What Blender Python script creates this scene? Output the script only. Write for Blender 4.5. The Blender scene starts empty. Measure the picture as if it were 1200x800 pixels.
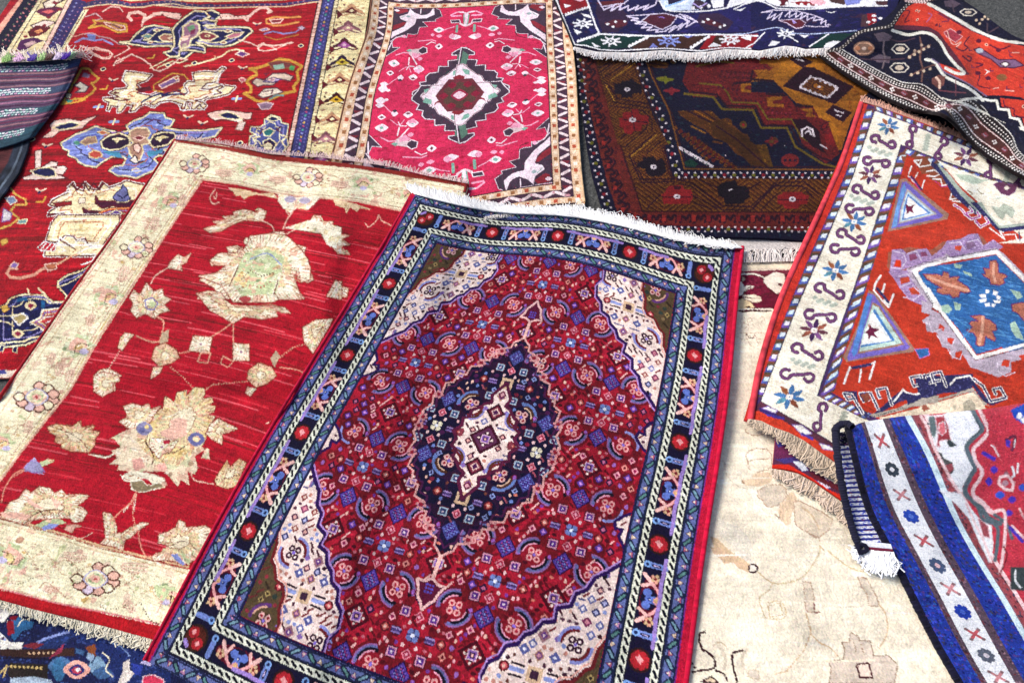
# Rugs laid out over each other on asphalt, seen from standing height.
# Every rug is a dense grid of knots; each knot carries its wool colour as a
# mesh attribute, the material is node based (wool colour, abrash, fibre bump).
import bpy, math, random
import numpy as np

rng = np.random.default_rng(7)
random.seed(7)
RES = 1.0

# ------------------------------------------------------------------ camera
F = 750.0                                   # focal length in px of a 1200 px wide picture
n_ = np.array([.0915, .547, .832]); n_ /= np.linalg.norm(n_)
HC = 1.6                                    # eye height in metres
Zc = -n_
Yc = np.array([0, 0, 1.]); Yc = Yc - (Yc @ Zc) * Zc; Yc /= np.linalg.norm(Yc)
Xc = np.cross(Yc, Zc)

def ground(px, py, h=0.0):
    """point on the level h seen at a picture position"""
    dx = (np.asarray(px, float) - 600) / F; dy = (np.asarray(py, float) - 400) / F
    den = n_[0] * dx + n_[1] * dy + n_[2]
    t = (HC - h) / den
    return (dx * Xc[0] + dy * Xc[1] + Xc[2]) * t, (dx * Yc[0] + dy * Yc[1] + Yc[2]) * t

def to_px(x, y, h=0.0):
    p = x * Xc + y * Yc + (h - HC) * Zc
    return p[0] / p[2] * F + 600, p[1] / p[2] * F + 400

# ------------------------------------------------------------------ colour
def hexc(s):
    s = s.lstrip('#'); s = ''.join(q * 2 for q in s) if len(s) == 3 else s; return np.array([int(s[i:i + 2], 16) / 255 for i in (0, 2, 4)])

def lin(c):
    c = np.clip(c, 0, 1)
    return np.where(c <= .04045, c / 12.92, ((c + .055) / 1.055) ** 2.4)

PAL = {}
def pal(**k):
    for a, b in k.items(): PAL[a] = hexc(b)
def col(c):
    if isinstance(c, str):
        return PAL[c] if c in PAL else hexc(c)
    return c

# ------------------------------------------------------------------ mapping
def tps(ctrl, reg=.02):
    UV = np.array([c[0] for c in ctrl], float); XY = np.array([c[1] for c in ctrl], float) - [600, 400]
    sc = np.ptp(UV, axis=0).max(); UV = UV / sc
    n = len(ctrl); A = []
    for (u, v), (x, y) in zip(UV, XY):
        A.append([u, v, 1, 0, 0, 0, -x * u, -x * v, -x]); A.append([0, 0, 0, u, v, 1, -y * u, -y * v, -y])
    H = np.linalg.svd(np.array(A))[2][-1].reshape(3, 3); H /= H[2, 2]
    def hm(p):
        q = np.c_[p, np.ones(len(p))] @ H.T; return q[:, :2] / q[:, 2:]
    R = XY - hm(UV)
    k = lambda d2: np.where(d2 > 1e-12, d2 * np.log(d2 + 1e-12), 0)
    K = k(((UV[:, None] - UV[None]) ** 2).sum(2)) + reg / 6 * np.eye(n)
    M = np.zeros((n + 3, n + 3)); M[:n, :n] = K; M[:n, n] = 1; M[:n, n + 1:] = UV; M[n:, :n] = M[:n, n:].T
    W = np.linalg.lstsq(M, np.r_[R, np.zeros((3, 2))], rcond=None)[0]
    def f(U, V):
        sh = np.shape(U); p = np.c_[np.ravel(U), np.ravel(V)] / sc
        o = hm(p) + W[n] + p @ W[n + 1:]
        for i in range(n):
            o += k(((p - UV[i]) ** 2).sum(1))[:, None] * W[i]
        o += [600, 400]
        return o[:, 0].reshape(sh), o[:, 1].reshape(sh)
    return f

def smooth_noise(sh, cell, r=rng):
    """value noise on a grid, cell=(rows, cols)"""
    ch, cw = cell
    h = int(sh[0] / ch) + 3; w = int(sh[1] / cw) + 3
    g = r.standard_normal((h, w))
    y = np.arange(sh[0]) / ch; x = np.arange(sh[1]) / cw
    yi = y.astype(int); xi = x.astype(int); fy = (y - yi)[:, None]; fx = (x - xi)[None]
    fy = fy * fy * (3 - 2 * fy); fx = fx * fx * (3 - 2 * fx)
    a = g[yi][:, xi]; b = g[yi][:, xi + 1]; c = g[yi + 1][:, xi]; d = g[yi + 1][:, xi + 1]
    return (a * (1 - fx) + b * fx) * (1 - fy) + (c * (1 - fx) + d * fx) * fy

# ------------------------------------------------------------------ height of what lies below
GX0, GX1, GY0, GY1, GC = -4.0, 4.0, -1.2, 6.0, .01
HF = np.zeros((int((GY1 - GY0) / GC), int((GX1 - GX0) / GC)))
def _soft():
    h = HF.copy()
    for _ in range(3):
        a = h.copy()
        for dy, dx in ((0, 1), (0, -1), (1, 0), (-1, 0)):
            a = np.maximum(a, np.roll(h, (dy, dx), (0, 1)))
        h = a
    for _ in range(5):
        h = (h + np.roll(h, 1, 0) + np.roll(h, -1, 0)) / 3
        h = (h + np.roll(h, 1, 1) + np.roll(h, -1, 1)) / 3
    return h
SOFT = _soft()
def sample(f, x, y):
    gx = np.clip((x - GX0) / GC, 0, f.shape[1] - 2); gy = np.clip((y - GY0) / GC, 0, f.shape[0] - 2)
    xi = gx.astype(int); yi = gy.astype(int); fx = gx - xi; fy = gy - yi
    return (f[yi, xi] * (1 - fx) + f[yi, xi + 1] * fx) * (1 - fy) + (f[yi + 1, xi] * (1 - fx) + f[yi + 1, xi + 1] * fx) * fy
def stamp(x, y, z):
    global SOFT
    xi = ((x - GX0) / GC).astype(int).ravel(); yi = ((y - GY0) / GC).astype(int).ravel(); z = z.ravel()
    ok = (xi >= 0) & (yi >= 0) & (xi < HF.shape[1]) & (yi < HF.shape[0])
    np.maximum.at(HF, (yi[ok], xi[ok]), z[ok])
    SOFT = _soft()

def seat(px, py, lift=0.0):
    """world position of a picture point resting on whatever lies there"""
    px = np.asarray(px, float); py = np.asarray(py, float)
    z = np.zeros_like(px)
    for _ in range(3):
        x, y = ground(px, py, z); z = sample(SOFT, x, y) + lift
    x, y = ground(px, py, z)
    return x, y, z

# ------------------------------------------------------------------ meshes and materials
COL = bpy.context.scene.collection
def make_mesh(name, verts, faces, colors=None, mat=None, parent=None, smooth=True):
    me = bpy.data.meshes.new(name)
    verts = np.asarray(verts, np.float32); faces = np.asarray(faces, np.int32)
    k = faces.shape[1]
    me.vertices.add(len(verts)); me.vertices.foreach_set('co', verts.ravel())
    me.loops.add(faces.size); me.loops.foreach_set('vertex_index', faces.ravel())
    me.polygons.add(len(faces)); me.polygons.foreach_set('loop_start', np.arange(0, faces.size, k, dtype=np.int32))
    me.update(calc_edges=True)
    me.polygons.foreach_set('use_smooth', np.full(len(faces), smooth))
    if colors is not None:
        a = me.color_attributes.new('wool', 'FLOAT_COLOR', 'POINT')
        c = np.ones((len(verts), 4), np.float32); c[:, :3] = colors
        a.data.foreach_set('color', c.ravel())
    me.validate()
    if mat: me.materials.append(mat)
    o = bpy.data.objects.new(name, me); COL.objects.link(o)
    if parent: o.parent = parent
    return o

def thing(name, label, cat, loc=(0, 0, 0), group=None):
    o = bpy.data.objects.new(name, None); COL.objects.link(o)
    o['label'] = label; o['category'] = cat
    if group: o['group'] = group
    o.empty_display_size = .1
    return o

def wool_material(name='wool', bump=.5, scale=420, sheen=.05, rough=.92, mott=.10):
    m = bpy.data.materials.new(name); m.use_nodes = True
    nt = m.node_tree; N = nt.nodes; L = nt.links
    b = N['Principled BSDF']
    at = N.new('ShaderNodeAttribute'); at.attribute_name = 'wool'
    tc = N.new('ShaderNodeTexCoord')
    nz = N.new('ShaderNodeTexNoise'); nz.inputs['Scale'].default_value = scale; nz.inputs['Detail'].default_value = 3
    nz.inputs['Roughness'].default_value = .7
    L.new(tc.outputs['Object'], nz.inputs['Vector'])
    mr = N.new('ShaderNodeMapRange'); mr.inputs[1].default_value = .3; mr.inputs[2].default_value = .7
    mr.inputs[3].default_value = 1 - mott * 1.6; mr.inputs[4].default_value = 1 + mott
    L.new(nz.outputs['Fac'], mr.inputs[0])
    # slow drift of tone through the pile
    n2 = N.new('ShaderNodeTexNoise'); n2.inputs['Scale'].default_value = 9; n2.inputs['Detail'].default_value = 4
    L.new(tc.outputs['Object'], n2.inputs['Vector'])
    m2 = N.new('ShaderNodeMapRange'); m2.inputs[1].default_value = .3; m2.inputs[2].default_value = .7
    m2.inputs[3].default_value = .93; m2.inputs[4].default_value = 1.07
    L.new(n2.outputs['Fac'], m2.inputs[0])
    mm = N.new('ShaderNodeMath'); mm.operation = 'MULTIPLY'
    L.new(mr.outputs[0], mm.inputs[0]); L.new(m2.outputs[0], mm.inputs[1])
    mul = N.new('ShaderNodeVectorMath'); mul.operation = 'SCALE'
    L.new(at.outputs['Color'], mul.inputs[0]); L.new(mm.outputs[0], mul.inputs['Scale'])
    L.new(mul.outputs[0], b.inputs['Base Color'])
    b.inputs['Roughness'].default_value = rough
    b.inputs['Specular IOR Level'].default_value = .08
    b.inputs['Sheen Weight'].default_value = sheen
    b.inputs['Sheen Roughness'].default_value = .5
    bp = N.new('ShaderNodeBump'); bp.inputs['Strength'].default_value = bump; bp.inputs['Distance'].default_value = .002
    L.new(nz.outputs['Fac'], bp.inputs['Height']); L.new(bp.outputs[0], b.inputs['Normal'])
    return m

WOOL = wool_material()
SILKY = wool_material('fine_wool', sheen=.03, bump=.4, scale=520, mott=.08)
FLAT = wool_material('flatweave', sheen=.04, bump=.5, scale=300, mott=.12)
COTTON = wool_material('cotton_yarn', sheen=.2, bump=.2, scale=700, mott=.12)

ALB = .78       # albedo of the whitest wool
def albedo(c): return lin(c) * ALB

# ------------------------------------------------------------------ a rug
class Rug:
    def __init__(s, ctrl, u, v, nu, nv, base='#888888', jit=.45, reg=.02):
        nu = int(nu * RES); nv = int(nv * RES)
        s.u, s.v, s.nu, s.nv = u, v, nu, nv
        uu = np.linspace(u[0], u[1], nu); vv = np.linspace(v[0], v[1], nv)
        s.U, s.V = np.meshgrid(uu, vv)
        s.f = tps(ctrl, reg)
        s.PX, s.PY = s.f(s.U, s.V)
        du = (u[1] - u[0]) / nu; dv = (v[1] - v[0]) / nv
        a = rng.standard_normal(s.U.shape); b = rng.standard_normal(s.U.shape)
        s.space = {'p': (s.PX + a * jit, s.PY + b * jit), 'u': (s.U + a * jit * .7 * du, s.V + b * jit * .7 * dv)}
        s.C = np.empty(s.U.shape + (3,)); s.C[:] = col(base)
        s.blk = {}
        B = 16
        for k, (X, Y) in s.space.items():
            hh = -(-nv // B); ww = -(-nu // B)
            Xp = np.pad(X, ((0, hh * B - nv), (0, ww * B - nu)), 'edge').reshape(hh, B, ww, B)
            Yp = np.pad(Y, ((0, hh * B - nv), (0, ww * B - nu)), 'edge').reshape(hh, B, ww, B)
            s.blk[k] = (Xp.min((1, 3)), Xp.max((1, 3)), Yp.min((1, 3)), Yp.max((1, 3)))
        s.pw = 2.0; s.fat = 1.0; s.angular = False
    def _win(s, sp, x0, y0, x1, y1):
        a, b, c, d = s.blk[sp]
        m = (a <= x1) & (b >= x0) & (c <= y1) & (d >= y0)
        r = np.flatnonzero(m.any(1)); q = np.flatnonzero(m.any(0))
        if not len(r): return None
        return slice(r[0] * 16, min((r[-1] + 1) * 16, s.nv)), slice(q[0] * 16, min((q[-1] + 1) * 16, s.nu))
    def pmask(s, pts, sp='p'):
        pts = np.asarray(pts, float)
        w = s._win(sp, pts[:, 0].min(), pts[:, 1].min(), pts[:, 0].max(), pts[:, 1].max())
        if w is None: return None, None
        X = s.space[sp][0][w]; Y = s.space[sp][1][w]
        m = np.zeros(X.shape, bool)
        x0, y0 = pts[-1]
        for x1, y1 in pts:
            if y0 != y1:
                cr = ((y0 > Y) != (y1 > Y)) & (X < (x1 - x0) * (Y - y0) / (y1 - y0) + x0)
                m ^= cr
            x0, y0 = x1, y1
        return w, m
    def poly(s, pts, c, sp='p', only=None):
        w, m = s.pmask(pts, sp)
        if w is None: return
        if only is not None: m &= only[w]
        s.C[w][m] = col(c)
    def line(s, pts, wd, c, sp='p', closed=False, only=None):
        pts = [tuple(p) for p in pts]
        if closed: pts = pts + [pts[0]]
        h = wd / 2 * s.fat
        c = col(c)
        for (x0, y0), (x1, y1) in zip(pts, pts[1:]):
            w = s._win(sp, min(x0, x1) - h, min(y0, y1) - h, max(x0, x1) + h, max(y0, y1) + h)
            if w is None: continue
            X = s.space[sp][0][w] - x0; Y = s.space[sp][1][w] - y0
            dx, dy = x1 - x0, y1 - y0; L2 = dx * dx + dy * dy + 1e-12
            t = np.clip((X * dx + Y * dy) / L2, 0, 1)
            m = (X - t * dx) ** 2 + (Y - t * dy) ** 2 < h * h
            if only is not None: m &= only[w]
            s.C[w][m] = c
    def oval(s, x, y, rx, ry, c, sp='p', rot=0, only=None):
        R = max(rx, ry)
        w = s._win(sp, x - R, y - R, x + R, y + R)
        if w is None: return
        X = s.space[sp][0][w] - x; Y = s.space[sp][1][w] - y
        ca, sa = math.cos(rot), math.sin(rot)
        m = np.abs((X * ca + Y * sa) / rx) ** s.pw + np.abs((-X * sa + Y * ca) / ry) ** s.pw < 1
        if only is not None: m &= only[w]
        s.C[w][m] = col(c)
    # traced marks: text lines, coordinates as read in a view (ox, oy, scale)
    def inv(s, pts):
        out = []
        for x, y in pts:
            i = np.argmin((s.PX[::3, ::3] - x) ** 2 + (s.PY[::3, ::3] - y) ** 2); i, j = np.unravel_index(i, s.PX[::3, ::3].shape)
            out.append((s.U[i * 3, j * 3], s.V[i * 3, j * 3]))
        return out
    def trace(s, view, text, only=None, mirror=None, unit=1.0):
        """mirror=(u0, v0, list of (su, sv)): repeat the marks reflected in the rug's own axes"""
        ox, oy, k = view
        if mirror:
            u0, v0, sg = mirror
            for su, sv in sg:
                s._mir = (u0, v0, su, sv, unit); s._trace(ox, oy, k, text, only)
            s._mir = None; return
        s._mir = None; s._trace(ox, oy, k, text, only)
    def _trace(s, ox, oy, k, text, only):
        if s._mir:
            u0, v0, su, sv, unit = s._mir
            class Q:
                def conv(q, P): return [(u0 + su * (a - u0), v0 + sv * (b - v0)) for a, b in s.inv(P)]
                def poly(q, P, c, only=None): s.poly(q.conv(P), c, 'u', only)
                def line(q, P, w, c, closed=False, only=None): s.line(q.conv(P), w * unit, c, 'u', closed, only)
                def oval(q, x, y, a, b, c, only=None):
                    (X, Y), = q.conv([(x, y)]); s.oval(X, Y, a * unit, b * unit * 1.15, c, 'u', 0, only)
            g = Q()
        else: g = s
        s._run(g, ox, oy, k, text, only)
    def _run(self, s, ox, oy, k, text, only):
        for ln in text.strip().splitlines():
            t = ln.split()
            if not t or t[0] == '#': continue
            op = t[0]
            nums = [q for q in t[1:] if ',' in q]; arg = [q for q in t[1:] if ',' not in q]
            P = [(ox + float(a) / k, oy + float(b) / k) for a, b in (q.split(',') for q in nums)]
            if op == 'p': s.poly(P, arg[0], only=only)
            elif op == 'b':      # filled shape with outline
                s.poly(P, arg[0], only=only); s.line(P, float(arg[2]) / k, arg[1], closed=True, only=only)
            elif op == 'h':      # hooked line with a core of another colour
                s.line(P, float(arg[2]) / k, arg[0], only=only); s.line(P, float(arg[2]) * .48 / k, arg[1], only=only)
            elif op == 'f':      # blossom or leaf with petals along its edge
                feather(s, P, arg[0], arg[1], only)
            elif op == 'B':      # outline, second outline inside
                s.line(P, float(arg[3]) * 1.7 / k, arg[2], closed=True, only=only); s.poly(P, arg[0], only=only); s.line(P, float(arg[3]) * .85 / k, arg[1], closed=True, only=only)
                A = np.array(P); ar = abs(np.sum(A[:, 0] * np.roll(A[:, 1], -1) - np.roll(A[:, 0], -1) * A[:, 1])) / 2
                if self.angular and s is self and ar > 500:
                    cen = A.mean(0); inside = s.near(arg[0], .02)
                    s.line([tuple(cen + (q - cen) * .80) for q in A], 1.1, arg[2] if sum(col(arg[0])) > 1.6 else '#8f86b8', closed=True, only=inside)
                    s.line([tuple(cen + (q - cen) * .62) for q in A], .9, '#b5603c' if sum(col(arg[0])) > 1.6 else 'cr', closed=True, only=s.near(arg[0], .02))
            elif op == 'l': s.line(P, float(arg[1]) / k, arg[0], only=only)
            elif op == 's': s.line(P if self.angular else spline(P), float(arg[1]) / k, arg[0], only=only)
            elif op == 'c': s.line(P, float(arg[1]) / k, arg[0], closed=True, only=only)
            elif op == 'o':
                for x, y in P: s.oval(x, y, float(arg[1]) / k, float(arg[2]) / k, arg[0], only=only)
            elif op == 'd':      # dotted line
                Q = resample(P, float(arg[2]) / k)
                for x, y in Q: s.oval(x, y, float(arg[1]) / k, float(arg[1]) / k, arg[0], only=only)
    def band(s, L, R, c, sp='p'):
        s.poly(list(L) + list(R)[::-1], c, sp)
    def near(s, c, tol=.06):
        return (np.abs(s.C - col(c)) < tol).all(-1)
    def mottle(s, c, marks, cell=(4, 5), tol=.04, only=None):
        """small patches of other wools inside areas of one colour"""
        m = s.near(c, tol)
        if only is not None: m &= only
        for thr, cc in marks:
            n = smooth_noise(s.U.shape, cell) * .7 + smooth_noise(s.U.shape, (cell[0] / 2, cell[1] / 2)) * .5
            s.C[m & (n > thr)] = col(cc)
    def fill(s, grounds, step, marks, only=None, clear=.6, tol=.05, sym=True, r2=None):
        """little filling ornaments wherever the ground is still empty"""
        g = np.zeros(s.U.shape, bool)
        for c in grounds: g |= s.near(c, tol)
        if only is not None: g &= only
        cu = (s.nu - 1) / (s.u[1] - s.u[0]); cv = (s.nv - 1) / (s.v[1] - s.v[0]); k = 0
        for i, v in enumerate(np.arange(s.v[0], s.v[1], step * .9)):
            for u in np.arange(s.u[0] + (step / 2 if i % 2 else 0), s.u[1], step):
                h = (int(abs(u) / step * 7 + .5) * 31 + int(abs(v) / step * 5 + .5) * 17) if sym else int(rng.integers(1000))
                if not sym: uu, vv = u + rng.normal() * step * .2, v + rng.normal() * step * .2
                else: uu, vv = u, v
                ok = True
                for a, b in ((0, 0), (-1, 0), (1, 0), (0, -1), (0, 1), (.7, .7), (-.7, .7), (.7, -.7), (-.7, -.7)):
                    y = int((vv + b * clear - s.v[0]) * cv); x = int((uu + a * clear - s.u[0]) * cu)
                    if y < 0 or x < 0 or y >= s.nv or x >= s.nu or not g[y, x]: ok = False; break
                if ok: marks[h % len(marks)](uu, vv)
    def finish(s, knot=.07, abrash=.05, streak=.0, hue=.012, dim=1.0):
        sh = s.U.shape
        a = smooth_noise(sh, (3, 60)) * abrash + smooth_noise(sh, (14, 260)) * abrash * .8
        a = a + smooth_noise(sh, (7, 7)) * .035 + smooth_noise(sh, (30, 34)) * .035
        k = rng.standard_normal(sh) * knot + smooth_noise(sh, (2, 2)) * knot * .7
        st = smooth_noise(sh, (1.6, 16)) * streak
        s.C *= dim * (1 + a + k + st)[..., None]
        s.C += rng.standard_normal(sh + (3,)) * hue
        s.C = np.clip(s.C, 0.01, 1)
    def build(s, parent, name='woven_pile', thick=.008, wave=None, mat=None, lift=0, relief=.00055, edge=None, drop=True, put=True):
        x, y, z = seat(s.PX, s.PY, lift + thick)
        if wave is not None:
            wv = wave(s.U, s.V)
            for _ in range(3):
                z = sample(SOFT, x, y) + lift + thick + wv
                x, y = ground(s.PX, s.PY, z)
            lo = sample(SOFT, x, y) + thick * .6
            z = np.maximum(z, lo); x, y = ground(s.PX, s.PY, z)
        z = z + rng.standard_normal(z.shape) * relief
        s.x, s.y, s.z = x, y, z
        nv, nu = z.shape
        idx = np.arange(nv * nu).reshape(nv, nu)
        V = np.stack([x, y, z], -1).reshape(-1, 3)
        Fc = np.stack([idx[:-1, :-1], idx[1:, :-1], idx[1:, 1:], idx[:-1, 1:]], -1).reshape(-1, 4)
        cc = albedo(s.C).reshape(-1, 3)
        if drop:
            ring = np.r_[idx[0, :], idx[1:, -1], idx[-1, -2::-1], idx[-2:0:-1, 0]]
            b = V[ring].copy(); cx, cy = x.mean(), y.mean()
            b[:, 2] -= thick
            e = cc[ring] if edge is None else np.tile(albedo(col(edge)), (len(ring), 1))
            k = len(ring); i0 = len(V); r2 = np.arange(k) + i0
            V = np.r_[V, b]; cc = np.r_[cc, e]
            Fs = np.stack([ring, np.roll(ring, -1), np.roll(r2, -1), r2], -1)
            Fc = np.r_[Fc, Fs]
        # the up side must face up
        o = make_mesh(name, V, Fc, cc, mat or WOOL, parent)
        if put: stamp(x, y, z)
        return o

def feather(s, P, c, out, only=None):
    A = np.array(P + [P[0]]); cen = np.mean(A[:-1], 0)
    size = math.sqrt(abs(np.sum(A[:-1, 0] * A[1:, 1] - A[1:, 0] * A[:-1, 1])) / 2)
    s.line(P, 2.6, '#7a2a22', closed=True, only=only)
    s.poly(P, c, only=only)
    tone = ('#cfa27c', '#e5ad96', '#bfc394', '#d6b68a', '#e8c2a8', '#b58a68')
    for k, q in enumerate(resample(A, 4.4)):
        d = cen - q; L = np.hypot(*d) + 1e-6; t = min(.6, (9 if size > 30 else 5.5) / L)
        s.line([q + d * t * .12, q + d * t], 1.25, tone[k % 6], only=only)
        if k % 3 == 0: s.line([q, q + d * t * .8], .8, '#8a5a42', only=only)
    if size > 22:
        B = [tuple(cen + (np.array(p) - cen) * .62) for p in P]; s.poly(B, '#e6d0a0', only=only)
        for k, q in enumerate(resample(np.array(B + [B[0]]), 5)):
            d = cen - q; s.oval(q[0], q[1], 1.7, 1.3, tone[(k * 5) % 6], only=only); s.line([q + d * .1, q + d * .35], 1.1, ('#c9cc9a', '#dba890')[k % 2], only=only)
        B = [tuple(cen + (np.array(p) - cen) * .36) for p in P]; s.poly(B, '#f3e2c0', only=only); s.line(B, .8, '#9a6a50', closed=True, only=only)
    elif size > 9:
        s.oval(cen[0], cen[1], size * .16, size * .13, '#f6ead0', only=only); s.oval(cen[0], cen[1], size * .09, size * .07, '#9a6a86', only=only)
    s.line(P, .8, out, closed=True, only=only)

def spline(P, n=6):
    P = [np.array(p) for p in P]
    if len(P) < 3: return P
    Q = [2 * P[0] - P[1]] + P + [2 * P[-1] - P[-2]]; out = []
    for i in range(1, len(Q) - 2):
        a, b, c, d = Q[i - 1:i + 3]
        for k in range(n):
            t = k / n
            out.append(.5 * ((2 * b) + (c - a) * t + (2 * a - 5 * b + 4 * c - d) * t * t + (3 * b - a - 3 * c + d) * t ** 3))
    out.append(P[-1]); return out

def resample(P, step):
    P = np.array(P, float); d = np.r_[0, np.cumsum(np.hypot(*np.diff(P, axis=0).T))]
    n = max(2, int(d[-1] / step) + 1); t = np.linspace(0, d[-1], n)
    return np.c_[np.interp(t, d, P[:, 0]), np.interp(t, d, P[:, 1])]

def along(P, t):
    P = np.array(P, float); d = np.r_[0, np.cumsum(np.hypot(*np.diff(P, axis=0).T))]
    t = np.asarray(t) * d[-1]
    return np.stack([np.interp(t, d, P[:, 0]), np.interp(t, d, P[:, 1])], -1)

def tubes(paths, radius, colors, sides=4, flat=1.0):
    """paths: list of (k,3) arrays; returns verts, faces, colours"""
    V, Fc, Cc = [], [], []; base = 0
    ang = np.arange(sides) * 2 * math.pi / sides
    for p, c in zip(paths, colors):
        p = np.asarray(p); k = len(p)
        t = np.gradient(p, axis=0); t /= np.linalg.norm(t, axis=1)[:, None] + 1e-9
        up = np.array([0, 0, 1.]); s_ = np.cross(t, up); s_ /= np.linalg.norm(s_, axis=1)[:, None] + 1e-9
        w = np.cross(s_, t)
        r = radius if np.ndim(radius) else np.full(k, radius)
        ring = p[:, None] + (s_[:, None] * np.cos(ang)[None, :, None] + flat * w[:, None] * np.sin(ang)[None, :, None]) * np.asarray(r)[:, None, None]
        V.append(ring.reshape(-1, 3)); Cc.append(np.repeat(np.atleast_2d(c), k * sides, 0) if np.ndim(c) == 1 else np.repeat(c, sides, 0))
        i = np.arange(k - 1)[:, None] * sides + np.arange(sides)[None]
        j = np.arange(k - 1)[:, None] * sides + (np.arange(sides)[None] + 1) % sides
        Fc.append((np.stack([i, j, j + sides, i + sides], -1) + base).reshape(-1, 4)); base += k * sides
    return np.concatenate(V), np.concatenate(Fc), np.concatenate(Cc)

def fringe(parent, base, tip, n, c, name='fringe', r=.0011, lift=.004, jit=.25, curl=.35, seg=6, vary=.12, clump=1, mat=None, fall=0, c2=None, hump=.004):
    """yarn ends lying from the base line out to the tip line (picture positions)"""
    paths, cols = [], []
    for i in range(n):
        t = (i + rng.random() * .8) / n
        g = round(t * clump_n(n, clump)) / clump_n(n, clump) if clump > 1 else t
        b = along(base, t); e = along(tip, np.clip(g + rng.normal() * jit / n * 3, 0, 1))
        L = 1 + rng.normal() * vary
        q = np.linspace(0, 1, seg)[:, None]
        side = np.array([-(e - b)[1], (e - b)[0]])
        p = b + (e - b) * q * L + side * (np.sin(q * math.pi * (1 + rng.random())) * rng.normal() * curl * q + .10 * np.sin(q * 9 + rng.random() * 6) * rng.normal() * q)
        x, y, z = seat(p[:, 0], p[:, 1], lift)
        z = z + hump * np.sin(q[:, 0] * math.pi) * rng.random() + rng.random() * .003 - q[:, 0] * fall
        x, y = ground(p[:, 0], p[:, 1], z)
        paths.append(np.c_[x, y, z])
        k = albedo(np.clip(col(c if (c2 is None or rng.random() < .6) else c2) * (1 + rng.normal() * .05), 0, 1)) * 1.12; cols.append(k)
    V, Fc, Cc = tubes(paths, r, cols, 4, .45)
    return make_mesh(name, V, Fc, Cc, mat or COTTON, parent)
def clump_n(n, c): return max(1, n // c)

def cord(parent, pts, r, c, name='selvedge', lift=.004, wob=.0, step=3.0, zf=None, mat=None, stripe=None, sides=7):
    """overcast edge yarn following a line of picture positions"""
    P = resample(spline(pts), step)
    x, y, z = seat(P[:, 0], P[:, 1], lift)
    if zf is not None:
        z = z + zf(np.linspace(0, 1, len(P))); x, y = ground(P[:, 0], P[:, 1], z)
    rr = r * (1 + wob * rng.standard_normal(len(P)))
    cc = np.clip(col(c)[None] * (1 + .08 * rng.standard_normal((len(P), 1))), 0, 1)
    if stripe is not None: cc[::2] = col(stripe)
    V, Fc, Cc = tubes([np.c_[x, y, z]], rr, [albedo(cc)], sides)
    return make_mesh(name, V, Fc, Cc, mat or WOOL, parent)

def sheet(parent, name, rows, c, nu=120, nv=12, lift=.004, zf=None, noise=.08, mat=None, thick=.004, paint=None):
    """strip between picture polylines (first row .. last row)"""
    t = np.linspace(0, 1, nu); R = [along(r, t) for r in rows]; k = np.linspace(0, len(R) - 1, nv)
    P = np.stack([R[min(int(a), len(R) - 2)] * (1 - (a - min(int(a), len(R) - 2))) + R[min(int(a), len(R) - 2) + 1] * (a - min(int(a), len(R) - 2)) for a in k])
    x, y, z = seat(P[..., 0], P[..., 1], lift)
    if zf is not None:
        T, K = np.meshgrid(t, np.linspace(0, 1, nv)); z = z + zf(T, K); x, y = ground(P[..., 0], P[..., 1], z)
    z = z + rng.standard_normal(z.shape) * .0002
    idx = np.arange(nu * nv).reshape(nv, nu)
    V = np.stack([x, y, z], -1).reshape(-1, 3)
    Fc = np.stack([idx[:-1, :-1], idx[1:, :-1], idx[1:, 1:], idx[:-1, 1:]], -1).reshape(-1, 4)
    C = np.empty((nv, nu, 3)); C[:] = col(c)
    if paint is not None: paint(C, *np.meshgrid(t, np.linspace(0, 1, nv)))
    C = np.clip(C * (1 + noise * rng.standard_normal((nv, nu, 1))), 0, 1)
    cc = albedo(C).reshape(-1, 3)
    ring = np.r_[idx[0, :], idx[1:, -1], idx[-1, -2::-1], idx[-2:0:-1, 0]]
    b = V[ring].copy(); b[:, 2] -= thick; k2 = len(ring); r2 = np.arange(k2) + len(V)
    Fs = np.stack([ring, np.roll(ring, -1), np.roll(r2, -1), r2], -1)
    V = np.r_[V, b]; cc = np.r_[cc, cc[ring]]; Fc = np.r_[Fc, Fs]
    return make_mesh(name, V, Fc, cc, mat or FLAT, parent)
SUN_AZ=-60; EXPO=0.42
pal(cr='#efdcae', pk='#f3c3b0', nv='#1b1a46', dk='#2a1020', bl='#6d74b8', lb='#8f9fce', mr='#5c1220', yo='#c9963c', tl='#2d6f7c', wh='#f6eee4', rd='#a30f1e', gr='#7f8f4a')
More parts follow.
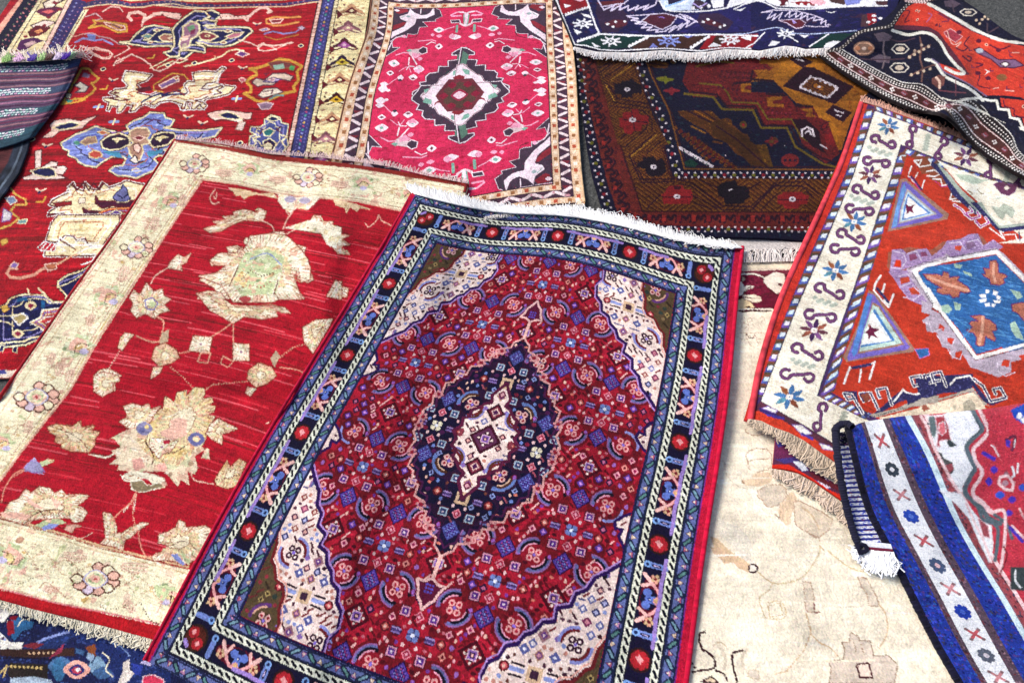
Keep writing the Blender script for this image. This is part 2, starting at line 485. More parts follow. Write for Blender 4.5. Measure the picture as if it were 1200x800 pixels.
# ================================================================== big red rug with animals and blossoms, far left
def rug_far_left():
    ctrl = [((0, 0), (102, 6)), ((140, 0), (378, 2)), ((140, 70), (341, 180)), ((140, 250), (261, 560)), ((0, 250), (-208, 566)), ((0, 27), (71, 62)),
            ((60, 0), (213, 7)), ((70, 90), (150, 215))]
    ctrl = [((0, 0), (102, 6)), ((140, 0), (378, 2)), ((140, 250), (261, 560)), ((0, 250), (-208, 566))]
    r = Rug(ctrl, (-48, 168), (-34, 215), 900, 900, 'rd', jit=.35); r.pw = 1.4; r.fat = 1.2; r.angular = True
    # ground tone stripes of the hand-spun red
    for _ in range(90):
        v = rng.uniform(-2, 200); u = rng.uniform(-5, 120); l = rng.uniform(8, 60)
        r.line([(u, v), (u + l, v + rng.normal() * .5)], rng.uniform(.4, 1.6), ('#8f0f1c', '#c81a2a', '#7c1518', '#a01422')[rng.integers(4)], 'u')
    # right border
    def xr(y): return 378 - .2085 * (y - 2)
    ys = np.array([-60, 0, 60, 120, 200, 300, 600])
    def strip(a, b, c):    # offsets in px measured at y=0, narrowing kept
        r.poly([(xr(y) + a(y), y) for y in ys] + [(xr(y) + b(y), y) for y in ys[::-1]], c)
    k = lambda o: (lambda y: o * (1 + y * .0011))
    strip(k(-6), k(120), '#3a1220'); strip(k(-4.5), k(-1), 'pk'); strip(k(-1), k(0.4), '#20182c'); strip(k(.4), k(13.2), '#3d3a72')
    strip(k(13.2), k(14.2), '#20182c'); strip(k(14.2), k(18), 'cr'); strip(k(18), k(19), '#20182c'); strip(k(19), k(70), '#ead9a4')
    for i, y in enumerate(np.arange(-20, 300, 4.2)):
        s_ = 1 + y * .0011
        r.oval(xr(y) + 6.8 * s_, y, 1.5, 1.3, ('#b0486a', '#4f9a8a', '#8f8fd0', '#c9a24c')[i % 4])
        r.oval(xr(y) + 3.4 * s_, y + 2, .9, .9, '#7f7ab8'); r.oval(xr(y) + 10.3 * s_, y + 2, .9, .9, '#6a66a8')
        r.line([(xr(y) - 4.4, y), (xr(y) - 1.2, y)], .6, '#a8603e'); r.line([(xr(y) + 14.6 * s_, y + 1), (xr(y) + 17.6 * s_, y + 1)], .6, '#8a6a3a')
    def cup(x, y, w, h, a, b, c, d='#efdcae'):
        r.poly([(x - w, y + h * .55), (x - w * .7, y - h * .2), (x - w * .3, y - h * .6), (x, y - h), (x + w * .3, y - h * .6), (x + w * .7, y - h * .2), (x + w, y + h * .55), (x + w * .6, y + h * .7), (x, y + h * .35), (x - w * .6, y + h * .7)], a)
        for m in (1, -1):
            r.line([(x + m * w * .95, y + h * .1), (x + m * w * .35, y - h * .45)], h * .14, d)
            r.line([(x + m * w * .8, y + h * .5), (x + m * w * .3, y + h * .25)], h * .16, d)
            r.oval(x + m * w * .82, y - h * .35, w * .1, h * .14, a)
        r.poly([(x - w * .5, y + h * .15), (x, y - h * .5), (x + w * .5, y + h * .15), (x, y + h * .4)], b)
        r.poly([(x - w * .2, y), (x, y - h * .22), (x + w * .2, y), (x, y + h * .18)], c)
    cc = [('#3a1018', '#c9a02c', '#2a1218'), ('#b98a66', '#5c1220', '#efdcae'), ('#7a4a52', '#b07a80', '#efdcae'), ('#4a1428', '#9a4a8a', '#d9b0c0'), ('#2a1030', '#c9b03c', '#4a2a10'), ('#b98a66', '#5c1220', '#efdcae')]
    P = [(414, -8), (412, 13), (408, 33), (403.5, 53), (401, 73), (398, 94), (394, 117), (389, 140), (382, 163), (376, 186)]
    for i, (x, y) in enumerate(P): cup(x, y, 16.5, 9.2, *cc[i % 6])
    for i in range(11):
        y = -4 + i * 20.6; x = xr(y)
        r.poly([(x + 20, y - 5), (x + 27, y + 1), (x + 20, y + 6)], '#5c1220'); r.oval(x + 24, y + 10, 1.6, 1.2, '#7a3a44')
    # left border
    r.trace((0, 0, 5), """
p #9a1530 105,0 130,0 -300,700 -300,500
p #e9a48c 120,-10 143,-10 0,205 -200,500 -200,400
p #14102c 143,-10 236,-10 40,310 -200,700 -200,380 0,200
d #b77 6 30 190,0 100,130 15,260
d #6f7a5a 5 34 165,20 75,150 -5,270
d #8f4a5a 5 34 212,10 122,140 35,270
p cr 232,-10 256,-10 58,310 -100,560 -100,480 30,310
l #2a1530 4 256,-10 58,310
p #ead3a0 258,-10 400,-10 232,310 60,600 -80,560 62,310
p pk 400,-10 432,-10 262,310 80,600 60,600 236,310
l #2a1218 4 400,-10 236,310
l #2a1218 4 430,-10 264,310
p #34285c 432,-10 500,10 505,30 345,310 150,620 80,620 268,310
d #9a86a8 5 26 462,-5 300,300
d #b0728a 4 26 480,25 325,300
d #7a86b8 4 26 445,20 285,290
p cr 486,60 520,55 368,310 190,620 165,620 345,310
l #2a1218 4 500,60 350,310
b #f0d9c0 #3a1422 7 250,20 300,-5 380,0 330,25 300,60 270,60
p #7a1a2a 300,20 350,8 330,30
p #5a1a3a 205,70 240,50 330,40 380,50 330,75 290,110 240,90
p #c85a5a 245,70 290,58 320,66 280,84
b #f3cfc0 #3a1422 5 180,150 260,120 330,130 280,160 200,170
p #5c1220 160,190 210,150 300,160 270,190 230,210 175,220
p #d98a5a 200,185 240,170 255,185 215,200
p #4a1a4a 120,235 200,220 260,240 200,260 150,300 90,300
p #c9a2a0 140,260 190,240 215,250 160,280
p #6a1a28 70,300 110,290 95,330 60,340
o #7a1a2a 14 8 320,15 345,60 285,105 260,150 225,205 150,215
""")
    # top border
    r.trace((0, 0, 5), """
p #ead3a0 520,-40 1250,-40 1250,12 1120,14 1000,2 900,-2 840,6 760,10 700,-6 640,-12 560,-4 520,-2
p #38325e 500,18 560,2 640,-2 700,4 760,20 840,18 900,8 1000,14 1120,28 1250,24 1250,42 1120,46 1000,34 900,26 840,38 760,40 700,28 640,24 560,30 500,42
l #e4c8a0 6 490,48 560,34 640,26 700,32 770,46 840,44 900,30 1000,40 1120,52 1250,48
d #b07a80 5 34 520,24 640,12 700,16 780,30 900,18 1000,24 1120,38 1250,34
b #2a1422 #efdcae 5 540,-20 600,-25 640,-15 580,-8
b #2a1422 #efdcae 5 700,-16 780,-20 840,-10 760,0
b #2a1422 #efdcae 5 930,-18 1000,-16 1060,-6 960,-8
""")
    r.trace((180, 0, 5), """
p #38325e 0,6 120,4 200,22 330,30 420,26 520,24 640,22 760,20 880,2 960,-8 970,6 900,14 780,34 640,36 520,38 420,40 330,44 200,36 120,18 0,24
l #e4c8a0 5 0,30 120,24 200,42 330,50 520,44 640,42 780,40 900,20 965,10
p #ead3a0 0,-40 950,-40 930,0 860,-8 760,4 640,8 420,12 330,14 200,6 120,-8 0,-4
d #b07a80 5 32 0,14 120,10 200,28 330,36 520,32 760,28 880,8
b #2a1422 #efdcae 5 30,-24 110,-22 160,-10 60,-6
b #2a1422 #efdcae 5 240,-14 330,-10 400,-4 300,4
b #2a1422 #efdcae 5 520,-14 600,-12 660,-4 580,2
b #2a1422 #efdcae 5 760,-16 840,-18 880,-8 800,-4
""")
    # figures, upper half
    r.trace((0, 0, 5), """
s pk 14 770,120 750,100 760,80 810,72 850,92 840,125 870,105 910,85 960,80 1010,90 1055,95
s pk 8 840,125 830,155
b pk #5c1220 4 940,68 1010,75 1060,80 1055,118 1000,110 950,90
d #7a1a28 4 28 955,85 1045,105
s #8a4a20 5 1000,140 900,120
b #8f2a2a yo 9 545,120 600,125 740,145 745,185 690,190 600,150 520,165 560,140
c pk 5 610,130 730,155 735,175 690,178 620,145
b #6a3a4a #c9924c 4 660,140 715,160 700,172 650,150
s #b58a8a 7 495,200 540,195 580,215 640,225 700,260 740,262
s #8f8fc0 8 440,250 490,225 550,240 600,232 660,262
p #6a74a8 510,200 560,205 560,240 515,230
s pk 7 470,270 520,285 560,280 640,300 660,320 640,345 600,345 540,320 500,290
c #e9b7a2 4 520,285 640,305 645,335 600,338 545,312
s #5c1220 4 545,298 620,325
s pk 5 450,320 480,310 510,290 600,340
s pk 5 670,335 720,310 760,285 740,262
s #c98a7a 5 490,200 440,215 410,200
s pk 6 600,70 650,40 700,45 720,70
s #c9a2a0 5 500,100 560,80 600,110 560,120
s pk 7 665,385 680,360 720,345 770,320 830,345 880,380 900,410 940,420
s #e9b7a2 5 680,375 720,355 690,340
""")
    r.trace((0, 0, 5), """
B nv cr dk 9 700,250 760,245 800,200 850,160 900,150 960,160 1010,170 1060,185 1040,160 1080,150 1120,110 1180,75 1240,60 1300,90 1260,120 1230,150 1290,160 1320,190 1330,230 1300,230 1240,215 1220,250 1200,290 1130,305 1080,345 1010,335 960,310 1010,300 1000,270 920,270 860,275 800,265
o cr 24 11 920,178 
o cr 20 9 880,250
o #7a2030 10 5 920,178 880,250
b #a86a5a cr 6 930,220 960,200 1040,210 1060,235 1000,245 950,240
b #7a4a6a cr 4 985,225 1010,215 1030,228 1005,236
b #6a8f8a cr 4 830,215 860,200 900,212 870,230
""")
    r.trace((180, 0, 5), """
B nv cr dk 9 130,150 180,105 240,65 300,70 330,100 290,115 370,125 360,150 300,150 320,165 420,160 500,160 560,165 580,185 560,200 520,235 460,265 410,275 330,270 290,255 250,250 300,280 300,310 250,300 200,295 150,300 150,330 100,335 60,310 100,300 120,270 120,215 110,180
o cr 26 11 435,183
o cr 24 10 410,250
o #7a2030 11 5 435,183 410,250
b #b56a7a cr 5 420,215 470,195 530,190 500,215 450,228
b #9a6a80 cr 9 155,240 175,200 170,160 220,125 265,145 270,180 250,215 220,230 210,270 160,290 150,262
p #6a8f6a 195,160 235,145 245,175 210,190
p pk 170,215 215,205 200,235 165,245
p #7a2a4a 215,180 245,170 240,200 215,205
p #c9b89a 165,265 195,250 190,275 168,282
b #8a3040 cr 7 260,205 290,185 340,195 380,215 330,240 280,235
o cr 18 8 315,212
o #7a2030 8 4 315,212
s cr 5 100,335 60,360 0,390 -20,400
s cr 6 20,400 60,380 110,360 150,370 200,350
s pk 12 385,110 440,100 490,105 560,100 590,70 620,50 660,45 690,70 670,75
b pk #5c1220 4 385,82 440,80 480,95 560,88 560,112 400,118
d #7a1a28 4 22 405,98 540,98
s pk 8 0,80 60,75 110,95 155,100
s pk 8 530,110 550,125 560,95
s #d9924c 9 860,100 780,105 710,100 660,115 660,135 700,150 760,150 850,130
b #7a2030 pk 4 680,118 760,112 740,135 695,138
s #8a86b8 7 650,200 700,185 760,200 830,190 860,170
b #8a86b8 pk 4 640,185 680,175 660,165 620,175
b #c9b0c0 #7a3040 4 840,165 865,150 890,165 870,180
s #b5762c 5 650,215 720,235 800,215 850,205
s pk 7 610,285 640,262 700,270 760,262 810,250
c pk 6 610,270 640,255 690,275 720,290 650,300 615,295
s pk 6 615,275 560,250 500,235
s pk 4 720,285 770,265 820,250
s cr 7 180,390 240,380 330,355 400,330 440,300 480,290 530,300 520,320
b #6a3a7a pk 5 480,318 510,300 560,318 520,335
s #c9a27a 5 330,360 370,345 360,330
""")
    # animals
    r.trace((0, 0, 5), """
B cr mr wh 7 735,420 800,425 890,440 860,470 800,495 830,530 800,545 880,560 920,540 980,545 1050,550 1060,520 1150,500 1180,480 1140,440 1190,430 1260,440 1240,480 1300,500 1380,510 1340,550 1270,570 1210,580 1180,610 1200,640 1160,640 1130,600 1090,590 1110,640 1070,645 1040,600 1000,590 940,600 900,630 850,610 820,620 790,650 760,655 780,620 740,615 710,655 690,660 690,625 650,620 640,650 625,645 640,600 610,590 605,575 700,570 640,545 680,525 740,520 750,500 720,470
s wh 5 735,420 715,470 745,500
s mr 8 640,575 700,590 760,585
o mr 22 8 680,545
s nv 9 830,600 880,570 940,550 1000,548 1060,560 1070,572
s #a63a3a 8 880,600 960,570 1040,580
b #8a1a20 yo 6 900,500 960,460 1010,430 1080,440 1110,480 1060,520 1000,550 900,530
b #7a5a8a pk 5 930,500 980,475 1040,445 1050,475 990,500 950,520
b #9a2030 cr 4 1010,455 1050,450 1035,470
p #5c1220 790,520 880,505 890,530 820,545
""")
    r.trace((180, 0, 5), """
B cr mr wh 7 230,430 300,420 370,425 400,395 420,400 390,430 370,480 310,490 280,520 330,525 390,505 410,510 370,530 400,545 330,560 280,585 240,590 290,600 310,620 290,640 270,610 240,640 220,640 230,600 190,600 180,640 160,640 170,610 130,600 100,590 40,595 0,620 -20,610 20,580 80,560 140,550 180,560 200,540 180,500 200,480 240,480
s wh 5 370,480 400,410
o #e9c9b0 20 9 330,560
s nv 9 150,530 100,540 50,560 180,550
s #8a3030 7 60,545 130,530 180,555
s pk 6 200,350 150,345 120,370 80,400 30,420
""")
    # gold framed blossoms
    r.trace((180, 0, 5), """
c yo 13 560,405 610,400 680,375 740,345 800,355 870,390 840,420 850,470 820,510 830,535 760,550 690,580 660,600 600,590 530,550 570,540 570,510 545,480 570,455 605,440 600,420
b #7c3a3a #9a6a3a 4 670,370 740,355 800,370 830,395 780,400 700,410
p #8fb09a 700,385 760,375 770,400 710,410
p #4a9a5a 800,385 830,390 820,415 795,410
b #d9c0a8 #5c3040 6 575,485 600,460 650,470 700,430 770,430 820,450 800,475 740,465 700,500 640,500 610,510
b #b8a0c0 #4a3060 5 640,480 700,455 750,465 700,485
b #6a3a7a pk 4 670,470 710,460 700,478
b #e0cdb8 #5c3040 6 610,560 650,520 720,515 760,540 700,560 640,575
s #6a8f8a 8 680,580 720,560 760,560
s #5c3040 5 640,540 700,530 690,550
b #8a6a80 #d0b0b0 5 610,610 660,600 700,610 680,640 630,640
p #7a2030 640,430 680,425 660,450
b #c05a6a pk 4 500,465 520,455 540,470 515,485
""")
    r.trace((0, 0, 5), """
c yo 10 480,400 520,405 540,430 580,460 560,480 535,490 560,520 540,545 490,580 440,580 400,600 370,600
b #c9c0b0 #5c3040 6 430,500 470,480 520,510 500,540 440,545 470,520
p #8a6a80 490,425 530,440 520,460 480,450
p #2d7a6c 380,580 430,590 400,610
s yo 7 360,610 420,605 500,585
b #d9c8a0 #5c3040 5 390,545 420,550 410,580 380,570
""")
    # leaves in the middle band
    r.trace((0, 120, 5), """
b #f0c6b4 mr 5 240,210 300,165 290,130 320,105 400,95 470,110 520,90 580,75 520,115 480,155 420,160 350,170 310,205
b nv cr 6 310,150 350,130 420,115 470,130 430,150 350,162
b #f4d6c8 mr 5 205,285 245,275 240,370 250,390 205,392
b #f4d6c8 mr 5 250,375 300,345 340,350 330,385 300,380 370,370 395,385 370,425 330,420 400,445 330,450 140,455 130,440 190,420 170,400 240,380
b nv cr 6 180,400 240,385 290,380 320,400 330,430 280,440 210,425
""")
    r.trace((180, 80, 5), """
b #f0c6b4 mr 5 310,265 370,250 430,245 500,255 540,260 580,260 570,300 520,300 540,330 510,360 480,360 500,320 440,305 400,300 360,310 330,290
b nv cr 6 380,275 430,255 480,270 520,300 470,300 420,295
b #f4d6c8 #a08070 4 500,320 540,315 520,365 480,360
B #4a4f86 cr dk 7 650,300 690,275 740,290 750,320 790,330 780,400 790,450 750,500 610,500 590,460 560,450 565,400 600,390 565,370 570,345 620,345 650,330
b nv cr 5 660,300 700,280 740,300 700,312
b #2d6a6a cr 5 640,370 680,350 710,370 680,400 650,395
b nv cr 5 640,430 680,410 720,440 700,480 650,480
s cr 8 620,400 580,410 600,440 580,460
s cr 8 740,390 780,400 750,430 770,460
b #e9d9b0 mr 4 640,450 670,430 700,450 690,480 650,480
s mr 5 600,350 640,360 620,390
s mr 5 750,340 720,360 750,380
""")
    # large blue blossom
    r.trace((0, 120, 5), """
B #7a84c4 cr dk 9 740,140 780,110 840,90 880,60 960,65 970,90 1020,105 1000,140 960,150 1060,165 1200,165 1300,150 1260,200 1100,230 1010,260 960,280 1010,300 990,320 930,310 900,330 930,360 900,400 850,420 800,445 740,430 690,430 640,400 670,375 720,370 740,330 700,310 650,320 600,350 560,380 500,370 460,350 450,330 400,310 405,285 370,270 355,240 400,215 440,190 500,170 560,140 620,160 700,180 760,165
b #5b62ae #8fa4d8 5 420,240 480,195 560,180 600,200 560,240 460,260
b #a8806a #d9c08a 5 470,235 510,205 560,200 570,235 500,250
b #b5483a #d9c08a 6 520,300 550,280 590,290 600,315 560,330 525,320
b #c96a4a cr 4 570,175 600,165 640,180 600,190
p #5b9a7a 430,230 460,225 470,245 440,250
p #9a6ab0 650,175 720,170 730,185 670,195
B #2a1030 cr dk 8 590,230 640,195 700,180 750,200 760,220 760,245 700,275 640,280 600,265
p cr 655,215 690,205 740,215 700,222 685,240 670,222
B #2a1030 cr dk 8 870,240 900,190 960,175 1020,180 1030,205 980,250 900,265
p cr 905,210 950,195 990,205 950,215 940,235
b #a8806a cr 7 760,170 800,150 860,150 880,180 860,210 880,240 830,250 840,290 820,340 790,340 760,300 750,260 780,240 760,210
b #7a2030 pk 5 780,210 810,195 850,205 820,225
b #f0c6b4 mr 5 780,250 810,240 830,270 810,300 785,280
b #f3e0d0 dk 6 760,340 790,310 800,320 810,350 840,345 790,360
b #9a7ab8 cr 5 770,395 800,385 830,400 800,415
p #4a90b0 600,285 700,290 720,330 640,310
p #4a90b0 860,290 960,275 940,300 870,320
s #9a86c8 7 1080,180 1150,180 1220,170
s #5a3060 8 850,130 900,100 940,110
s #a8b4e0 8 700,400 760,410 860,390
""")
    # second animal group
    r.trace((0, 120, 5), """
B cr mr wh 8 400,500 430,470 440,500 490,520 500,470 540,510 570,515 600,470 640,500 700,480 740,460 800,475 880,490 880,900 260,900 280,780 300,720 370,700 400,670 370,650 280,665 290,640 340,610 320,610 290,600 310,575 350,550 400,530
b #8a1a20 mr 5 310,590 420,580 420,600 330,612
s mr 9 280,655 340,655 400,670 410,700 350,740 280,760
s wh 5 300,570 360,540 410,520 400,500
s mr 8 420,480 450,515 490,470 520,515 550,470 580,512 610,475
B #4a1530 mr mr 6 560,550 580,580 640,580 800,575 900,570 880,605 760,615 660,605 600,620 560,590
B #6a6a9a nv cr 6 660,560 680,530 710,505 720,480 745,510 750,540 765,565 740,580 690,580
s nv 6 690,545 720,560 745,545
B #4a1530 mr mr 5 485,620 520,635 600,640 600,680 540,690 470,740 480,700 440,690 450,665 500,670
B #9a1520 #e08a50 mr 8 520,715 600,670 580,650 640,625 760,620 800,640 760,760 620,790 560,740
B #6a4a8a cr mr 5 640,650 680,630 720,650 680,665
B #6a4a8a cr mr 6 580,715 630,690 680,680 700,710 650,720 630,750 610,735
b #f4ddc4 mr 3 460,560 500,560 500,590 460,595
""")
    r.trace((0, 240, 5), """
B cr mr wh 7 300,110 280,180 270,210 330,220 380,180 430,185 450,210 500,200 520,240 600,240 700,100 700,60 340,60
B #b5122a wh dk 4 220,250 260,215 330,230 320,270 240,270
l wh 5 235,268 270,225
l wh 5 262,268 298,228
l wh 5 290,270 325,232
c wh 6 340,230 350,190 390,215 430,245 460,200 520,235 600,240
s wh 6 340,230 385,270 340,275
s wh 7 450,285 520,250 590,250
s wh 7 480,350 540,330 560,290 480,290
s mr 6 350,205 400,235 440,260
s #e9b08a 9 290,355 340,345 420,300 450,290
s #d99a80 14 290,365 250,375 200,410 120,430 60,425 40,400 60,370 100,375
b #8a6ab0 pk 5 55,360 80,335 110,345 90,375
b #b56a4a pk 5 260,350 330,340 330,375 280,385
b #c9a24c #8a5a2a 4 0,210 40,195 50,220 10,240
B nv cr dk 9 -40,600 0,600 40,580 60,550 110,530 150,525 260,530 310,570 380,570 390,530 340,480 340,450 400,410 470,390 540,350 620,300 500,700 400,800 300,760 240,780 150,820 60,830 -40,840
B #b03a3a cr wh 7 180,690 240,660 250,620 330,610 420,600 420,720 340,740 260,740 230,710
l wh 5 250,660 330,650
l wh 5 270,690 340,665
o cr 36 28 180,590 105,755
o #8a2040 18 14 180,590 105,755
b #b5a06a wh 7 70,660 130,635 165,660 110,705
s cr 6 0,650 60,650 120,640
s cr 6 0,680 50,690 80,710
p #1f5a8a 110,545 160,540 160,560 90,570
p #1f5a8a 240,560 265,560 260,610 240,600
s cr 7 160,490 170,520
s cr 7 225,490 270,530
""")
    r.trace((0, 340, 6.667), """
s cr 11 0,415 100,405 190,400 240,370 330,360
b nv cr 5 0,430 40,430 20,480 -10,480
b nv cr 5 100,450 140,430 130,490 100,480
p #ecd6c2 -10,620 90,625 170,615 160,660 60,680 -10,680
p #4a4a8a -10,625 30,620 60,650 -10,660
p #c98a7a -10,680 60,680 140,670 120,740 -10,760
p #6a4a5a -10,690 40,690 40,720 -10,730
b #c9a24c mr 4 0,130 50,110 80,150 30,180
""")
    r.trace((0, 120, 5), """
s #c9a24c 9 60,500 90,540 150,570 155,600 90,600 60,640 110,680 60,720 0,740
b #6f7f9a #d0c0b0 5 30,560 80,550 100,580 60,600
b #c9c0c0 #7a4a8a 5 20,620 70,650 60,690 10,700
b #6a8a8a cr 4 110,690 160,685 150,710 100,710
""")
    Fd = (r.U > 1) & (r.U < 139) & (r.V > 1) & (r.V < 150)
    r.mottle('cr', [(1.0, '#e3c48c'), (1.35, '#c98a6a')], (5, 7)); r.mottle('#7a84c4', [(.8, '#6068b0'), (1.1, '#a8b4e0'), (1.4, '#4a9ab0')], (5, 8)); r.mottle('nv', [(1.0, '#2c3470'), (1.4, '#10102c')], (5, 8)); r.mottle('#ead9a4', [(1.0, '#dcc488'), (1.4, '#b98a5c')], (5, 8))
    r.mottle('rd', [(.85, '#8a0f1a'), (1.3, '#6e1216')], (4, 26)); r.mottle('rd', [(1.2, '#c02030')], (3, 20))
    def tiny(k):
        def f(x, y):
            if k == 0: r.line([(x - 2.2, y - 1), (x, y + .6), (x + 2.2, y - .8)], .9, '#e8c4a8', 'u'); r.oval(x, y + 1, .8, .8, 'nv', 'u')
            elif k == 1: r.oval(x, y, 1.7, 1.6, 'cr', 'u'); r.oval(x, y, 1.1, 1.0, 'nv', 'u')
            elif k == 2: r.line([(x - 2, y), (x + 2, y)], 1.4, '#8f9fce', 'u'); r.line([(x, y - 1.6), (x, y + 1.6)], .9, 'cr', 'u')
            else: r.line([(x - 1.5, y + 1.5), (x + 1.5, y + 1.5), (x + 1.5, y - 1)], .8, '#c9963c', 'u')
        return f
    r.fill(['rd', '#8a0f1a', '#c02030', '#8f0f1c', '#c81a2a', '#7c1518', '#a01422'], 9.5, [tiny(k) for k in range(4)], Fd, 3.6, sym=False)
    r.finish(.075, .06, streak=.05)
    t = thing('oriental_rug', 'big red rug with cream animals and blue blossoms, under the striped kilim at the left', 'rug')
    r.build(t, thick=.008, edge='#7a1420', wave=lambda U, V: .008 * (1 + np.sin(U / 21 + V / 30)) + .007 * (1 + np.sin(V / 13. + U / 40)) * np.clip(1 - V / 90, .2, 1))
    return r
rug_far_left()
# ================================================================== pale cream rug with a wine red border stripe
pal(c8='#f8ebd2', l8='#c0a28a', t8='#dcc0a4', s8='#d8c8b2', d8='#5a1a28', m8='#6d1830', k8='#f2e6d2')
def rug_cream():
    ctrl = [((0, 0), (742, 312)), ((20, 0), (862, 307)), ((32, 0), (932, 305)), ((75, 0), (1190, 297)), ((20, 6), (862, 318)), ((31, 6), (926, 316)),
            ((20, 29), (861, 365)), ((28, 29), (904, 362)), ((20, 33.5), (860, 375)), ((0, 150), (610, 860)), ((85, 150), (1240, 850)), ((20, 120), (765, 700)), ((60, 120), (1030, 690))]
    cx = lambda x, y: ground(x, y)
    # a plain rectangle in the rug's own axes
    a = np.array(ground(735, 311)); b = np.array(ground(1010, 301)); ex = (b - a) / np.linalg.norm(b - a); ey = np.array([ex[1], -ex[0]])
    W = 150.; H = 190.
    P = lambda u, v: to_px(*(a + ex * (u / 100) + ey * (v / 100)))
    ctrl = [((u, v), P(u, v)) for u in (0, W) for v in (0, 95, H)] + [((75, 0), P(75, 0)), ((75, 190), P(75, 190))]
    r = Rug(ctrl, (0, W), (0, H), 760, 960, 'c8', jit=.35); r.fat = 1.2
    r.trace((0, 0, 1), """
p #f3e2c4 600,300 1300,290 1300,318 600,330
l #d9b9a8 1.2 820,317 940,315
p #f0dfc4 600,320 1300,310 1300,345 600,352
p #5b1a28 700,322 858,318.5 926,316 1200,306 1200,352 905,362 860,365 700,372
""")
    r.trace((820, 260, 10), """
p #7a3040 380,580 1060,560 1040,610 380,620
p k8 385,625 430,620 490,600 640,600 700,620 750,640 740,650 640,620 520,620 450,640 430,680 410,720 385,730
p #7d1c38 440,650 520,625 640,630 720,655 740,680 760,740 800,800 380,800 400,740
d #5a1228 6 20 520,660 740,700
d #5a1228 6 20 530,690 760,740
p k8 750,650 800,630 850,600 900,590 990,610 1000,660 1000,760 960,800 860,800 800,760 750,700
b #6a2030 #3a1018 6 910,720 960,710 980,740 930,760
p #c9b89a 500,640 540,670 500,700 490,660
s k8 30 430,680 470,760 490,820
""")
    r.trace((820, 330, 10), """
p #7a1a34 480,0 740,0 800,60 820,120 700,160 560,150
p k8 390,0 500,0 520,60 560,40 640,50 620,70 560,90 500,150 480,160 400,150
s #2a0c14 9 385,20 410,80 435,150
s #2a0c14 8 500,140 560,80 600,60
p #efdcc0 500,160 640,150 700,170 760,210 700,250 620,240 520,200
s #5a1a28 7 500,180 600,190 700,200
p k8 780,0 1000,0 960,120 900,140 850,100 800,60
p #5a1a28 910,10 970,20 960,60 920,40
p #6a162e 720,170 880,140 930,180 900,260 840,310 660,300 640,250 720,230
d #4a0e20 6 22 740,180 900,190
d #4a0e20 6 22 700,260 870,260
p #e9cfa0 390,210 500,200 600,240 640,300 560,320 390,330
p #3a1018 410,180 460,170 470,210 430,215
p #3a1018 540,290 590,285 600,310 560,315
l #f6ead6 9 390,330 600,320 850,320
s #3a1418 14 400,350 450,340 520,352 620,340 700,345 830,340
c l8 5 480,440 520,420 540,440 530,470 500,485 475,470
c l8 5 560,430 600,425 615,450 600,475 560,475
c l8 5 490,510 520,490 555,510 545,545 500,540
c l8 5 570,500 610,490 635,520 620,545 575,540
s l8 4 700,430 740,410 760,440 720,470
l #cdb094 6 440,605 560,600 760,598
o #4a1420 12 14 550,620 645,630
s #4a1420 9 570,650 600,660 640,655
c l8 5 550,640 660,640 670,690 690,740 650,775 600,750 570,700
s l8 4 440,640 500,680 560,670
s l8 4 680,670 760,680
""")
    r.trace((800, 500, 5), """
s l8 5 375,10 370,30 420,50 470,45
c l8 5 370,170 385,140 430,125 490,130 520,160 525,220 500,250 440,262 390,250 380,200
s l8 5 385,200 430,190 500,185
s s8 5 245,210 250,260 280,310 330,350 380,360
p #e6cbab 350,310 400,300 420,270 500,262 530,290 510,330 440,350 370,340
s #a88a70 5 345,310 360,330 345,325
b s8 l8 5 440,370 500,340 570,335 605,360 610,400 580,450 520,470 490,465 470,430 440,410
p #e6caaa 570,450 600,430 610,400 640,380 670,410 665,460 640,500 630,570 600,575 570,540 560,490
s #a88a70 5 540,510 565,530 575,500
b #e9d6bc l8 5 650,440 680,430 760,470 820,500 880,540 860,600 820,630 800,650 760,630 700,600 660,570 655,510
s #d8bd9c 8 700,470 760,520 800,600
s #c9ad8c 5 800,655 810,700 830,725
s l8 4 690,590 720,610 760,640 800,650
p #f0e6d2 210,520 260,560 330,580 390,650 410,720 400,760 300,700 220,640 200,600
p #e3c5a0 160,640 200,650 250,700 300,740 380,790 400,820 330,800 250,790 180,700
""")
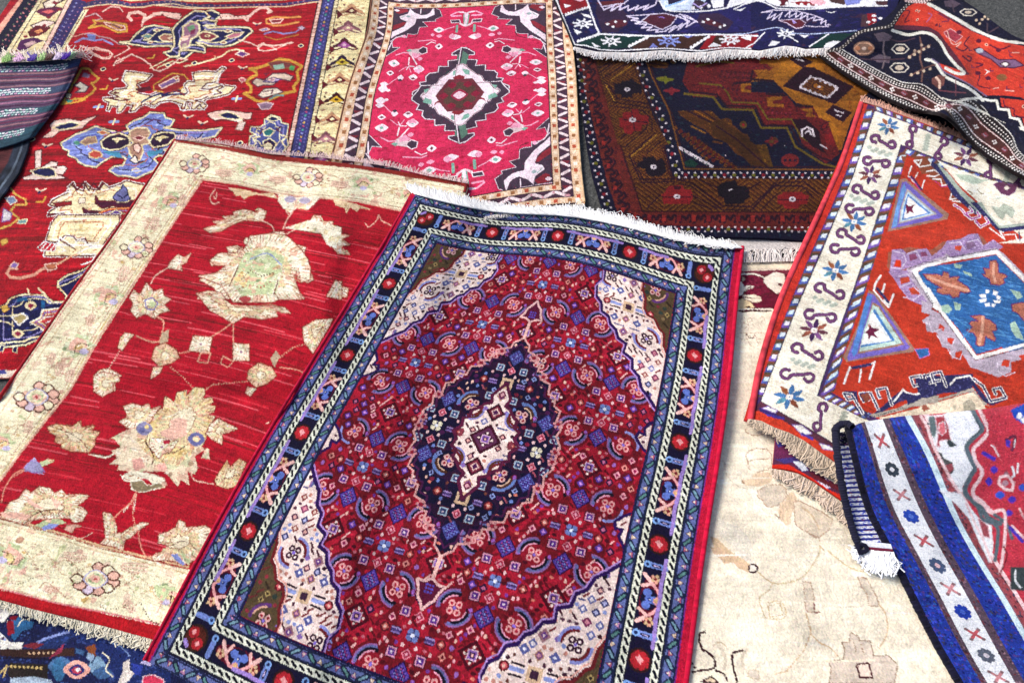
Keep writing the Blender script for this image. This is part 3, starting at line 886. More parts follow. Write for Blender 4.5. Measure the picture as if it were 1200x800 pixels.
    r.trace((800, 640, 5), """
p #e0bf9c 160,0 250,20 320,70 380,110 390,150 330,130 290,90 240,105 230,80 180,40
p #eee2ce 300,0 380,40 420,90 390,100 340,60
o #3a1420 30 30 412,128
o #f6ead8 20 20 412,128
s #d8c29c 7 440,150 490,190 540,215 620,210 700,180 760,110 800,40 805,0
s #d8c29c 7 850,25 930,90 1000,130 1060,145 1200,150
s #d8c29c 6 525,220 500,260 450,300 470,380 500,420 600,415 590,340 560,320 500,330
c #cdb48c 5 500,345 570,330 590,400 510,410
b #e4d4bc l8 5 705,205 750,210 770,300 775,390 790,385 740,385 720,370 715,290
s #8a5a54 6 770,330 775,385 800,382
b #e8d8c2 l8 5 1025,170 1080,190 1120,260 1150,330 1140,350 1090,345 1080,280 1045,230
s #dabb96 7 720,390 740,450 750,500 730,560 700,620 650,680 600,730 540,745
s #dabb96 6 750,510 800,560 860,590 910,640
s #dabb96 6 1150,340 1190,400 1200,500 1150,600
d #b9a99a 4 13 925,355 1015,355
b #dccbb8 #a08670 5 860,670 940,660 950,600 930,560 980,560 975,520 990,505 1020,520 1040,550 1100,550 1110,600 1120,640 1200,635 1260,690 1240,800 860,800 870,720
s #a08670 4 1000,560 1020,620
s #a08670 4 1045,570 1060,630
B #f4dcc8 #4a1424 #4a1424 7 1020,690 1090,685 1110,765 1040,765
s #3a1420 11 130,500 100,510 100,560 115,600 150,620 185,660 190,700 170,715 100,725 60,735
d #3a1420 8 20 55,685 70,705 60,735
b #e6cfae #3a1420 8 110,790 170,760 210,800
s #3a1420 9 190,725 240,745 260,780
s #3a1420 11 350,610 300,620 290,660 300,720 320,790
s #cdb79c 6 180,580 220,560 260,590
s #dccdb6 16 210,580 240,620 250,680 240,720
s #dccdb6 14 380,600 350,640 350,700
b #e4d4c0 #d0bca2 5 380,760 390,720 440,725 450,780
""")
    for _ in range(160):
        v = rng.uniform(30, 150); u = rng.uniform(0, 140); r.line([(u, v), (u + rng.uniform(6, 30), v + rng.normal() * .3)], rng.uniform(.15, .4), ('#f1e4c8', '#fbf3e2', '#f4e6ce')[rng.integers(3)], 'u') if r.C[min(int(v / 190 * r.nv), r.nv - 1), min(int(u / 150 * r.nu), r.nu - 1)].sum() > 2.6 else None
    r.mottle('c8', [(1.35, '#f3e6cc')], (3, 40)); r.mottle('c8', [(1.3, '#f9efdc')], (3, 30)); r.mottle('#7a1a34', [(.6, '#5a1228'), (1.0, '#9a3a50')], (3, 5))
    r.finish(.035, .02, streak=.015)
    t = thing('oriental_rug', 'pale cream rug with faint beige flowers and wine red stripe, between two brighter rugs', 'rug')
    r.build(t, thick=.008, edge='#d8c8b0', wave=lambda U, V: .005 * (1 + np.sin(U / 12. + V / 17) * np.cos(V / 14)))
    top = [(735, 311), (862, 307), (932, 305), (1010, 301)]
    sheet(t, 'kilim_end', [[(735, 268), (862, 277), (940, 275), (1010, 272)], [(735, 300), (862, 294), (936, 291), (1010, 288)]], '#cfc6c0', 220, 14, lift=.003, noise=.07)
    base = [(735, 311), (862, 308), (932, 306), (1010, 302)]
    fringe(t, base, [(735, 299), (862, 293), (936, 291), (1010, 288)], 330, '#e6dcd4', r=.0017, lift=.005, vary=.06, curl=.25, clump=3, c2='#c9bdb6')
rug_cream()
# ================================================================== dark blue rug peeping out bottom left
def rug_blue_corner():
    a = np.array(ground(-60, 640)); b = np.array(ground(230, 720)); ex = (b - a) / np.linalg.norm(b - a); ey = np.array([ex[1], -ex[0]])
    P = lambda u, v: to_px(*(a + ex * (u / 100) + ey * (v / 100)))
    r = Rug([((u, v), P(u, v)) for u in (0, 60, 120) for v in (0, 70)], (0, 84), (0, 62), 520, 460, '#1b2048', jit=.4); r.pw = 1.5
    r.trace((0, 640, 5), """
p #f0eadc -300,0 300,40 500,200 460,290 380,310 300,330 220,350 180,390 120,420 60,440 -300,440
p #1f2c60 400,330 560,360 760,400 1000,480 1000,900 640,800 560,620 480,560 400,500 380,400
b #1a1a40 #d8c8b0 6 -20,340 0,370 -30,440
b #2b5a86 #15163a 9 60,420 100,400 150,420 205,440 190,480 130,500 110,530 80,560 60,520 40,480 50,440
p #8a1a28 40,440 80,430 85,510 45,520
p #6a1020 50,405 110,405 90,430 60,430
s #15163a 12 10,480 30,440 60,405 110,400 140,420
s #e8dcc0 6 100,470 130,430 150,425
p #f0eadc 0,500 60,560 140,560 120,620 0,620
p #22305e 140,590 220,560 300,520 380,490 420,480 400,560 300,600 200,640 140,640
s #8a98d0 14 220,560 290,530 400,500
p #7a2a34 130,580 200,560 260,570 200,600
p #3a2420 0,600 140,600 340,600 460,590 440,640 200,650 0,640
d #e0b890 8 26 170,625 340,620
s #1a1428 8 0,655 120,650 300,660
p #2b2320 60,680 280,690 280,780 80,790 40,740
d #cdb070 9 24 40,700 240,710
s #cdb070 9 0,740 40,700 20,760
o #4a6f9a 75 55 355,700
o #3a6a92 45 70 345,720
o #7a98b0 50 60 570,700
o #3f5f8a 60 36 600,740
o #e8a898 80 56 450,720
o #2a2a68 48 34 450,722
o #b03a50 30 22 450,724
o #f4e8e0 16 12 455,720
b #8aa0b8 #1a2a50 6 520,600 560,640 540,680 500,650
p #8a4a28 500,590 560,570 560,640 520,620
b #3f5f8a #1a2a50 6 440,590 500,610 490,640 440,625
p #e9dcd0 720,680 760,660 760,720 790,740 740,800 690,800 720,730
p #30409a 770,680 840,700 820,760 780,740
p #b8b0d8 820,680 860,650 900,660 880,700
b #d03a58 #f0c8d0 6 840,760 900,750 960,780 960,860 820,860
p #a8b8c8 60,770 200,760 300,780 320,860 60,860
p #8f3048 280,660 340,600 380,560 360,620
b #5c7fae #15163a 7 620,860 660,800 700,820 690,900
s #e8dcc0 8 600,620 640,660 620,720 660,760
s #7f98c8 9 640,560 700,580 760,640
""")
    for _ in range(220):
        u, v = rng.uniform(2, 70), rng.uniform(30, 60)
        if r.C[int(v / 62 * (r.nv - 1)), int(u / 84 * (r.nu - 1))].sum() < 1: r.oval(u, v, rng.uniform(.6, 1.6), rng.uniform(.5, 1.3), ('#2a3a78', '#4a68a8', '#15183c', '#7a3048')[rng.integers(4)], 'u')
    r.mottle('#f0eadc', [(.9, '#c9c2c0'), (1.2, '#8a98c0'), (1.5, '#4a3a58')], (6, 7)); r.mottle('#1f2c60', [(.9, '#2c4080'), (1.2, '#14183c')], (5, 6)); r.mottle('#22305e', [(.9, '#3a4a86')], (5, 6)); r.mottle('#1b2048', [(.8, '#2c3a70'), (1.3, '#3f5a96')], (5, 6))
    r.finish(.10, .03)
    t = thing('oriental_rug', 'dark blue rug with sky blue flowers and a white band, in the bottom left corner', 'rug')
    r.build(t, thick=.008, edge='#15163a')
rug_blue_corner()
# ================================================================== dark brown and navy rug
pal(n4='#14112c', o4='#a0601c', r4='#5a1420', v4='#2c0f20', q4='#8a1d22', w4='#efe0e6', g4='#6f5a1c')
def rug_dark():
    # u across, v down; px lines of the bands fix the mapping
    ctrl = [((0, 0), (676, 60)), ((0, 20), (678, 112)), ((0, 50), (684, 202)), ((0, 78), (712, 277)),
            ((27.5, 0), (738, 62)), ((28.2, 50), (786, 202)), ((100, 50), (903, 203)), ((100, 78), (905, 278)), ((28, 78), (800, 277)),
            ((130, 0), (1010, 62)), ((150, 50), (1020, 214)), ((60, 0), (800, 62)), ((200, 0), (1120, 66)), ((200, 60), (1130, 250))]
    r = Rug(ctrl, (0, 200), (-24, 78.5), 900, 520, 'n4', jit=.35, reg=.3); r.fat = 1.35
    r.trace((0, 0, 1), """
p n4 560,40 702,40 708,130 730,250 740,300 560,300
p #5e1a1c 692,40 702,62 707,85 714,110 722,150 736,205 752,250 760,262 1100,262 1100,277 728,262 700,160 688,112 682,60
""")
    # brown main border
    r.trace((0, 0, 1), """
p #6a2420 680,40 697,40 700,90 724,165 752,248 1130,249 1130,266 728,262 712,215 692,132 684,100
p #643618 694,40 740,40 756,100 769,140 787,207 1130,211 1130,250 752,248 724,160 704,90
p n4 738,40 752,40 762,90 782,130 800,199 1100,200 1100,210 787,209 771,150 752,100
l #3a1218 1.2 694,60 704,92 724,160 753,248 960,249
l #3a1218 1.0 740,62 756,100 770,140 788,208 1100,211
l #7a4a1e 1.3 754,62 764,90 784,130 802,198 1000,199
l #3a1218 .8 757,62 768,95 788,135 804,195 1000,196
l #3a1218 1 737,62 752,100 767,140 785,207
""")
    # meander on the red-brown border
    for base, dx, dy, n in (((686, 72), .14, 1, 0),):
        for k, (x, y) in enumerate(resample([(687, 72), (694, 112), (704, 150), (715, 200), (734, 255)], 13)):
            s_ = 1 if k % 2 else -1
            r.trace((x, y, 1), "s v4 2.2 -5,-4 1,-5 4,-1 0,1 -3,4 3,6\ns v4 1.8 5,4 8,0 6,-4\n")
            r.poly([(x - 4 + 2 * s_, y + 1), (x + 2 * s_, y + 1), (x + 2 * s_, y + 6), (x - 4 + 2 * s_, y + 6)], '#9c2a26' if k % 2 else '#7a2a22')
    for k, (x, y) in enumerate(resample([(752, 256), (960, 257)], 17)):
        r.trace((x, y, 1), "s v4 2.2 -7,4 -4,-3 0,1 3,-4 7,-1 5,4\n")
        r.poly([(x - 11, y - 4), (x - 6, y - 4), (x - 6, y + 3), (x - 11, y + 3)], ('#9c2a26', '#7a1a20')[k % 2])
    # dotted navy lines
    def dots(P, step, off, c2=True):
        Q = resample(P, step)
        for k, (x, y) in enumerate(Q):
            r.oval(x + (off[0] if k % 2 else -off[0]), y + (off[1] if k % 2 else -off[1]), 1.25, 1.15, 'w4')
            if c2 and k % 3 == 0: r.oval(x, y, 2.2, 2.0, ('#6f6a1c', '#8a1d2a')[k // 3 % 2])
            
    dots([(680, 70), (683, 112), (690, 150), (700, 200), (716, 255)], 4.1, (3.0, 0))
    dots([(745, 62), (757, 100), (776, 140), (794, 203)], 4.6, (3.2, 0))
    dots([(792, 205), (1100, 206)], 3.8, (0, 2.6), True)
    dots([(760, 268.5), (1100, 269)], 3.9, (0, 2.3))
    # octagons and brown lattice of the main border
    r.trace((640, 0, 5), """
p #643618 290,350 500,350 600,640 720,850 420,850
s v4 6 300,400 380,370
s v4 5 310,430 420,350
s v4 5 330,460 480,370
l v4 6 340,480 400,600 640,640
l v4 6 360,490 420,580 600,610
s v4 5 370,620 560,650 600,700 580,760
s #c08a2c 4 350,500 400,590
l #c08a2c 3 380,470 520,370
p #1a0f20 400,490 440,490 440,475 480,475 500,460 530,485 560,500 560,545 510,550 500,570 440,575 440,555 400,550
o w4 16 12 475,525
o n4 6 5 475,525
p q4 430,690 450,690 450,660 500,655 500,640 540,640 545,670 600,680 600,725 560,735 560,765 510,770 500,790 460,780 450,750 430,745
l v4 4 450,700 590,720
l v4 4 500,650 520,770
o w4 20 14 507,703
o n4 7 5 507,703
l v4 5 560,640 620,700 620,760
""")
    r.trace((670, 130, 5), """
l v4 5 290,160 320,130
l v4 6 310,215 440,100
l v4 5 330,270 500,120
l v4 6 340,270 400,400 690,400
l v4 5 365,290 420,405 
l #c08a2c 3 350,265 500,140
l v4 5 440,250 520,180
p #190f1c 385,300 415,295 415,270 460,270 480,265 500,290 530,275 550,310 550,340 560,350 530,380 470,385 440,370 430,340 385,330
o w4 18 13 480,328
o n4 7 5 480,328
p q4 525,490 545,480 565,440 650,435 660,460 700,460 710,510 690,545 640,545 540,545
p #3a1020 595,440 640,440 640,460 600,460
l v4 4 530,505 700,505
o w4 19 13 618,502
o n4 7 5 618,502
l v4 6 400,420 600,415
l v4 6 620,405 700,420 880,555 1050,560
l v4 5 640,430 700,440 880,580 1060,580
l v4 5 720,540 820,575
l v4 5 700,490 850,570
l v4 6 440,570 520,490
p #190f1c 850,450 880,420 960,405 975,440 1020,440 1040,460 1040,510 1000,530 990,545 900,545 890,510 860,500
o w4 22 15 938,472
o n4 8 6 938,472
l v4 6 1060,570 1200,430
l v4 5 1110,580 1200,490
l v4 6 1020,470 1100,420
l v4 6 740,400 850,450
""")
    r.trace((860, 180, 5), """
l v4 6 0,310 100,310 230,190 400,190 460,250
l v4 5 0,330 110,330 240,170 410,165 500,240
p q4 255,245 280,240 290,225 400,225 410,240 440,245 430,295 390,300 380,320 300,325 290,300 255,295
l v4 4 260,270 430,272
o w4 20 15 343,267
o n4 8 6 343,267
p #190f1c -60,230 20,200 60,240 60,290 -40,300
""")
    # navy field: brown serrated bars, orange medallion
    r.trace((640, 0, 5), """
s #7a7020 7 650,460 690,455 740,470
o #7a7a22 48 10 700,468
o #7a7a22 10 24 700,470
o #8a2430 50 10 735,532
o #8a2430 12 24 735,535
o #8a2430 20 18 735,533
p #5c3216 580,370 640,350 720,370 710,400 640,400
l v4 5 600,370 690,385
""")
    r.trace((670, 130, 5), """
p #5c3216 620,0 820,0 870,50 920,60 1000,130 1060,190 1100,230 1180,330 1120,330 1040,290 960,250 900,180 830,160 780,110 730,90 640,30
l v4 8 680,0 860,90 1000,200 1150,320
l v4 6 760,0 900,90 1040,200 1160,300
l #a8651c 4 720,0 880,90 1020,200 1150,310
s #5c3216 9 860,60 920,50 940,90
s #5c3216 9 960,150 1020,140 1040,180
s #5c3216 8 830,180 880,190
s #8a5a1c 7 700,90 780,130
d #6a3a14 12 30 610,100 700,190 790,280
d #5a1c1c 12 30 640,120 740,210 830,290
d #6a3a14 12 30 680,140 780,220 900,320
d #5a1c1c 12 30 720,160 820,240 950,330
d #6a3a14 10 28 760,190 860,260 960,330
p #173a30 660,300 700,280 740,310 720,330 670,325
l w4 13 635,218 822,325
d n4 5 32 655,232 800,318
d #1a6a50 5 64 660,240 790,310
o #5a3020 24 20 1185,175
""")
    r.trace((840, 60, 5), """
p o4 180,20 600,20 780,130 900,230 840,300 780,420 730,580 700,580 640,420 600,350 460,300 330,170 200,180 320,60
p #b5701e 200,180 330,172 460,250 560,330 600,400 660,470 700,560 720,470 640,360 500,260 330,150 380,60 420,60 440,50 600,60 640,130
p #6b1c20 -200,20 60,20 160,60 60,60 90,100 0,110 -60,90
p #6b1c20 -150,-30 200,20 360,50 330,100 200,170 200,240 400,250 460,320 560,320 600,390 650,410 690,520 720,600 640,660 560,600 500,540 470,470 440,430 270,430 230,340 60,330 20,270 -140,270 -200,180
l g4 9 -190,250 -20,270 30,340 210,345 260,450 410,450 460,560 620,660 700,680
l v4 8 -150,240 0,255 55,320 225,325 275,435 430,435 480,540 620,630 700,650
l g4 7 -100,190 20,200 60,240 90,300 240,305 300,400 440,400 490,500 600,570
l g4 7 -120,90 10,60 100,70
p o4 140,190 200,185 200,200 165,205 165,225 200,230 200,245 140,240
p o4 290,270 380,265 380,285 325,290 330,310 390,310 395,330 300,325
p o4 250,50 360,55 370,90 310,95 300,75 250,75
p o4 220,110 300,110 310,150 240,150
p o4 490,340 560,335 560,360 520,365 525,385 590,385
b q4 v4 4 620,430 660,410 640,450 610,460
d #4a1424 7 26 30,120 190,130
d #4a1424 7 26 20,150 180,160
d #4a1424 7 26 10,210 120,230
d #4a1424 7 26 110,280 260,300
d #4a1424 7 26 300,340 430,380
d #8a2a3a 6 26 40,135 180,145
d #8a2a3a 6 26 300,360 430,365
l v4 10 210,120 200,165 330,175
l v4 10 290,250 400,260
l v4 10 460,320 560,325
l v4 10 100,190 200,180
p #240c1c 440,400 520,400 560,430 600,470 610,540 640,600 560,560 500,500
l w4 8 500,500 500,460 530,445 560,460 570,500
l w4 6 520,480 540,465 555,490
p q4 630,500 670,470 700,560 640,540
l w4 5 605,548 645,570
b v4 v4 4 430,50 480,30 560,65 500,95
l w4 5 465,45 510,60
b #2a0c1e v4 3 510,92 570,100 800,210 690,310 640,290 390,205
b #6a3a1c w4 6 550,152 610,165 710,215 650,275 560,245 485,210
d w4 8 30 550,152 710,215 650,275 485,210 550,152
b #a8651c v4 4 570,185 630,205 620,235 560,215
o w4 10 6 600,210
b #2a0c1e v4 3 680,315 790,360 740,415 640,360
l w4 5 690,345 745,365
l w4 5 700,375 730,382
o #6a1c24 40 12 320,530
o #6a1c24 12 28 320,530
o #5a4020 14 10 320,530
o #7a2024 52 38 430,640
d n4 8 30 400,640 460,640
p #4a2a14 -40,420 20,400 140,480 240,560 330,680 200,670 100,560 -20,500
l v4 7 0,440 120,520 300,680
p #5a3a14 230,550 290,545 330,680 280,660
d w4 3 300 50,610 400,555
""")
    # outside right part of the field
    # slanting lines of the brown border
    X, Y = r.space['p']
    br = r.near('#643618', .03)
    tri = lambda t, p: np.abs((t / p) % 1 - .5) * p
    left = br & (Y < 206)
    h = (X - .2 * Y + tri(Y, 44) * 1.5) % 5.2
    r.C[left & (h < 1.9)] = hexc('#3a1418'); r.C[left & (h > 4.3)] = hexc('#84501c')
    h = (Y + tri(X - 20, 66) * .75) % 5.4
    bot = br & (Y >= 206)
    r.C[bot & (h < 1.9)] = hexc('#3a1418'); r.C[bot & (h > 4.5)] = hexc('#84501c')
    r.mottle('n4', [(1.0, '#1c2a3c'), (1.4, '#2a1a2c')], (5, 7)); r.mottle('o4', [(.9, '#8a4a14'), (1.3, '#b06a20')], (4, 8)); r.mottle('#6b1c20', [(.8, '#4c1420'), (1.1, '#8a2a26')], (3, 4)); r.mottle('#5c3216', [(.8, '#4c2a18'), (1.0, '#8a5a1c')], (3, 5))
    Fd = (r.U > 34) & (r.V < 48)
    r.fill(['n4', '#1c2a3c'], 6, [lambda x, y: (r.oval(x, y, 1.9, 1.6, '#5a4020', 'u'), r.oval(x, y, .8, .7, '#8a2024', 'u')), lambda x, y: r.oval(x, y, 1.2, 1.1, '#6a1c28', 'u'), lambda x, y: r.line([(x - 1.5, y), (x + 1.5, y)], .8, '#5c5a20', 'u')], Fd, 2.6, sym=False)
    r.finish(.10, .05, streak=.02, dim=.80)
    t = thing('oriental_rug', 'dark brown navy rug with ochre field and white dotted lines, beside the rose pink rug', 'rug')
    r.build(t, thick=.009, edge='#151022', wave=lambda U, V: .005 * (1 + np.sin(U / 15. + V / 9)))
rug_dark()
# ================================================================== rose-red rug with a stepped diamond, top middle
pal(w3='#f8dfe8', d3='#453444', p3='#cf2d56', b3='#8c2a36', g3='#7fae9c', k3='#f3a3bd', m3='#6d2233')
def rug_rose():
    ctrl = [((0, 0), (462, 9)), ((100, 0), (639, 4)), ((100, 150), (647, 215)), ((0, 150), (411, 256)), ((50, 75), (538, 112)), ((0, 75), (439, 111)), ((100, 75), (642.5, 100)),
            ((50, 150), (546, 231)), ((117, 60), (674, 84)), ((117, 163), (685.5, 239)), ((116, 20), (667, 34)), ((-17, 30), (432, 36)), ((-17, 110), (393, 172)), ((50, -15), (548, -9))]
    r = Rug(ctrl, (-17.5, 117), (-26, 163), 620, 620, 'p3', jit=.3, reg=.05); r.pw = 1.3; r.fat = 1.15; r.angular = True
    def rect(m, n, c): r.poly([(-m, -n), (100 + m, -n), (100 + m, 150 + n), (-m, 150 + n)], c, 'u')
    rect(99, 99, '#e2b183'); rect(16.4, 12.4, '#2d1c24'); rect(11.6, 99, '#2d1c24')
    r.poly([(-16.6, -99), (116.6, -99), (116.6, 162), (-16.6, 162)], '#e6c2a2', 'u')
    r.poly([(-11.4, -11.5), (111.4, -11.5), (111.4, 158.6), (-11.4, 158.6)], '#4a3040', 'u')
    r.poly([(-5.2, -5), (105.2, -5), (105.2, 154.4), (-5.2, 154.4)], '#2d1c24', 'u')
    r.poly([(-4.8, -4.6), (104.8, -4.6), (104.8, 154), (-4.8, 154)], '#e6c2a2', 'u')
    r.poly([(-.6, -.6), (100.6, -.6), (100.6, 150.6), (-.6, 150.6)], '#33202c', 'u')
    r.poly([(0, 0), (100, 0), (100, 150), (0, 150)], 'p3', 'u')
    # small squares on the tan stripes
    for k, v in enumerate(np.arange(-22, 164, 4.1)):
        for u, lo, hi in ((-2.7, -4, 154), (102.7, -4, 154), (-14, -99, 200), (114, -99, 200)):
            if lo <= v <= hi: r.poly([(u - 1.1, v - 1.2), (u + 1.1, v - 1.2), (u + 1.1, v + 1.2), (u - 1.1, v + 1.2)], ('#b5523a', '#f6dcc0', '#9c6a44', '#f8e3d0')[k % 4], 'u')
    for k, u in enumerate(np.arange(-14, 116, 4.1)):
        for v, lo, hi in ((-2.6, -2, 103), (152.3, -2, 103), (160.4, -99, 200), (-14, -99, 200)):
            if lo <= u <= hi: r.poly([(u - 1.2, v - 1.1), (u + 1.2, v - 1.1), (u + 1.2, v + 1.1), (u - 1.2, v + 1.1)], ('#b5523a', '#f6dcc0', '#9c6a44', '#f8e3d0')[k % 4], 'u')
    for k, v in enumerate(np.arange(-8, 158, 5.4)):
        for u in (-8.2, 108.2):
            s_ = 1 if k % 2 else -1
            r.poly([(u - 2.8, v - 2.4), (u + 2.8, v - 2.4), (u, v + 1.6)], '#7c2a38' if k % 3 == 0 else '#4a3448', 'u')
            r.line([(u - 2.2, v - 1.2 * s_), (u + 2.0, v + 1.2 * s_)], 1.5, '#f1d7d8', 'u')
    for k, u in enumerate(np.arange(-8, 108, 6.6)):
        for v in (-8.2, 156.4):
            s_ = 1 if k % 2 else -1
            r.line([(u - 2.6, v - 1.1 * s_), (u + 2.6, v + 1.1 * s_)], 1.5, '#f1d7d8', 'u'); r.line([(u + 2.6, v + 1.1 * s_), (u + 4.6, v + 1.0 * s_)], 1.2, '#c9929a', 'u')
    fld = (r.U > 0) & (r.U < 100) & (r.V > 0) & (r.V < 150)
    for _ in range(50):
        v = rng.uniform(0, 150); u = rng.uniform(0, 90); r.line([(u, v), (u + rng.uniform(4, 14), v)], .7, '#b92a48', 'u', only=fld)
    M4 = (50, 75, ((1, 1), (-1, 1), (1, -1), (-1, -1)))
    r.trace((380, 0, 6.667), """
B d3 w3 d3 4 545,60 560,62 870,62 900,80 920,130 870,150 870,168 770,172 810,210 740,212 730,270 700,270 650,262 645,300 600,290 560,290 530,330 530,375 590,372 480,440 495,300 505,200
p b3 560,72 640,72 660,90 590,110 560,100
p b3 530,200 620,175 650,180 600,215 530,235
p d3 580,235 660,215 700,195 740,165 780,160 760,190 700,230 620,250
p w3 670,70 700,100 760,120 800,118 830,100 850,68 862,70 860,112 800,142 722,152 712,190 640,240 560,275 512,305 503,262 560,238 620,208 650,172 600,152 588,132 650,110 660,95
o #9fb0b0 22 14 655,132
s w3 7 760,60 755,110
s g3 6 640,120 600,140
o w3 26 14 572,82
s m3 7 660,300 720,290 740,260
o k3 22 16 625,285
s w3 6 505,330 560,300 620,275
l w3 9 530,330 500,395
""", only=fld, mirror=M4, unit=.53)
    r.trace((380, 0, 6.667), """
b d3 w3 6 740,390 770,368 800,380 800,410 760,425 735,410
p #e6c9cc 665,390 740,378 740,440 690,450 665,430
p k3 690,410 760,430 720,455 680,445
p g3 640,395 670,385 680,400 660,410
s k3 9 565,430 620,415 660,420
s w3 9 660,455 655,505
s w3 9 690,450 720,500
o w3 48 30 545,495
o g3 14 10 545,495
o w3 30 20 515,570
o m3 17 9 515,572
o w3 44 34 740,540
o g3 10 10 742,542
p k3 715,540 770,545 740,578 705,560
o w3 34 19 470,662
s k3 6 500,665 550,625 600,600
o w3 26 24 592,610
o d3 18 12 590,632
o w3 36 26 695,610
o m3 20 8 696,612
s k3 6 580,555 640,530 665,525 680,570
s w3 7 640,545 665,520 700,520
o k3 22 18 745,465
o w3 44 28 898,235
o g3 20 14 898,235
o k3 26 16 900,280
s k3 8 925,240 960,230 1010,210
o k3 18 16 850,272
s k3 9 735,325 790,318 840,312 870,320
s w3 7 800,350 840,330 870,335
o w3 32 28 893,362
o m3 11 13 897,362
s b3 6 960,180 990,170 1060,165 1075,200
b d3 w3 6 990,155 1060,155 1060,175 990,180
s k3 12 990,120 1040,100 1085,95
s k3 14 1000,130 1070,125
s w3 12 1050,95 1100,100
l w3 20 1105,110 1105,200
l g3 8 1090,120 1092,190
l #f3d0d8 16 1060,190 1090,205
s g3 18 1040,205 1030,250
o w3 50 26 1020,290
o k3 26 24 1000,285
o b3 10 14 1062,225
o w3 20 12 485,780
o w3 38 30 440,790
""", only=fld, mirror=M4, unit=.53)
    # stepped diamond in the middle
    r.trace((380, 0, 6.667), """
B d3 w3 d3 7 1100,372 1060,385 1000,420 1000,430 1050,435 1040,470 965,478 970,522 895,520 890,570 820,578 790,600 795,640 745,650 755,680 690,715 685,735 720,790 740,830 1010,830 1110,830 1110,372
p #5a7a6a 1040,430 1090,400 1090,560 1050,560
""", only=fld, mirror=M4, unit=.53)
    r.trace((380, 0, 6.667), """
B w3 m3 w3 5 1075,500 1010,545 960,580 910,610 890,650 840,690 780,720 755,745 800,780 830,830 1110,830 1110,510
p g3 1070,540 1010,560 1000,590 960,600 1040,580
o b3 46 26 1078,605
s d3 6 870,620 840,660 800,700 740,730
p g3 780,705 850,690 840,720 790,740
b b3 w3 5 860,660 890,690 930,690 900,720 870,700
p #b7d8cc 890,790 940,760 960,790 920,810
""", only=fld, mirror=M4, unit=.53)
    cu, cv = 50, 75
    for k in range(6):
        a = k * math.pi / 3
    r.poly([(50 + 14 * math.cos(a) * 1.0, 75 + 15 * math.sin(a)) for a in np.arange(6) * math.pi / 3 + .0], '#70303a', 'u')
    r.poly([(50 + 10.5 * math.cos(a), 75 + 11 * math.sin(a)) for a in np.arange(6) * math.pi / 3 + .5], '#5a4038', 'u')
    for k in range(6):
        a = k * math.pi / 3; r.oval(50 + 9 * math.cos(a), 75 + 9.5 * math.sin(a), 2.6, 2.6, '#8a1f38', 'u')
    r.oval(50, 75, 5, 5, '#a02848', 'u'); r.oval(50, 75, 3.6, 3.2, '#f9d3de', 'u')
    r.mottle('p3', [(1.0, '#b01c40'), (1.4, '#9c2a3c')], (3, 14)); r.mottle('p3', [(1.3, '#da3a60')], (3, 12)); r.mottle('d3', [(1.0, '#552c40'), (1.4, '#2c4440')], (4, 5)); r.mottle('w3', [(1.0, '#ecc9d6'), (1.4, '#b8d0c8')], (4, 5)); r.mottle('#e6c2a2', [(1.0, '#d0a070')], (4, 5))
    r.finish(.075, .02)
    t = thing('oriental_rug', 'rose pink rug with one stepped dark diamond and tan striped border, at the top', 'rug')
    r.build(t, thick=.008, edge='#c59a70', wave=lambda U, V: .006 * (1 + np.sin(U / 18 + V / 20) * np.cos(V / 15)))
    E = lambda u, v: tuple(float(k[0]) for k in r.f(np.array([u]), np.array([v])))
    cord(t, [E(117, v) for v in np.linspace(-24, 162, 14)], .0035, '#d9b48c', lift=-.002)
    cord(t, [E(-17.4, v) for v in np.linspace(-24, 162, 14)], .0035, '#8a5a48', lift=-.002)
    base = [E(u, 163) for u in np.linspace(60, 117, 8)]
    fringe(t, base, [(x, y + 5) for x, y in base], 160, '#efe6dc', r=.001)
rug_rose()
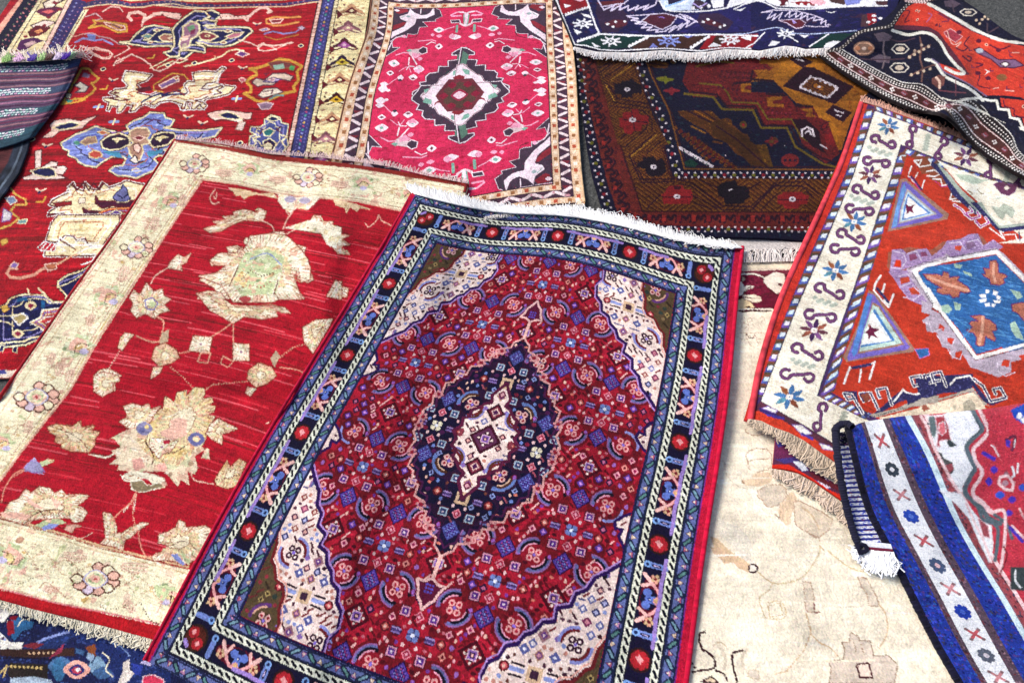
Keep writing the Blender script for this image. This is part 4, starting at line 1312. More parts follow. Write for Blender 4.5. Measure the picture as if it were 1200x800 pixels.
# ================================================================== navy rug with stars, cut by the top edge
pal(n5='#191843', w5='#f4f1f6', r5='#8a1420', t5='#12322f', b5='#3f2620', l5='#7f86cc')
def rug_navy():
    ctrl = [((0, 0), (675, 56)), ((25, 0), (700, 60)), ((65, 0), (740, 61)), ((105, 0), (780, 58)), ((135, 0), (810, 61)), ((155, 0), (830, 60)), ((175, 0), (850, 57)),
            ((215, 0), (890, 59)), ((245, 0), (920, 53)), ((269, 0), (944, 57)), ((302, 0), (977, 55)), ((0, -22), (664, 28)), ((0, -45), (651, 0)),
            ((330, 0), (1010, 56)), ((330, -45), (1030, -4)), ((150, -45), (840, 0)), ((245, -22), (925, 26)), ((150, -22), (833, 30)), ((0, -90), (632, -42)), ((330, -90), (1045, -50))]
    r = Rug(ctrl, (-1.5, 352), (-90, 0.6), 760, 260, 'n5', jit=.3, reg=.05); r.pw = 1.4; r.angular = True
    V = (640, 0, 5)
    r.trace(V, """
p #17122e -100,-300 2300,-300 2100,400 -100,400
p n5 240,-100 2200,-100 2200,215 1200,210 1000,205 700,210 560,208 310,200 280,120 240,0
p #31203a 300,10 420,30 500,110 420,190 330,190 290,80
p #221e54 800,60 1000,60 1200,40 1200,190 900,195 780,190
p #33213c 900,80 1020,80 1100,130 1060,180 940,180 880,130
p #cfdcf4 660,-100 1000,-100 900,60 700,66 670,20
p r5 70,-30 238,-30 246,45 200,60 120,85 90,80
p n5 95,95 246,55 280,130 300,200 200,250 165,255 
p t5 200,250 300,200 560,210 600,225 500,280 340,290 260,278 175,262
p b5 600,222 700,212 930,208 940,225 860,285 700,285 520,292 500,280
p r5 960,205 1210,210 1240,280 1120,280 1000,292 900,288
""")
    r.trace((860, 0, 6.667), """
p b5 -140,280 -60,285 -120,375 -190,370
p r5 -60,280 100,270 190,265 180,330 130,375 -40,372 -110,375
p #1a1a4a 200,260 340,228 400,240 500,320 480,380 400,360 300,375 200,390 140,380
p #16163e 400,240 500,270 640,268 700,262 640,330 580,372 500,370 
p t5 700,265 900,262 1000,240 1100,240 900,380 600,372
l w5 9 240,255 160,340 100,370
l w5 10 380,255 440,290 500,330
l w5 10 740,268 660,320 590,365
b w5 w5 2 60,290 140,290 105,315
b w5 w5 2 270,360 300,320 360,330 330,355
b w5 w5 2 510,275 585,278 550,295
p w5 720,340 780,320 860,330 900,370 700,375
s w5 6 -30,315 30,330
p w5 -20,-30 60,-30 300,-30 240,10 120,20 0,40 -60,70
p w5 260,20 330,50 480,60 700,64 900,50 1200,40 1200,-40 200,-40
p #5c1826 340,-40 420,-40 430,40 360,50
p r5 440,20 560,10 700,40 640,50 500,40
p #f3b5c0 590,10 680,-10 720,20 700,45 620,40
p #4a3030 720,-20 860,-20 880,20 860,40 760,20
p l5 860,0 1000,-10 980,30 880,45
p #4a2a30 1100,10 1200,10 1200,45 1120,40
d w5 14 52 300,20 700,50
s w5 9 0,75 80,35 180,8 240,20 330,66 450,75 620,72 780,60 1000,50 1200,48
s #b8c4ee 6 0,270 100,265 200,240 330,215 380,225 450,262 600,268 800,255 960,240
s #2a2040 7 0,258 100,252 200,228 330,204 400,214 450,248 600,255 900,235
b w5 w5 2 10,80 50,75 95,60 55,88
b w5 w5 2 720,90 760,100 800,90 760,106
p #4a3038 1000,120 1110,100 1120,210 990,212
p r5 1040,110 1110,110 1120,200 1050,200
o w5 18 10 1095,125 1050,175 1095,160 1095,195 1145,145
p #3a2040 330,160 400,190 480,235 560,200 600,170 620,150 520,150
b #5a1e2c #d9c6de 6 350,160 420,185 485,225 540,215 560,180 520,150
b #9a7ad0 #c9b6e6 3 450,150 465,185 490,180
s #d8cce6 8 215,100 300,90 260,150 330,110 300,160 380,100 350,150
s #d8cce6 8 400,130 440,90 430,140 490,100 480,140 540,100 520,150 580,110 570,160 640,130 620,165 690,150 680,185 720,160 715,200 750,195
s #d8cce6 6 215,100 300,80 420,85 500,90 620,120 700,150
s #d8cce6 6 560,205 640,210 740,210
""")
    r.trace(V, """
p #5a2028 290,20 330,10 460,0 450,30 380,45
s #d8cce6 8 300,0 340,60 400,30 380,65 440,30 430,60 480,35 480,65 540,35 520,60 600,30 570,60 640,30 650,0
s #d8cce6 6 330,40 460,20 480,0
b #4a1c2c #d8cce6 5 560,125 610,85 700,80 770,100 730,150 680,175 620,150
s #9a7ad0 5 660,105 680,100 690,108
s #d8cce6 6 470,95 560,90 620,85
s #d8cce6 7 480,100 540,110 500,120 560,130 520,140 590,145 560,165 620,160 590,180 660,175 640,190 700,185
s #d8cce6 7 700,180 760,150 720,190 800,140 770,180 840,120 820,160 880,125 800,95 840,130 760,90
s #d8cce6 6 780,85 830,95 885,130
p #54222e 345,135 400,115 450,120 480,135 470,150 420,165 345,145
o w5 10 7 360,143 392,158 407,128 460,128
p #54222e 905,130 950,110 1000,130 1050,150 1020,165 950,145
o w5 10 7 922,130 950,115 985,135 1045,150 1020,160
s w5 7 660,0 690,55 740,68 850,70 950,65 1050,50 1150,20 1200,12
p #f2f2fa 780,-20 830,-20 830,10 790,30 760,20
p #3a2a3a 870,0 900,0 960,30 900,60 850,50
p w5 960,-10 1040,-10 1040,40 980,50
d w5 12 44 860,50 1000,30
p #241d3a 700,-30 850,-30 830,0 720,30
s #8fb4e8 8 700,40 780,15 830,-10
s #b8a4e0 8 860,20 900,45 940,20
s w5 10 55,-10 90,80 130,180 165,262
s w5 10 235,-10 265,80 290,150 312,200
s w5 9 300,200 420,205 600,212 800,208 1000,203 1240,212
s w5 6 165,262 230,268 320,292 420,298 600,288 700,284 800,292 900,300 1000,285 1080,280 1200,286
s #14101c 6 180,274 250,282 330,302 500,306 700,294 860,308 960,302 1060,288 1200,294
l w5 9 115,92 180,65 240,48
d w5 7 17 115,84 245,42
l w5 11 185,245 240,225 305,202
d w5 8 17 190,240 305,205
l w5 10 485,275 595,218
d w5 9 22 490,268 590,222
l w5 10 850,285 955,212
d w5 9 22 850,278 950,218
p w5 105,25 145,35 110,50
p #f4b8c4 150,-5 230,-5 200,12
p w5 205,80 255,90 265,108 230,100
p w5 160,170 210,190 180,205
p w5 265,250 320,275 285,278
p w5 445,200 520,205 480,220
p l5 605,280 660,278 625,255
p l5 800,210 870,210 830,225
p w5 945,278 1030,270 980,250
p w5 1140,220 1200,212 1200,240
""")
    def star(x, y, R, c, c2):
        for k in range(4):
            a = k * math.pi / 4 + .2
            r.line([(x - R * 1.25 * math.cos(a), y - R * .62 * math.sin(a)), (x + R * 1.25 * math.cos(a), y + R * .62 * math.sin(a))], 2.0, c)
        r.oval(x, y, R * .72, R * .42, c); r.oval(x, y, R * .4, R * .24, c2); r.oval(x, y, R * .16, R * .12, c)
    star(683, 28, 9, 'w5', '#1a1740'); star(716, 48.5, 9, 'w5', 't5'); star(784, 48.5, 10, '#8f9be0', 'b5'); star(855, 47, 9, 'w5', 'r5'); star(921, 40, 8, 'w5', '#1a1740')
    r.mottle('n5', [(.9, '#24225c'), (1.2, '#38203c')], (6, 14)); r.mottle('#221e54', [(.9, '#2c2462'), (1.2, '#241a40')], (6, 14))
    r.finish(.075, .03)
    t = thing('oriental_rug', 'navy rug with white stars in its border and short white fringe, at the top edge', 'rug')
    r.build(t, thick=.009, lift=.004, edge='#14101c', wave=lambda U, V: .006 * (1 + np.sin(U / 11.)) * np.exp(-(V / 40) ** 2))
    base = [(673, 55), (686, 58), (700, 61), (740, 62), (780, 59), (810, 62), (830, 61), (850, 58), (880, 59), (890, 60), (920, 54), (932, 55), (944, 58), (977, 56)]
    tip = [(671, 58), (684, 65), (698, 68), (740, 71), (780, 69), (810, 71), (830, 72), (850, 68), (880, 67), (890, 68), (920, 65), (932, 65), (944, 66), (975, 62)]
    sheet(t, 'kilim_end', [base, [(a + (c - a) * .55, b + (d - b) * .55) for (a, b), (c, d) in zip(base, tip)]], '#f6eee4', 260, 5, lift=.003)
    fringe(t, base, tip, 620, '#fdf3ee', r=.0012, lift=.004, vary=.15, curl=.25)
    cord(t, [(649, 0), (657, 18), (664, 34), (672, 54)], .004, '#17141c', lift=.002)
rug_navy()
# ================================================================== orange red rug with cream star border, right
pal(o7='#bd3a26', c7='#fbf0da', p7='#6a4a9a', v7='#4a2350', s7='#366aa6', g7='#a9b5a4', e7='#8a4a34', l7='#a78bb4', h7='#31305c', w7='#fdf6ee', y7='#a89a94')
def star_at(r, x, y, ax, ay, blue):
    """eight-armed star; ax, ay = picture vectors of the rug's own axes"""
    ax, ay = np.array(ax), np.array(ay); c = np.array((x, y))
    for k in range(8):
        an = k * math.pi / 4 + (.39 if not blue else 0.)
        an = k * math.pi / 4
        d = ax * math.cos(an) + ay * math.sin(an); e = ax * math.cos(an + 1.57) + ay * math.sin(an + 1.57)
        if blue: cc = ('#4a7ab0', '#7a5a3a', '#46709f', '#6a6a8a')[k % 4] if k % 2 == 0 else ('#8a4a34', '#5a8ea0', '#9a5a3a', '#46709f')[(k // 2) % 4]
        else: cc = ('#4a2a5a', '#a05a48')[k % 2] if (k // 2) % 2 else ('#6a3a4a', '#7a4a80')[k % 2]
        r.poly([c + d * .22 + e * .10, c + d * .62 + e * .22, c + d * 1.0 + e * .05, c + d * 1.05 - e * .08, c + d * .55 - e * .18, c + d * .22 - e * .1], cc)
    r.poly([c - ax * .22 - ay * .2, c + ax * .2 - ay * .24, c + ax * .24 + ay * .2, c - ax * .2 + ay * .22], '#f4e8e0')
    r.oval(x, y, 1.2, 1.1, '#6a9ab8' if blue else '#b8a890')
def hook_pair(r, x, y, ax, ay, cc='#5a2f58', flip=1):
    ax, ay = np.array(ax), np.array(ay); c = np.array((x, y))
    P = [(-.95, .55), (-1.0, 0), (-.8, -.5), (-.4, -.45), (-.35, 0), (-.1, .35), (.2, .1), (.1, -.1)]
    A = [(-.55, .35), (-.85, .3), (-1.0, -.1), (-.8, -.55), (-.45, -.5), (-.35, -.1), (-.05, .1)]
    B = [(-.05, .1), (.3, .25), (.75, .55), (1.0, .3), (.95, -.15), (.7, -.35), (.5, -.1)]
    for Q in (A, B): r.line(spline([c + ax * a + ay * b * flip for a, b in Q]), 4.3, cc)
    for Q in (A, B): r.line(spline([c + ax * a + ay * b * flip for a, b in Q]), 1.2, '#7c4c7c')
def rug_orange():
    L = [(1010, 119), (995, 165), (984, 196), (966, 236), (937, 299), (915, 350), (900, 395), (888, 440), (879, 493)]
    ctrl = [((0, 0), (1011, 119)), ((0, 15), (999, 152)), ((0, 34), (984, 190)), ((0, 60), (962, 244)), ((0, 85), (937, 299)), ((0, 108), (914, 352)), ((0, 140), (888, 432)), ((0, 160), (878, 492)),
            ((22, 0), (1060, 138)), ((48, 0), (1128, 164)), ((75, 0), (1196, 192)), ((110, 0), (1290, 230)),
            ((10, 160), (906, 500)), ((22, 160), (940, 514)), ((36, 160), (980, 541)), ((60, 160), (1062, 580)), ((110, 160), (1262, 640)),
            ((110, 60), (1280, 330)), ((110, 110), (1280, 460)), ((20, 20), (1056, 171)), ((20, 143), (958, 464)), ((20, 60), (1013, 270))]
    r = Rug(ctrl, (-.8, 108), (-.5, 160.5), 720, 860, 'o7', jit=.35, reg=.2); r.pw = 1.4; r.angular = True
    r.trace((0, 0, 1), """
p #c8352a 990,110 1040,120 1020,128 1004,165 988,208 970,255 950,300 925,360 905,410 890,460 886,478 892,480 870,500 860,480
p #4a3060 1017,122 1140,170 1300,236 1300,700 1000,560 976,524 940,500 900,480 885,478 890,458 905,410 924,360 950,297 972,248 990,205 1004,165
""")
    r.poly([(1062, 178), (1048, 218), (1036, 255), (1018, 315), (1002, 365), (983, 420), (972, 458), (1020, 486), (1330, 640), (1330, 250), (1200, 226), (1110, 198)], 'o7')
    def seg(a, b, n, flipv=0, w=6.6):
        P = along(a, np.linspace(0, 1, n + 1)); Q = along(b, np.linspace(0, 1, n + 1))
        for k in range(n):
            m = (P[k] + Q[k + 1]) / 2
            c1 = ('#7a4a3a', '#5a4a3a')[k % 2]
            sh = (P[1] - P[0]) * .5
            q0, q1, q2, q3 = P[k] + sh, P[k + 1] + sh, Q[k + 1] - sh * .1, Q[k] - sh * .1
            r.poly([q0, q1, q2, q3], c1)
            f = lambda a_, b_: q0 * (1 - a_) * (1 - b_) + q1 * a_ * (1 - b_) + q3 * (1 - a_) * b_ + q2 * a_ * b_
            r.poly([f(.35, 0), f(.8, 0), f(.8, 1), f(.35, 1)], ('#5566b0', '#7a5ab0', '#4a5a9c')[k % 3])
            r.poly([f(.2, .22), f(.58, .22), f(.58, .85), f(.2, .85)], ('#d8ecf4', '#f4eef8', '#e0e8f0')[k % 3])
    A = [(1016, 122), (1004, 165), (990, 208), (970, 252), (950, 297), (925, 357), (905, 408), (888, 458)]
    B = [(1024, 128), (1012, 168), (1000, 208), (981, 252), (962, 294), (935, 357), (915, 408), (895, 466)]
    seg(A, B, 26)
    A = [(1056, 172), (1042, 212), (1028, 255), (1010, 315), (994, 365), (975, 425), (962, 462)]
    B = [(1064, 180), (1052, 218), (1040, 255), (1022, 315), (1006, 365), (987, 420), (978, 458)]
    r.band(A, B, '#4a3060')
    seg(A, B, 20)
    # cream ground of the border
    r.trace((0, 0, 1), """
p c7 1025,130 1060,143 1100,160 1132,172 1200,200 1300,240 1300,262 1200,219 1156,206 1100,187 1056,170 1043,212 1028,255 1012,305 1000,340 984,385 972,420 958,463 1012,490 1060,512 1060,530 976,519 940,497 891,471 896,458 915,408 935,357 962,297 981,250 1000,205 1013,165
l #3a3a50 1.2 1025,130 1013,165 1000,205 981,250 962,297 935,357 915,408 896,458 891,470 940,497 976,519
l #3a3a50 1.2 1056,170 1043,212 1028,255 1012,305 1000,340 984,385 972,420 958,463 1012,490
l #3a3a50 1 1056,170 1100,187 1156,206 1200,219
""")
    seg([(1056, 171), (1100, 188), (1156, 207), (1210, 223)], [(1058, 179), (1100, 196), (1156, 214), (1210, 230)], 12)
    seg([(1018, 121), (1060, 137), (1130, 164), (1210, 198)], [(1026, 129), (1060, 142), (1130, 170), (1210, 203)], 16)
    r.band([(958, 464), (1012, 490)], [(966, 462), (1020, 487)], '#6a4a6a')
    seg([(958, 464), (1010, 489)], [(972, 461), (1024, 486)], 6)
    # bottom guard and its red edge
    r.trace((860, 420, 5), """
p #5a3040 155,250 400,385 600,510 580,570 380,460 240,350 110,300
p #d0402a 90,310 150,305 250,340 400,430 590,545 700,620 680,700 560,600 400,480 240,400 80,365
p #3a2a6a 150,285 240,320 300,360 240,350 150,310
b w7 #8a6ab0 5 165,290 200,280 260,305 240,320
b w7 #8a6ab0 5 340,385 400,390 460,440 400,450
b w7 #8a6ab0 5 500,495 560,510 600,540 520,530
l #4a3a9a 14 200,330 290,350
l #4a3a9a 14 400,440 460,470
""")
    # stars and hooks of the border
    ax = (13.5, 3.5)
    def ay(y): return (-4, 13)
    for x, y, b in ((1041, 148, 1), (1020, 205, 0), (1001, 260, 1), (979, 317, 1), (954, 387, 0), (925, 465, 1)):
        s_ = .85 + (y - 148) * .0011
        star_at(r, x, y, (14.5 * s_, 3.0 * s_), (-3.5 * s_, 11.5 * s_), b)
    star_at(r, 1132, 184, (13.5, 5), (-6, 10), 0)
    for x, y, f in ((1035, 166, 1), (1027, 190, -1), (1014.5, 225, 1), (1007, 246, -1), (997, 277, 1), (990, 293, -1), (972, 341, 1), (961, 370, -1), (946, 412, 1), (934, 440, -1)):
        s_ = .9 + (y - 148) * .0010
        hook_pair(r, x, y, (15.5 * s_, 4.0 * s_), (-3.0 * s_, 9.0 * s_), flip=f)
    for x, y in ((1031, 178), (1010, 235), (967, 354), (941, 426)):
        for k in range(7):
            a = -12 + k * 4; r.oval(x + a, y + a * .32 + (1.5 if k % 2 else -1.5), 3.4, 2.6, '#b5bdae')
    for x, y, v in ((1068, 160, 1), (1103, 174, -1), (1160, 196, 1), (1196, 209, -1)):
        hook_pair(r, x, y, (-4, 12.5), (7.5, 3), flip=v)
    for x, y in ((1086, 167), (1181, 203)):
        for k in range(6):
            a = -9 + k * 3.6; r.oval(x - a * .2, y + a * .9, 4.0, 2.4, '#b9c1b2')
    hook_pair(r, 961, 488, (-6, 15), (9, 4), flip=1)
    for k in range(5): r.oval(990 - k * 1.6, 484 + k * 4, 5.2, 2.6, '#b0b4a4')
    # field
    r.trace((1020, 120, 6.667), """
p #8a4a34 240,420 420,420 560,560 620,650 740,760 700,800 400,560 250,460
p o7 285,420 345,440 400,560 455,560 460,600 620,650 620,800 820,1000 100,1000 250,590 240,560
c w7 9 340,455 400,450 380,490
s w7 10 300,560 320,500
s w7 10 295,575 400,680 420,610
s h7 14 320,580 400,680
s w7 8 350,590 370,550
s #b03a9a 6 300,590 330,600 390,690
s w7 9 345,462 385,505 470,490 475,470
s w7 9 440,540 500,530 550,560 500,580 440,575
s w7 9 490,600 550,600 560,650 610,640 600,620
s #b03a9a 5 500,610 560,660 610,655
s w7 9 620,660 640,700 620,760 720,740
s w7 9 640,770 740,780
p h7 480,460 540,500 700,700 860,860 820,880 640,720 560,580 470,490
p #a9b5a8 510,470 600,540 720,690 900,850 860,880 700,720 560,540
p c7 520,450 700,530 950,610 1200,680 1900,860 1900,1100 1000,1100 1200,1060 940,870 800,740 700,650 600,530
p #b9c6b2 660,560 780,570 860,600 940,605 800,640 700,600
p #b9c6b2 700,590 800,640 880,630 800,610
b #6a3a5a #8a5a8a 4 960,640 1010,620 1060,640 1150,640 1130,700 1080,730 1020,710
o #f4e4d8 22 16 1065,668
s #8a7a5a 8 760,690 800,715 780,725
s #8a7a5a 8 835,680 860,710 885,715
p #c2cab8 940,760 1010,740 1060,760 1060,790 1020,800 930,790
""")
    r.trace((1020, 240, 6.667), """
p h7 780,-20 840,-20 920,60 1010,170 1300,140 1300,180 1010,215 900,110
p #a9b5a8 830,-20 870,-20 1010,155 1300,130 1300,150 1010,185
p c7 860,-40 1300,-60 1300,130 1015,165 960,110 900,30
p #b9c1b0 940,10 1010,20 1040,-10 1110,20 1130,50 1110,110 1060,70 1030,120 990,80
h w7 #b03a9a 22 655,0 715,40 740,70 800,55 775,20
h w7 #b03a9a 22 740,75 790,112 855,92 835,55
h w7 #b03a9a 22 820,130 860,172 925,140 900,100
s #b03a9a 6 740,60 780,100 830,120 850,160
s w7 9 930,180 1050,270 1010,205 1040,215
s w7 9 1050,235 1130,230 1150,280 1200,260
s h7 10 1160,210 1170,280
p #9a5a48 140,370 300,330 480,350 560,290 760,250 800,230 860,235 960,350 600,400 300,500 170,560 130,480
p l7 170,350 250,345 280,380 360,350 440,340 480,400 560,340 600,280 700,270 770,230 840,225 880,320 960,270 1040,330 1000,350 800,380 560,420 300,490 150,540
p #d0391f 200,430 240,430 240,490 180,480
p #8a4a6a 300,390 350,380 370,420 310,440
p #8a4a6a 390,370 430,365 450,400 400,405
p #c24a34 660,320 720,320 700,360 660,350
p #8a6a8a 740,290 800,280 830,320 760,350
s #d8c8dc 7 180,360 260,380 280,440 240,500 160,490
s #d8c8dc 7 290,380 360,360 400,440
s #d8c8dc 7 620,300 700,290 740,350
s #d8c8dc 7 760,290 840,270 880,320
p l7 140,520 300,510 400,600 420,690 470,760 480,820 300,740 230,650 200,600
p #c24a34 230,570 300,560 310,600 240,620
p #c24a34 300,650 370,640 390,700 320,700
s #d8c8dc 7 210,560 290,540 340,600 240,640
s #d8c8dc 7 260,720 340,740 400,700 330,630
p #b9aab8 280,500 420,450 580,400 590,380 640,410 800,370 980,335 1040,380 1200,540 1200,600 990,380 590,440 350,500 480,680 540,800 460,780 360,640
d #2a2430 5 13 300,498 420,450 570,440 575,410 640,408 990,345
d #2a2430 5 13 330,540 400,640 470,760 520,810
p w7 320,510 400,475 560,430 590,440 600,405 650,420 800,385 990,350 1180,540 1280,640 1280,680 980,385 640,440 560,455 370,520 450,640 540,760 620,900 480,760 400,640
p s7 370,530 430,490 560,465 640,460 980,390 1290,700 1290,1240 1000,1100 620,900 480,690 410,600
""")
    r.trace((1020, 340, 6.667), """
p w7 410,-20 460,-20 530,90 590,190 700,330 830,510 1210,410 1290,390 1290,430 1200,440 820,545 700,390 540,170 480,130 490,90
p s7 460,-60 1290,-60 1290,380 1190,400 830,500 760,400 600,190 560,130
p #b9aab8 400,80 480,100 480,150 540,180 820,550 1200,450 1290,430 1290,520 1100,560 1100,640 1000,680 900,640 780,600 760,560 700,470 640,540 620,460 560,440 540,380 520,330 440,320 430,250 400,240 470,190 400,170
p #c8402c 540,260 580,290 570,320 530,300
p #c8402c 600,370 660,380 640,430 600,400
p #c8402c 670,480 720,470 700,520 660,520
p #c8402c 1040,540 1090,545 1080,600 1020,590
p #c8402c 1160,510 1290,480 1290,560 1200,570
s #e2d4e2 7 410,250 460,260 480,330 560,300
s #e2d4e2 7 520,350 560,420 640,430 660,380
s #e2d4e2 7 600,450 640,520 700,540 720,490
s #e2d4e2 7 990,560 1000,640 1060,670 1130,640
d #2a2430 5 13 440,20 490,100 480,150 530,160 690,380 820,545 1200,450
""")
    # oak-leaf figures, small flowers and twigs in the blue lozenge
    r.trace((1020, 240, 6.667), """
b #b8705a #6a2a6a 7 410,540 520,540 560,555 570,520 610,530 620,570 650,560 700,560 680,590 760,640 790,680 740,690 700,680 690,720 640,725 620,700 560,700 520,680 520,650 560,650 500,620 440,580
s #d8a088 22 450,560 600,620 760,670
b #b8705a #6a2a6a 7 930,440 980,430 1000,470 1000,530 1050,540 1070,560 1040,580 1050,610 1010,630 940,620 930,580 890,560 870,540 900,540 880,490 930,500
s #d8a088 20 965,460 960,540 975,600
p #a8c4b0 650,460 720,470 700,500 660,490
p #a8c4b0 720,510 790,540 800,570 740,550
p #a8c4b0 1090,660 1170,680 1190,720 1150,740 1120,700
s #5a98cc 8 560,480 680,520 880,600
s #2a5a9c 8 650,780 840,640 1000,640
s #2a5a9c 7 700,560 860,600 900,640
p w7 900,660 930,665 925,690 900,690
p w7 960,665 1000,680 980,710 955,700
p w7 850,700 900,695 905,725 860,725
p w7 990,700 1020,720 1010,740 985,735
p w7 850,740 910,730 905,755 860,765
p w7 960,745 1020,745 1010,770 970,765
p w7 890,770 930,765 935,790 900,795
p w7 950,770 985,775 965,800 945,795
""")
    r.trace((1020, 340, 6.667), """
b #b8705a #6a2a6a 7 780,200 880,190 900,220 930,230 980,270 990,310 950,320 980,380 970,400 930,380 900,360 890,430 850,440 820,420 830,370 800,330 760,330 750,310 800,290 770,260 790,240 840,240
s #d8a088 24 880,210 870,330 850,420
b #b8705a #6a2a6a 7 1100,110 1180,95 1290,100 1290,260 1200,240 1150,180 1110,160
p #a8c4b0 550,120 610,110 640,150 610,180 560,170
p #a8c4b0 650,90 710,110 700,160 660,150
p #a8c4b0 1090,260 1130,240 1160,300 1180,340 1200,390 1140,370 1100,310
s #5a98cc 8 640,200 780,300 720,380
s #2a5a9c 8 700,200 840,180 1080,260
s #5a98cc 7 1000,300 1080,380 1160,400
o s7 14 12 935,45
""")
    # triangles, combs, hooked lattices
    r.trace((860, 180, 5), """
p #a07868 975,150 1005,145 1260,355 1250,385 900,458 920,380
p #7a6ac0 985,168 1010,165 1225,362 1215,376 922,440 935,380
p #6f9ad0 1000,175 1010,210 970,330 955,425 925,435 945,340 980,210
p #b5a8a0 1015,205 1190,355 965,412 975,330
p #c4d8e4 1018,220 1175,352 972,402 985,320
p #5a86c4 1020,236 1155,350 985,392 995,320
p w7 1022,252 1135,348 995,382
p #6a2040 1010,330 1005,295 1030,310 1060,300 1045,325 1055,350 1030,340 1012,355
""")
    r.trace((860, 300, 5), """
p #a07868 790,200 830,215 1060,545 1050,560 660,620 640,590 720,420
p #7a6ac0 785,215 820,225 1030,530 1020,545 670,612 665,590 740,400
p #5a88cc 780,230 812,232 760,420 720,570 700,590 690,560
p #a07868 812,268 850,290 1000,520 720,575 730,560
p #bcd4c8 815,285 845,300 985,510 735,560 760,440
p #4a80bc 822,305 945,495 742,535 770,450
p #e8f0f0 812,320 925,495 745,520 775,440
p w7 805,335 905,490 750,510
p #6a2040 795,395 810,420 855,430 820,450 845,480 805,465 790,490 785,455 760,450 790,430
p #b06a5a 785,395 800,410 790,420
b s7 #c87ac0 3 1060,545 1140,540 1145,580 1090,600
s w7 12 860,115 830,160 820,200
s w7 12 885,165 870,210
s w7 12 935,225 910,290 880,260
s w7 9 820,200 860,250 905,300
s h7 16 840,190 880,240 905,270
l w7 12 645,745 680,650
l w7 11 735,735 745,665
l w7 12 795,720 825,620
l w7 9 680,655 825,625
l h7 18 695,655 800,635
""")
    r.trace((860, 420, 5), """
p h7 640,190 720,190 730,270 800,340 960,200 1000,190 1080,210 1060,110 1200,100 1400,90 1400,200 1190,200 980,250 800,350 740,330
p o7 660,210 700,205 740,300 700,270
h w7 h7 19 755,320 725,270 690,212 645,205 665,240 695,235
h w7 h7 19 845,295 800,200 738,205 760,250 792,238
h w7 h7 19 925,270 892,172 835,182 852,228 882,218
l w7 11 940,250 992,182 1012,200 1060,212 1085,205
h w7 h7 19 1130,205 1095,100 1035,110 1055,162 1090,152
h w7 h7 19 1205,190 1170,92 1112,100 1130,145 1165,138
p #8a4a3a 740,210 790,200 800,240 770,260
p #c8402c 850,190 890,180 900,230 870,240
p #b0a89c 790,330 960,290 1080,230 1200,215 1200,260 1080,265 1000,300 830,345
d #2a2430 4 12 800,345 960,300 1060,280 1075,265 1200,235
p #f4e0c4 850,345 1080,300 1095,270 1200,260 1200,400 900,370
p #a05a48 1095,280 1120,265 1150,290 1100,305
""")
    r.trace((960, 440, 5), """
p h7 500,100 590,120 600,95 560,20 640,20 650,80 690,60 670,0 740,0 770,50 900,20 930,70 1000,150 1080,120 1100,140 1010,175 960,150 900,60 700,110 520,170
h w7 h7 19 745,62 712,-22 655,-10 672,35 705,28
l w7 11 770,50 800,15 880,0 905,22
h w7 h7 20 905,20 960,62 1005,150 1095,128 1062,72 1020,80 1035,108
p #b5ab9e 520,180 600,130 720,130 900,70 950,140 1000,180 960,170 900,90 580,180
p #f4e0c4 580,190 900,95 960,160 980,200 1300,180 1300,400 400,300 380,240
p #b4ac98 840,160 880,135 910,160 920,200 880,240 850,220
p #b4ac98 780,180 800,170 800,210
p #a05a48 600,190 620,170 650,195 610,210
""")
    r.mottle('s7', [(.6, '#2f62a0'), (1.0, '#5c98d0')], (2, 22)); r.mottle('o7', [(.9, '#a83422'), (1.3, '#cc4a32')], (3, 14)); r.mottle('h7', [(.9, '#5a5a90')], (3, 4)); r.mottle('c7', [(1.3, '#f3dfc0')], (4, 9))
    r.mottle('#b8705a', [(.8, '#c98a70'), (1.1, '#9a5040')], (3, 4)); r.mottle('l7', [(.7, '#8a6aa0'), (1.1, '#cdb4d8')], (3, 4))
    r.finish(.075, .035, streak=.03)
    t = thing('oriental_rug', 'orange red rug with stars on a cream border and a blue lozenge, at the right', 'rug')
    r.build(t, thick=.011, lift=.004, edge='#d84a55', wave=lambda U, V: .006 * (1 + np.sin(U / 13 + V / 11) * np.cos(V / 19)))
    cord(t, L, .0085, '#dc4450', lift=-.004)
    bt = [(1008, 119), (1030, 125), (1060, 136), (1096, 150), (1132, 165), (1170, 180)]
    fringe(t, bt, [(x + 1, y - 6) for x, y in bt], 230, '#d8a088', r=.0018, vary=.2, curl=.2, lift=.004)
    bb = [(878, 491), (892, 493), (908, 501), (925, 507), (942, 516), (960, 529), (980, 543), (995, 552)]
    bc = [(876, 497), (888, 503), (904, 508), (920, 521), (938, 534), (957, 547), (975, 558), (990, 566)]
    fringe(t, bb, bc, 300, '#cdb7a0', r=.0021, vary=.15, curl=.35, lift=.003, c2='#b09c86')
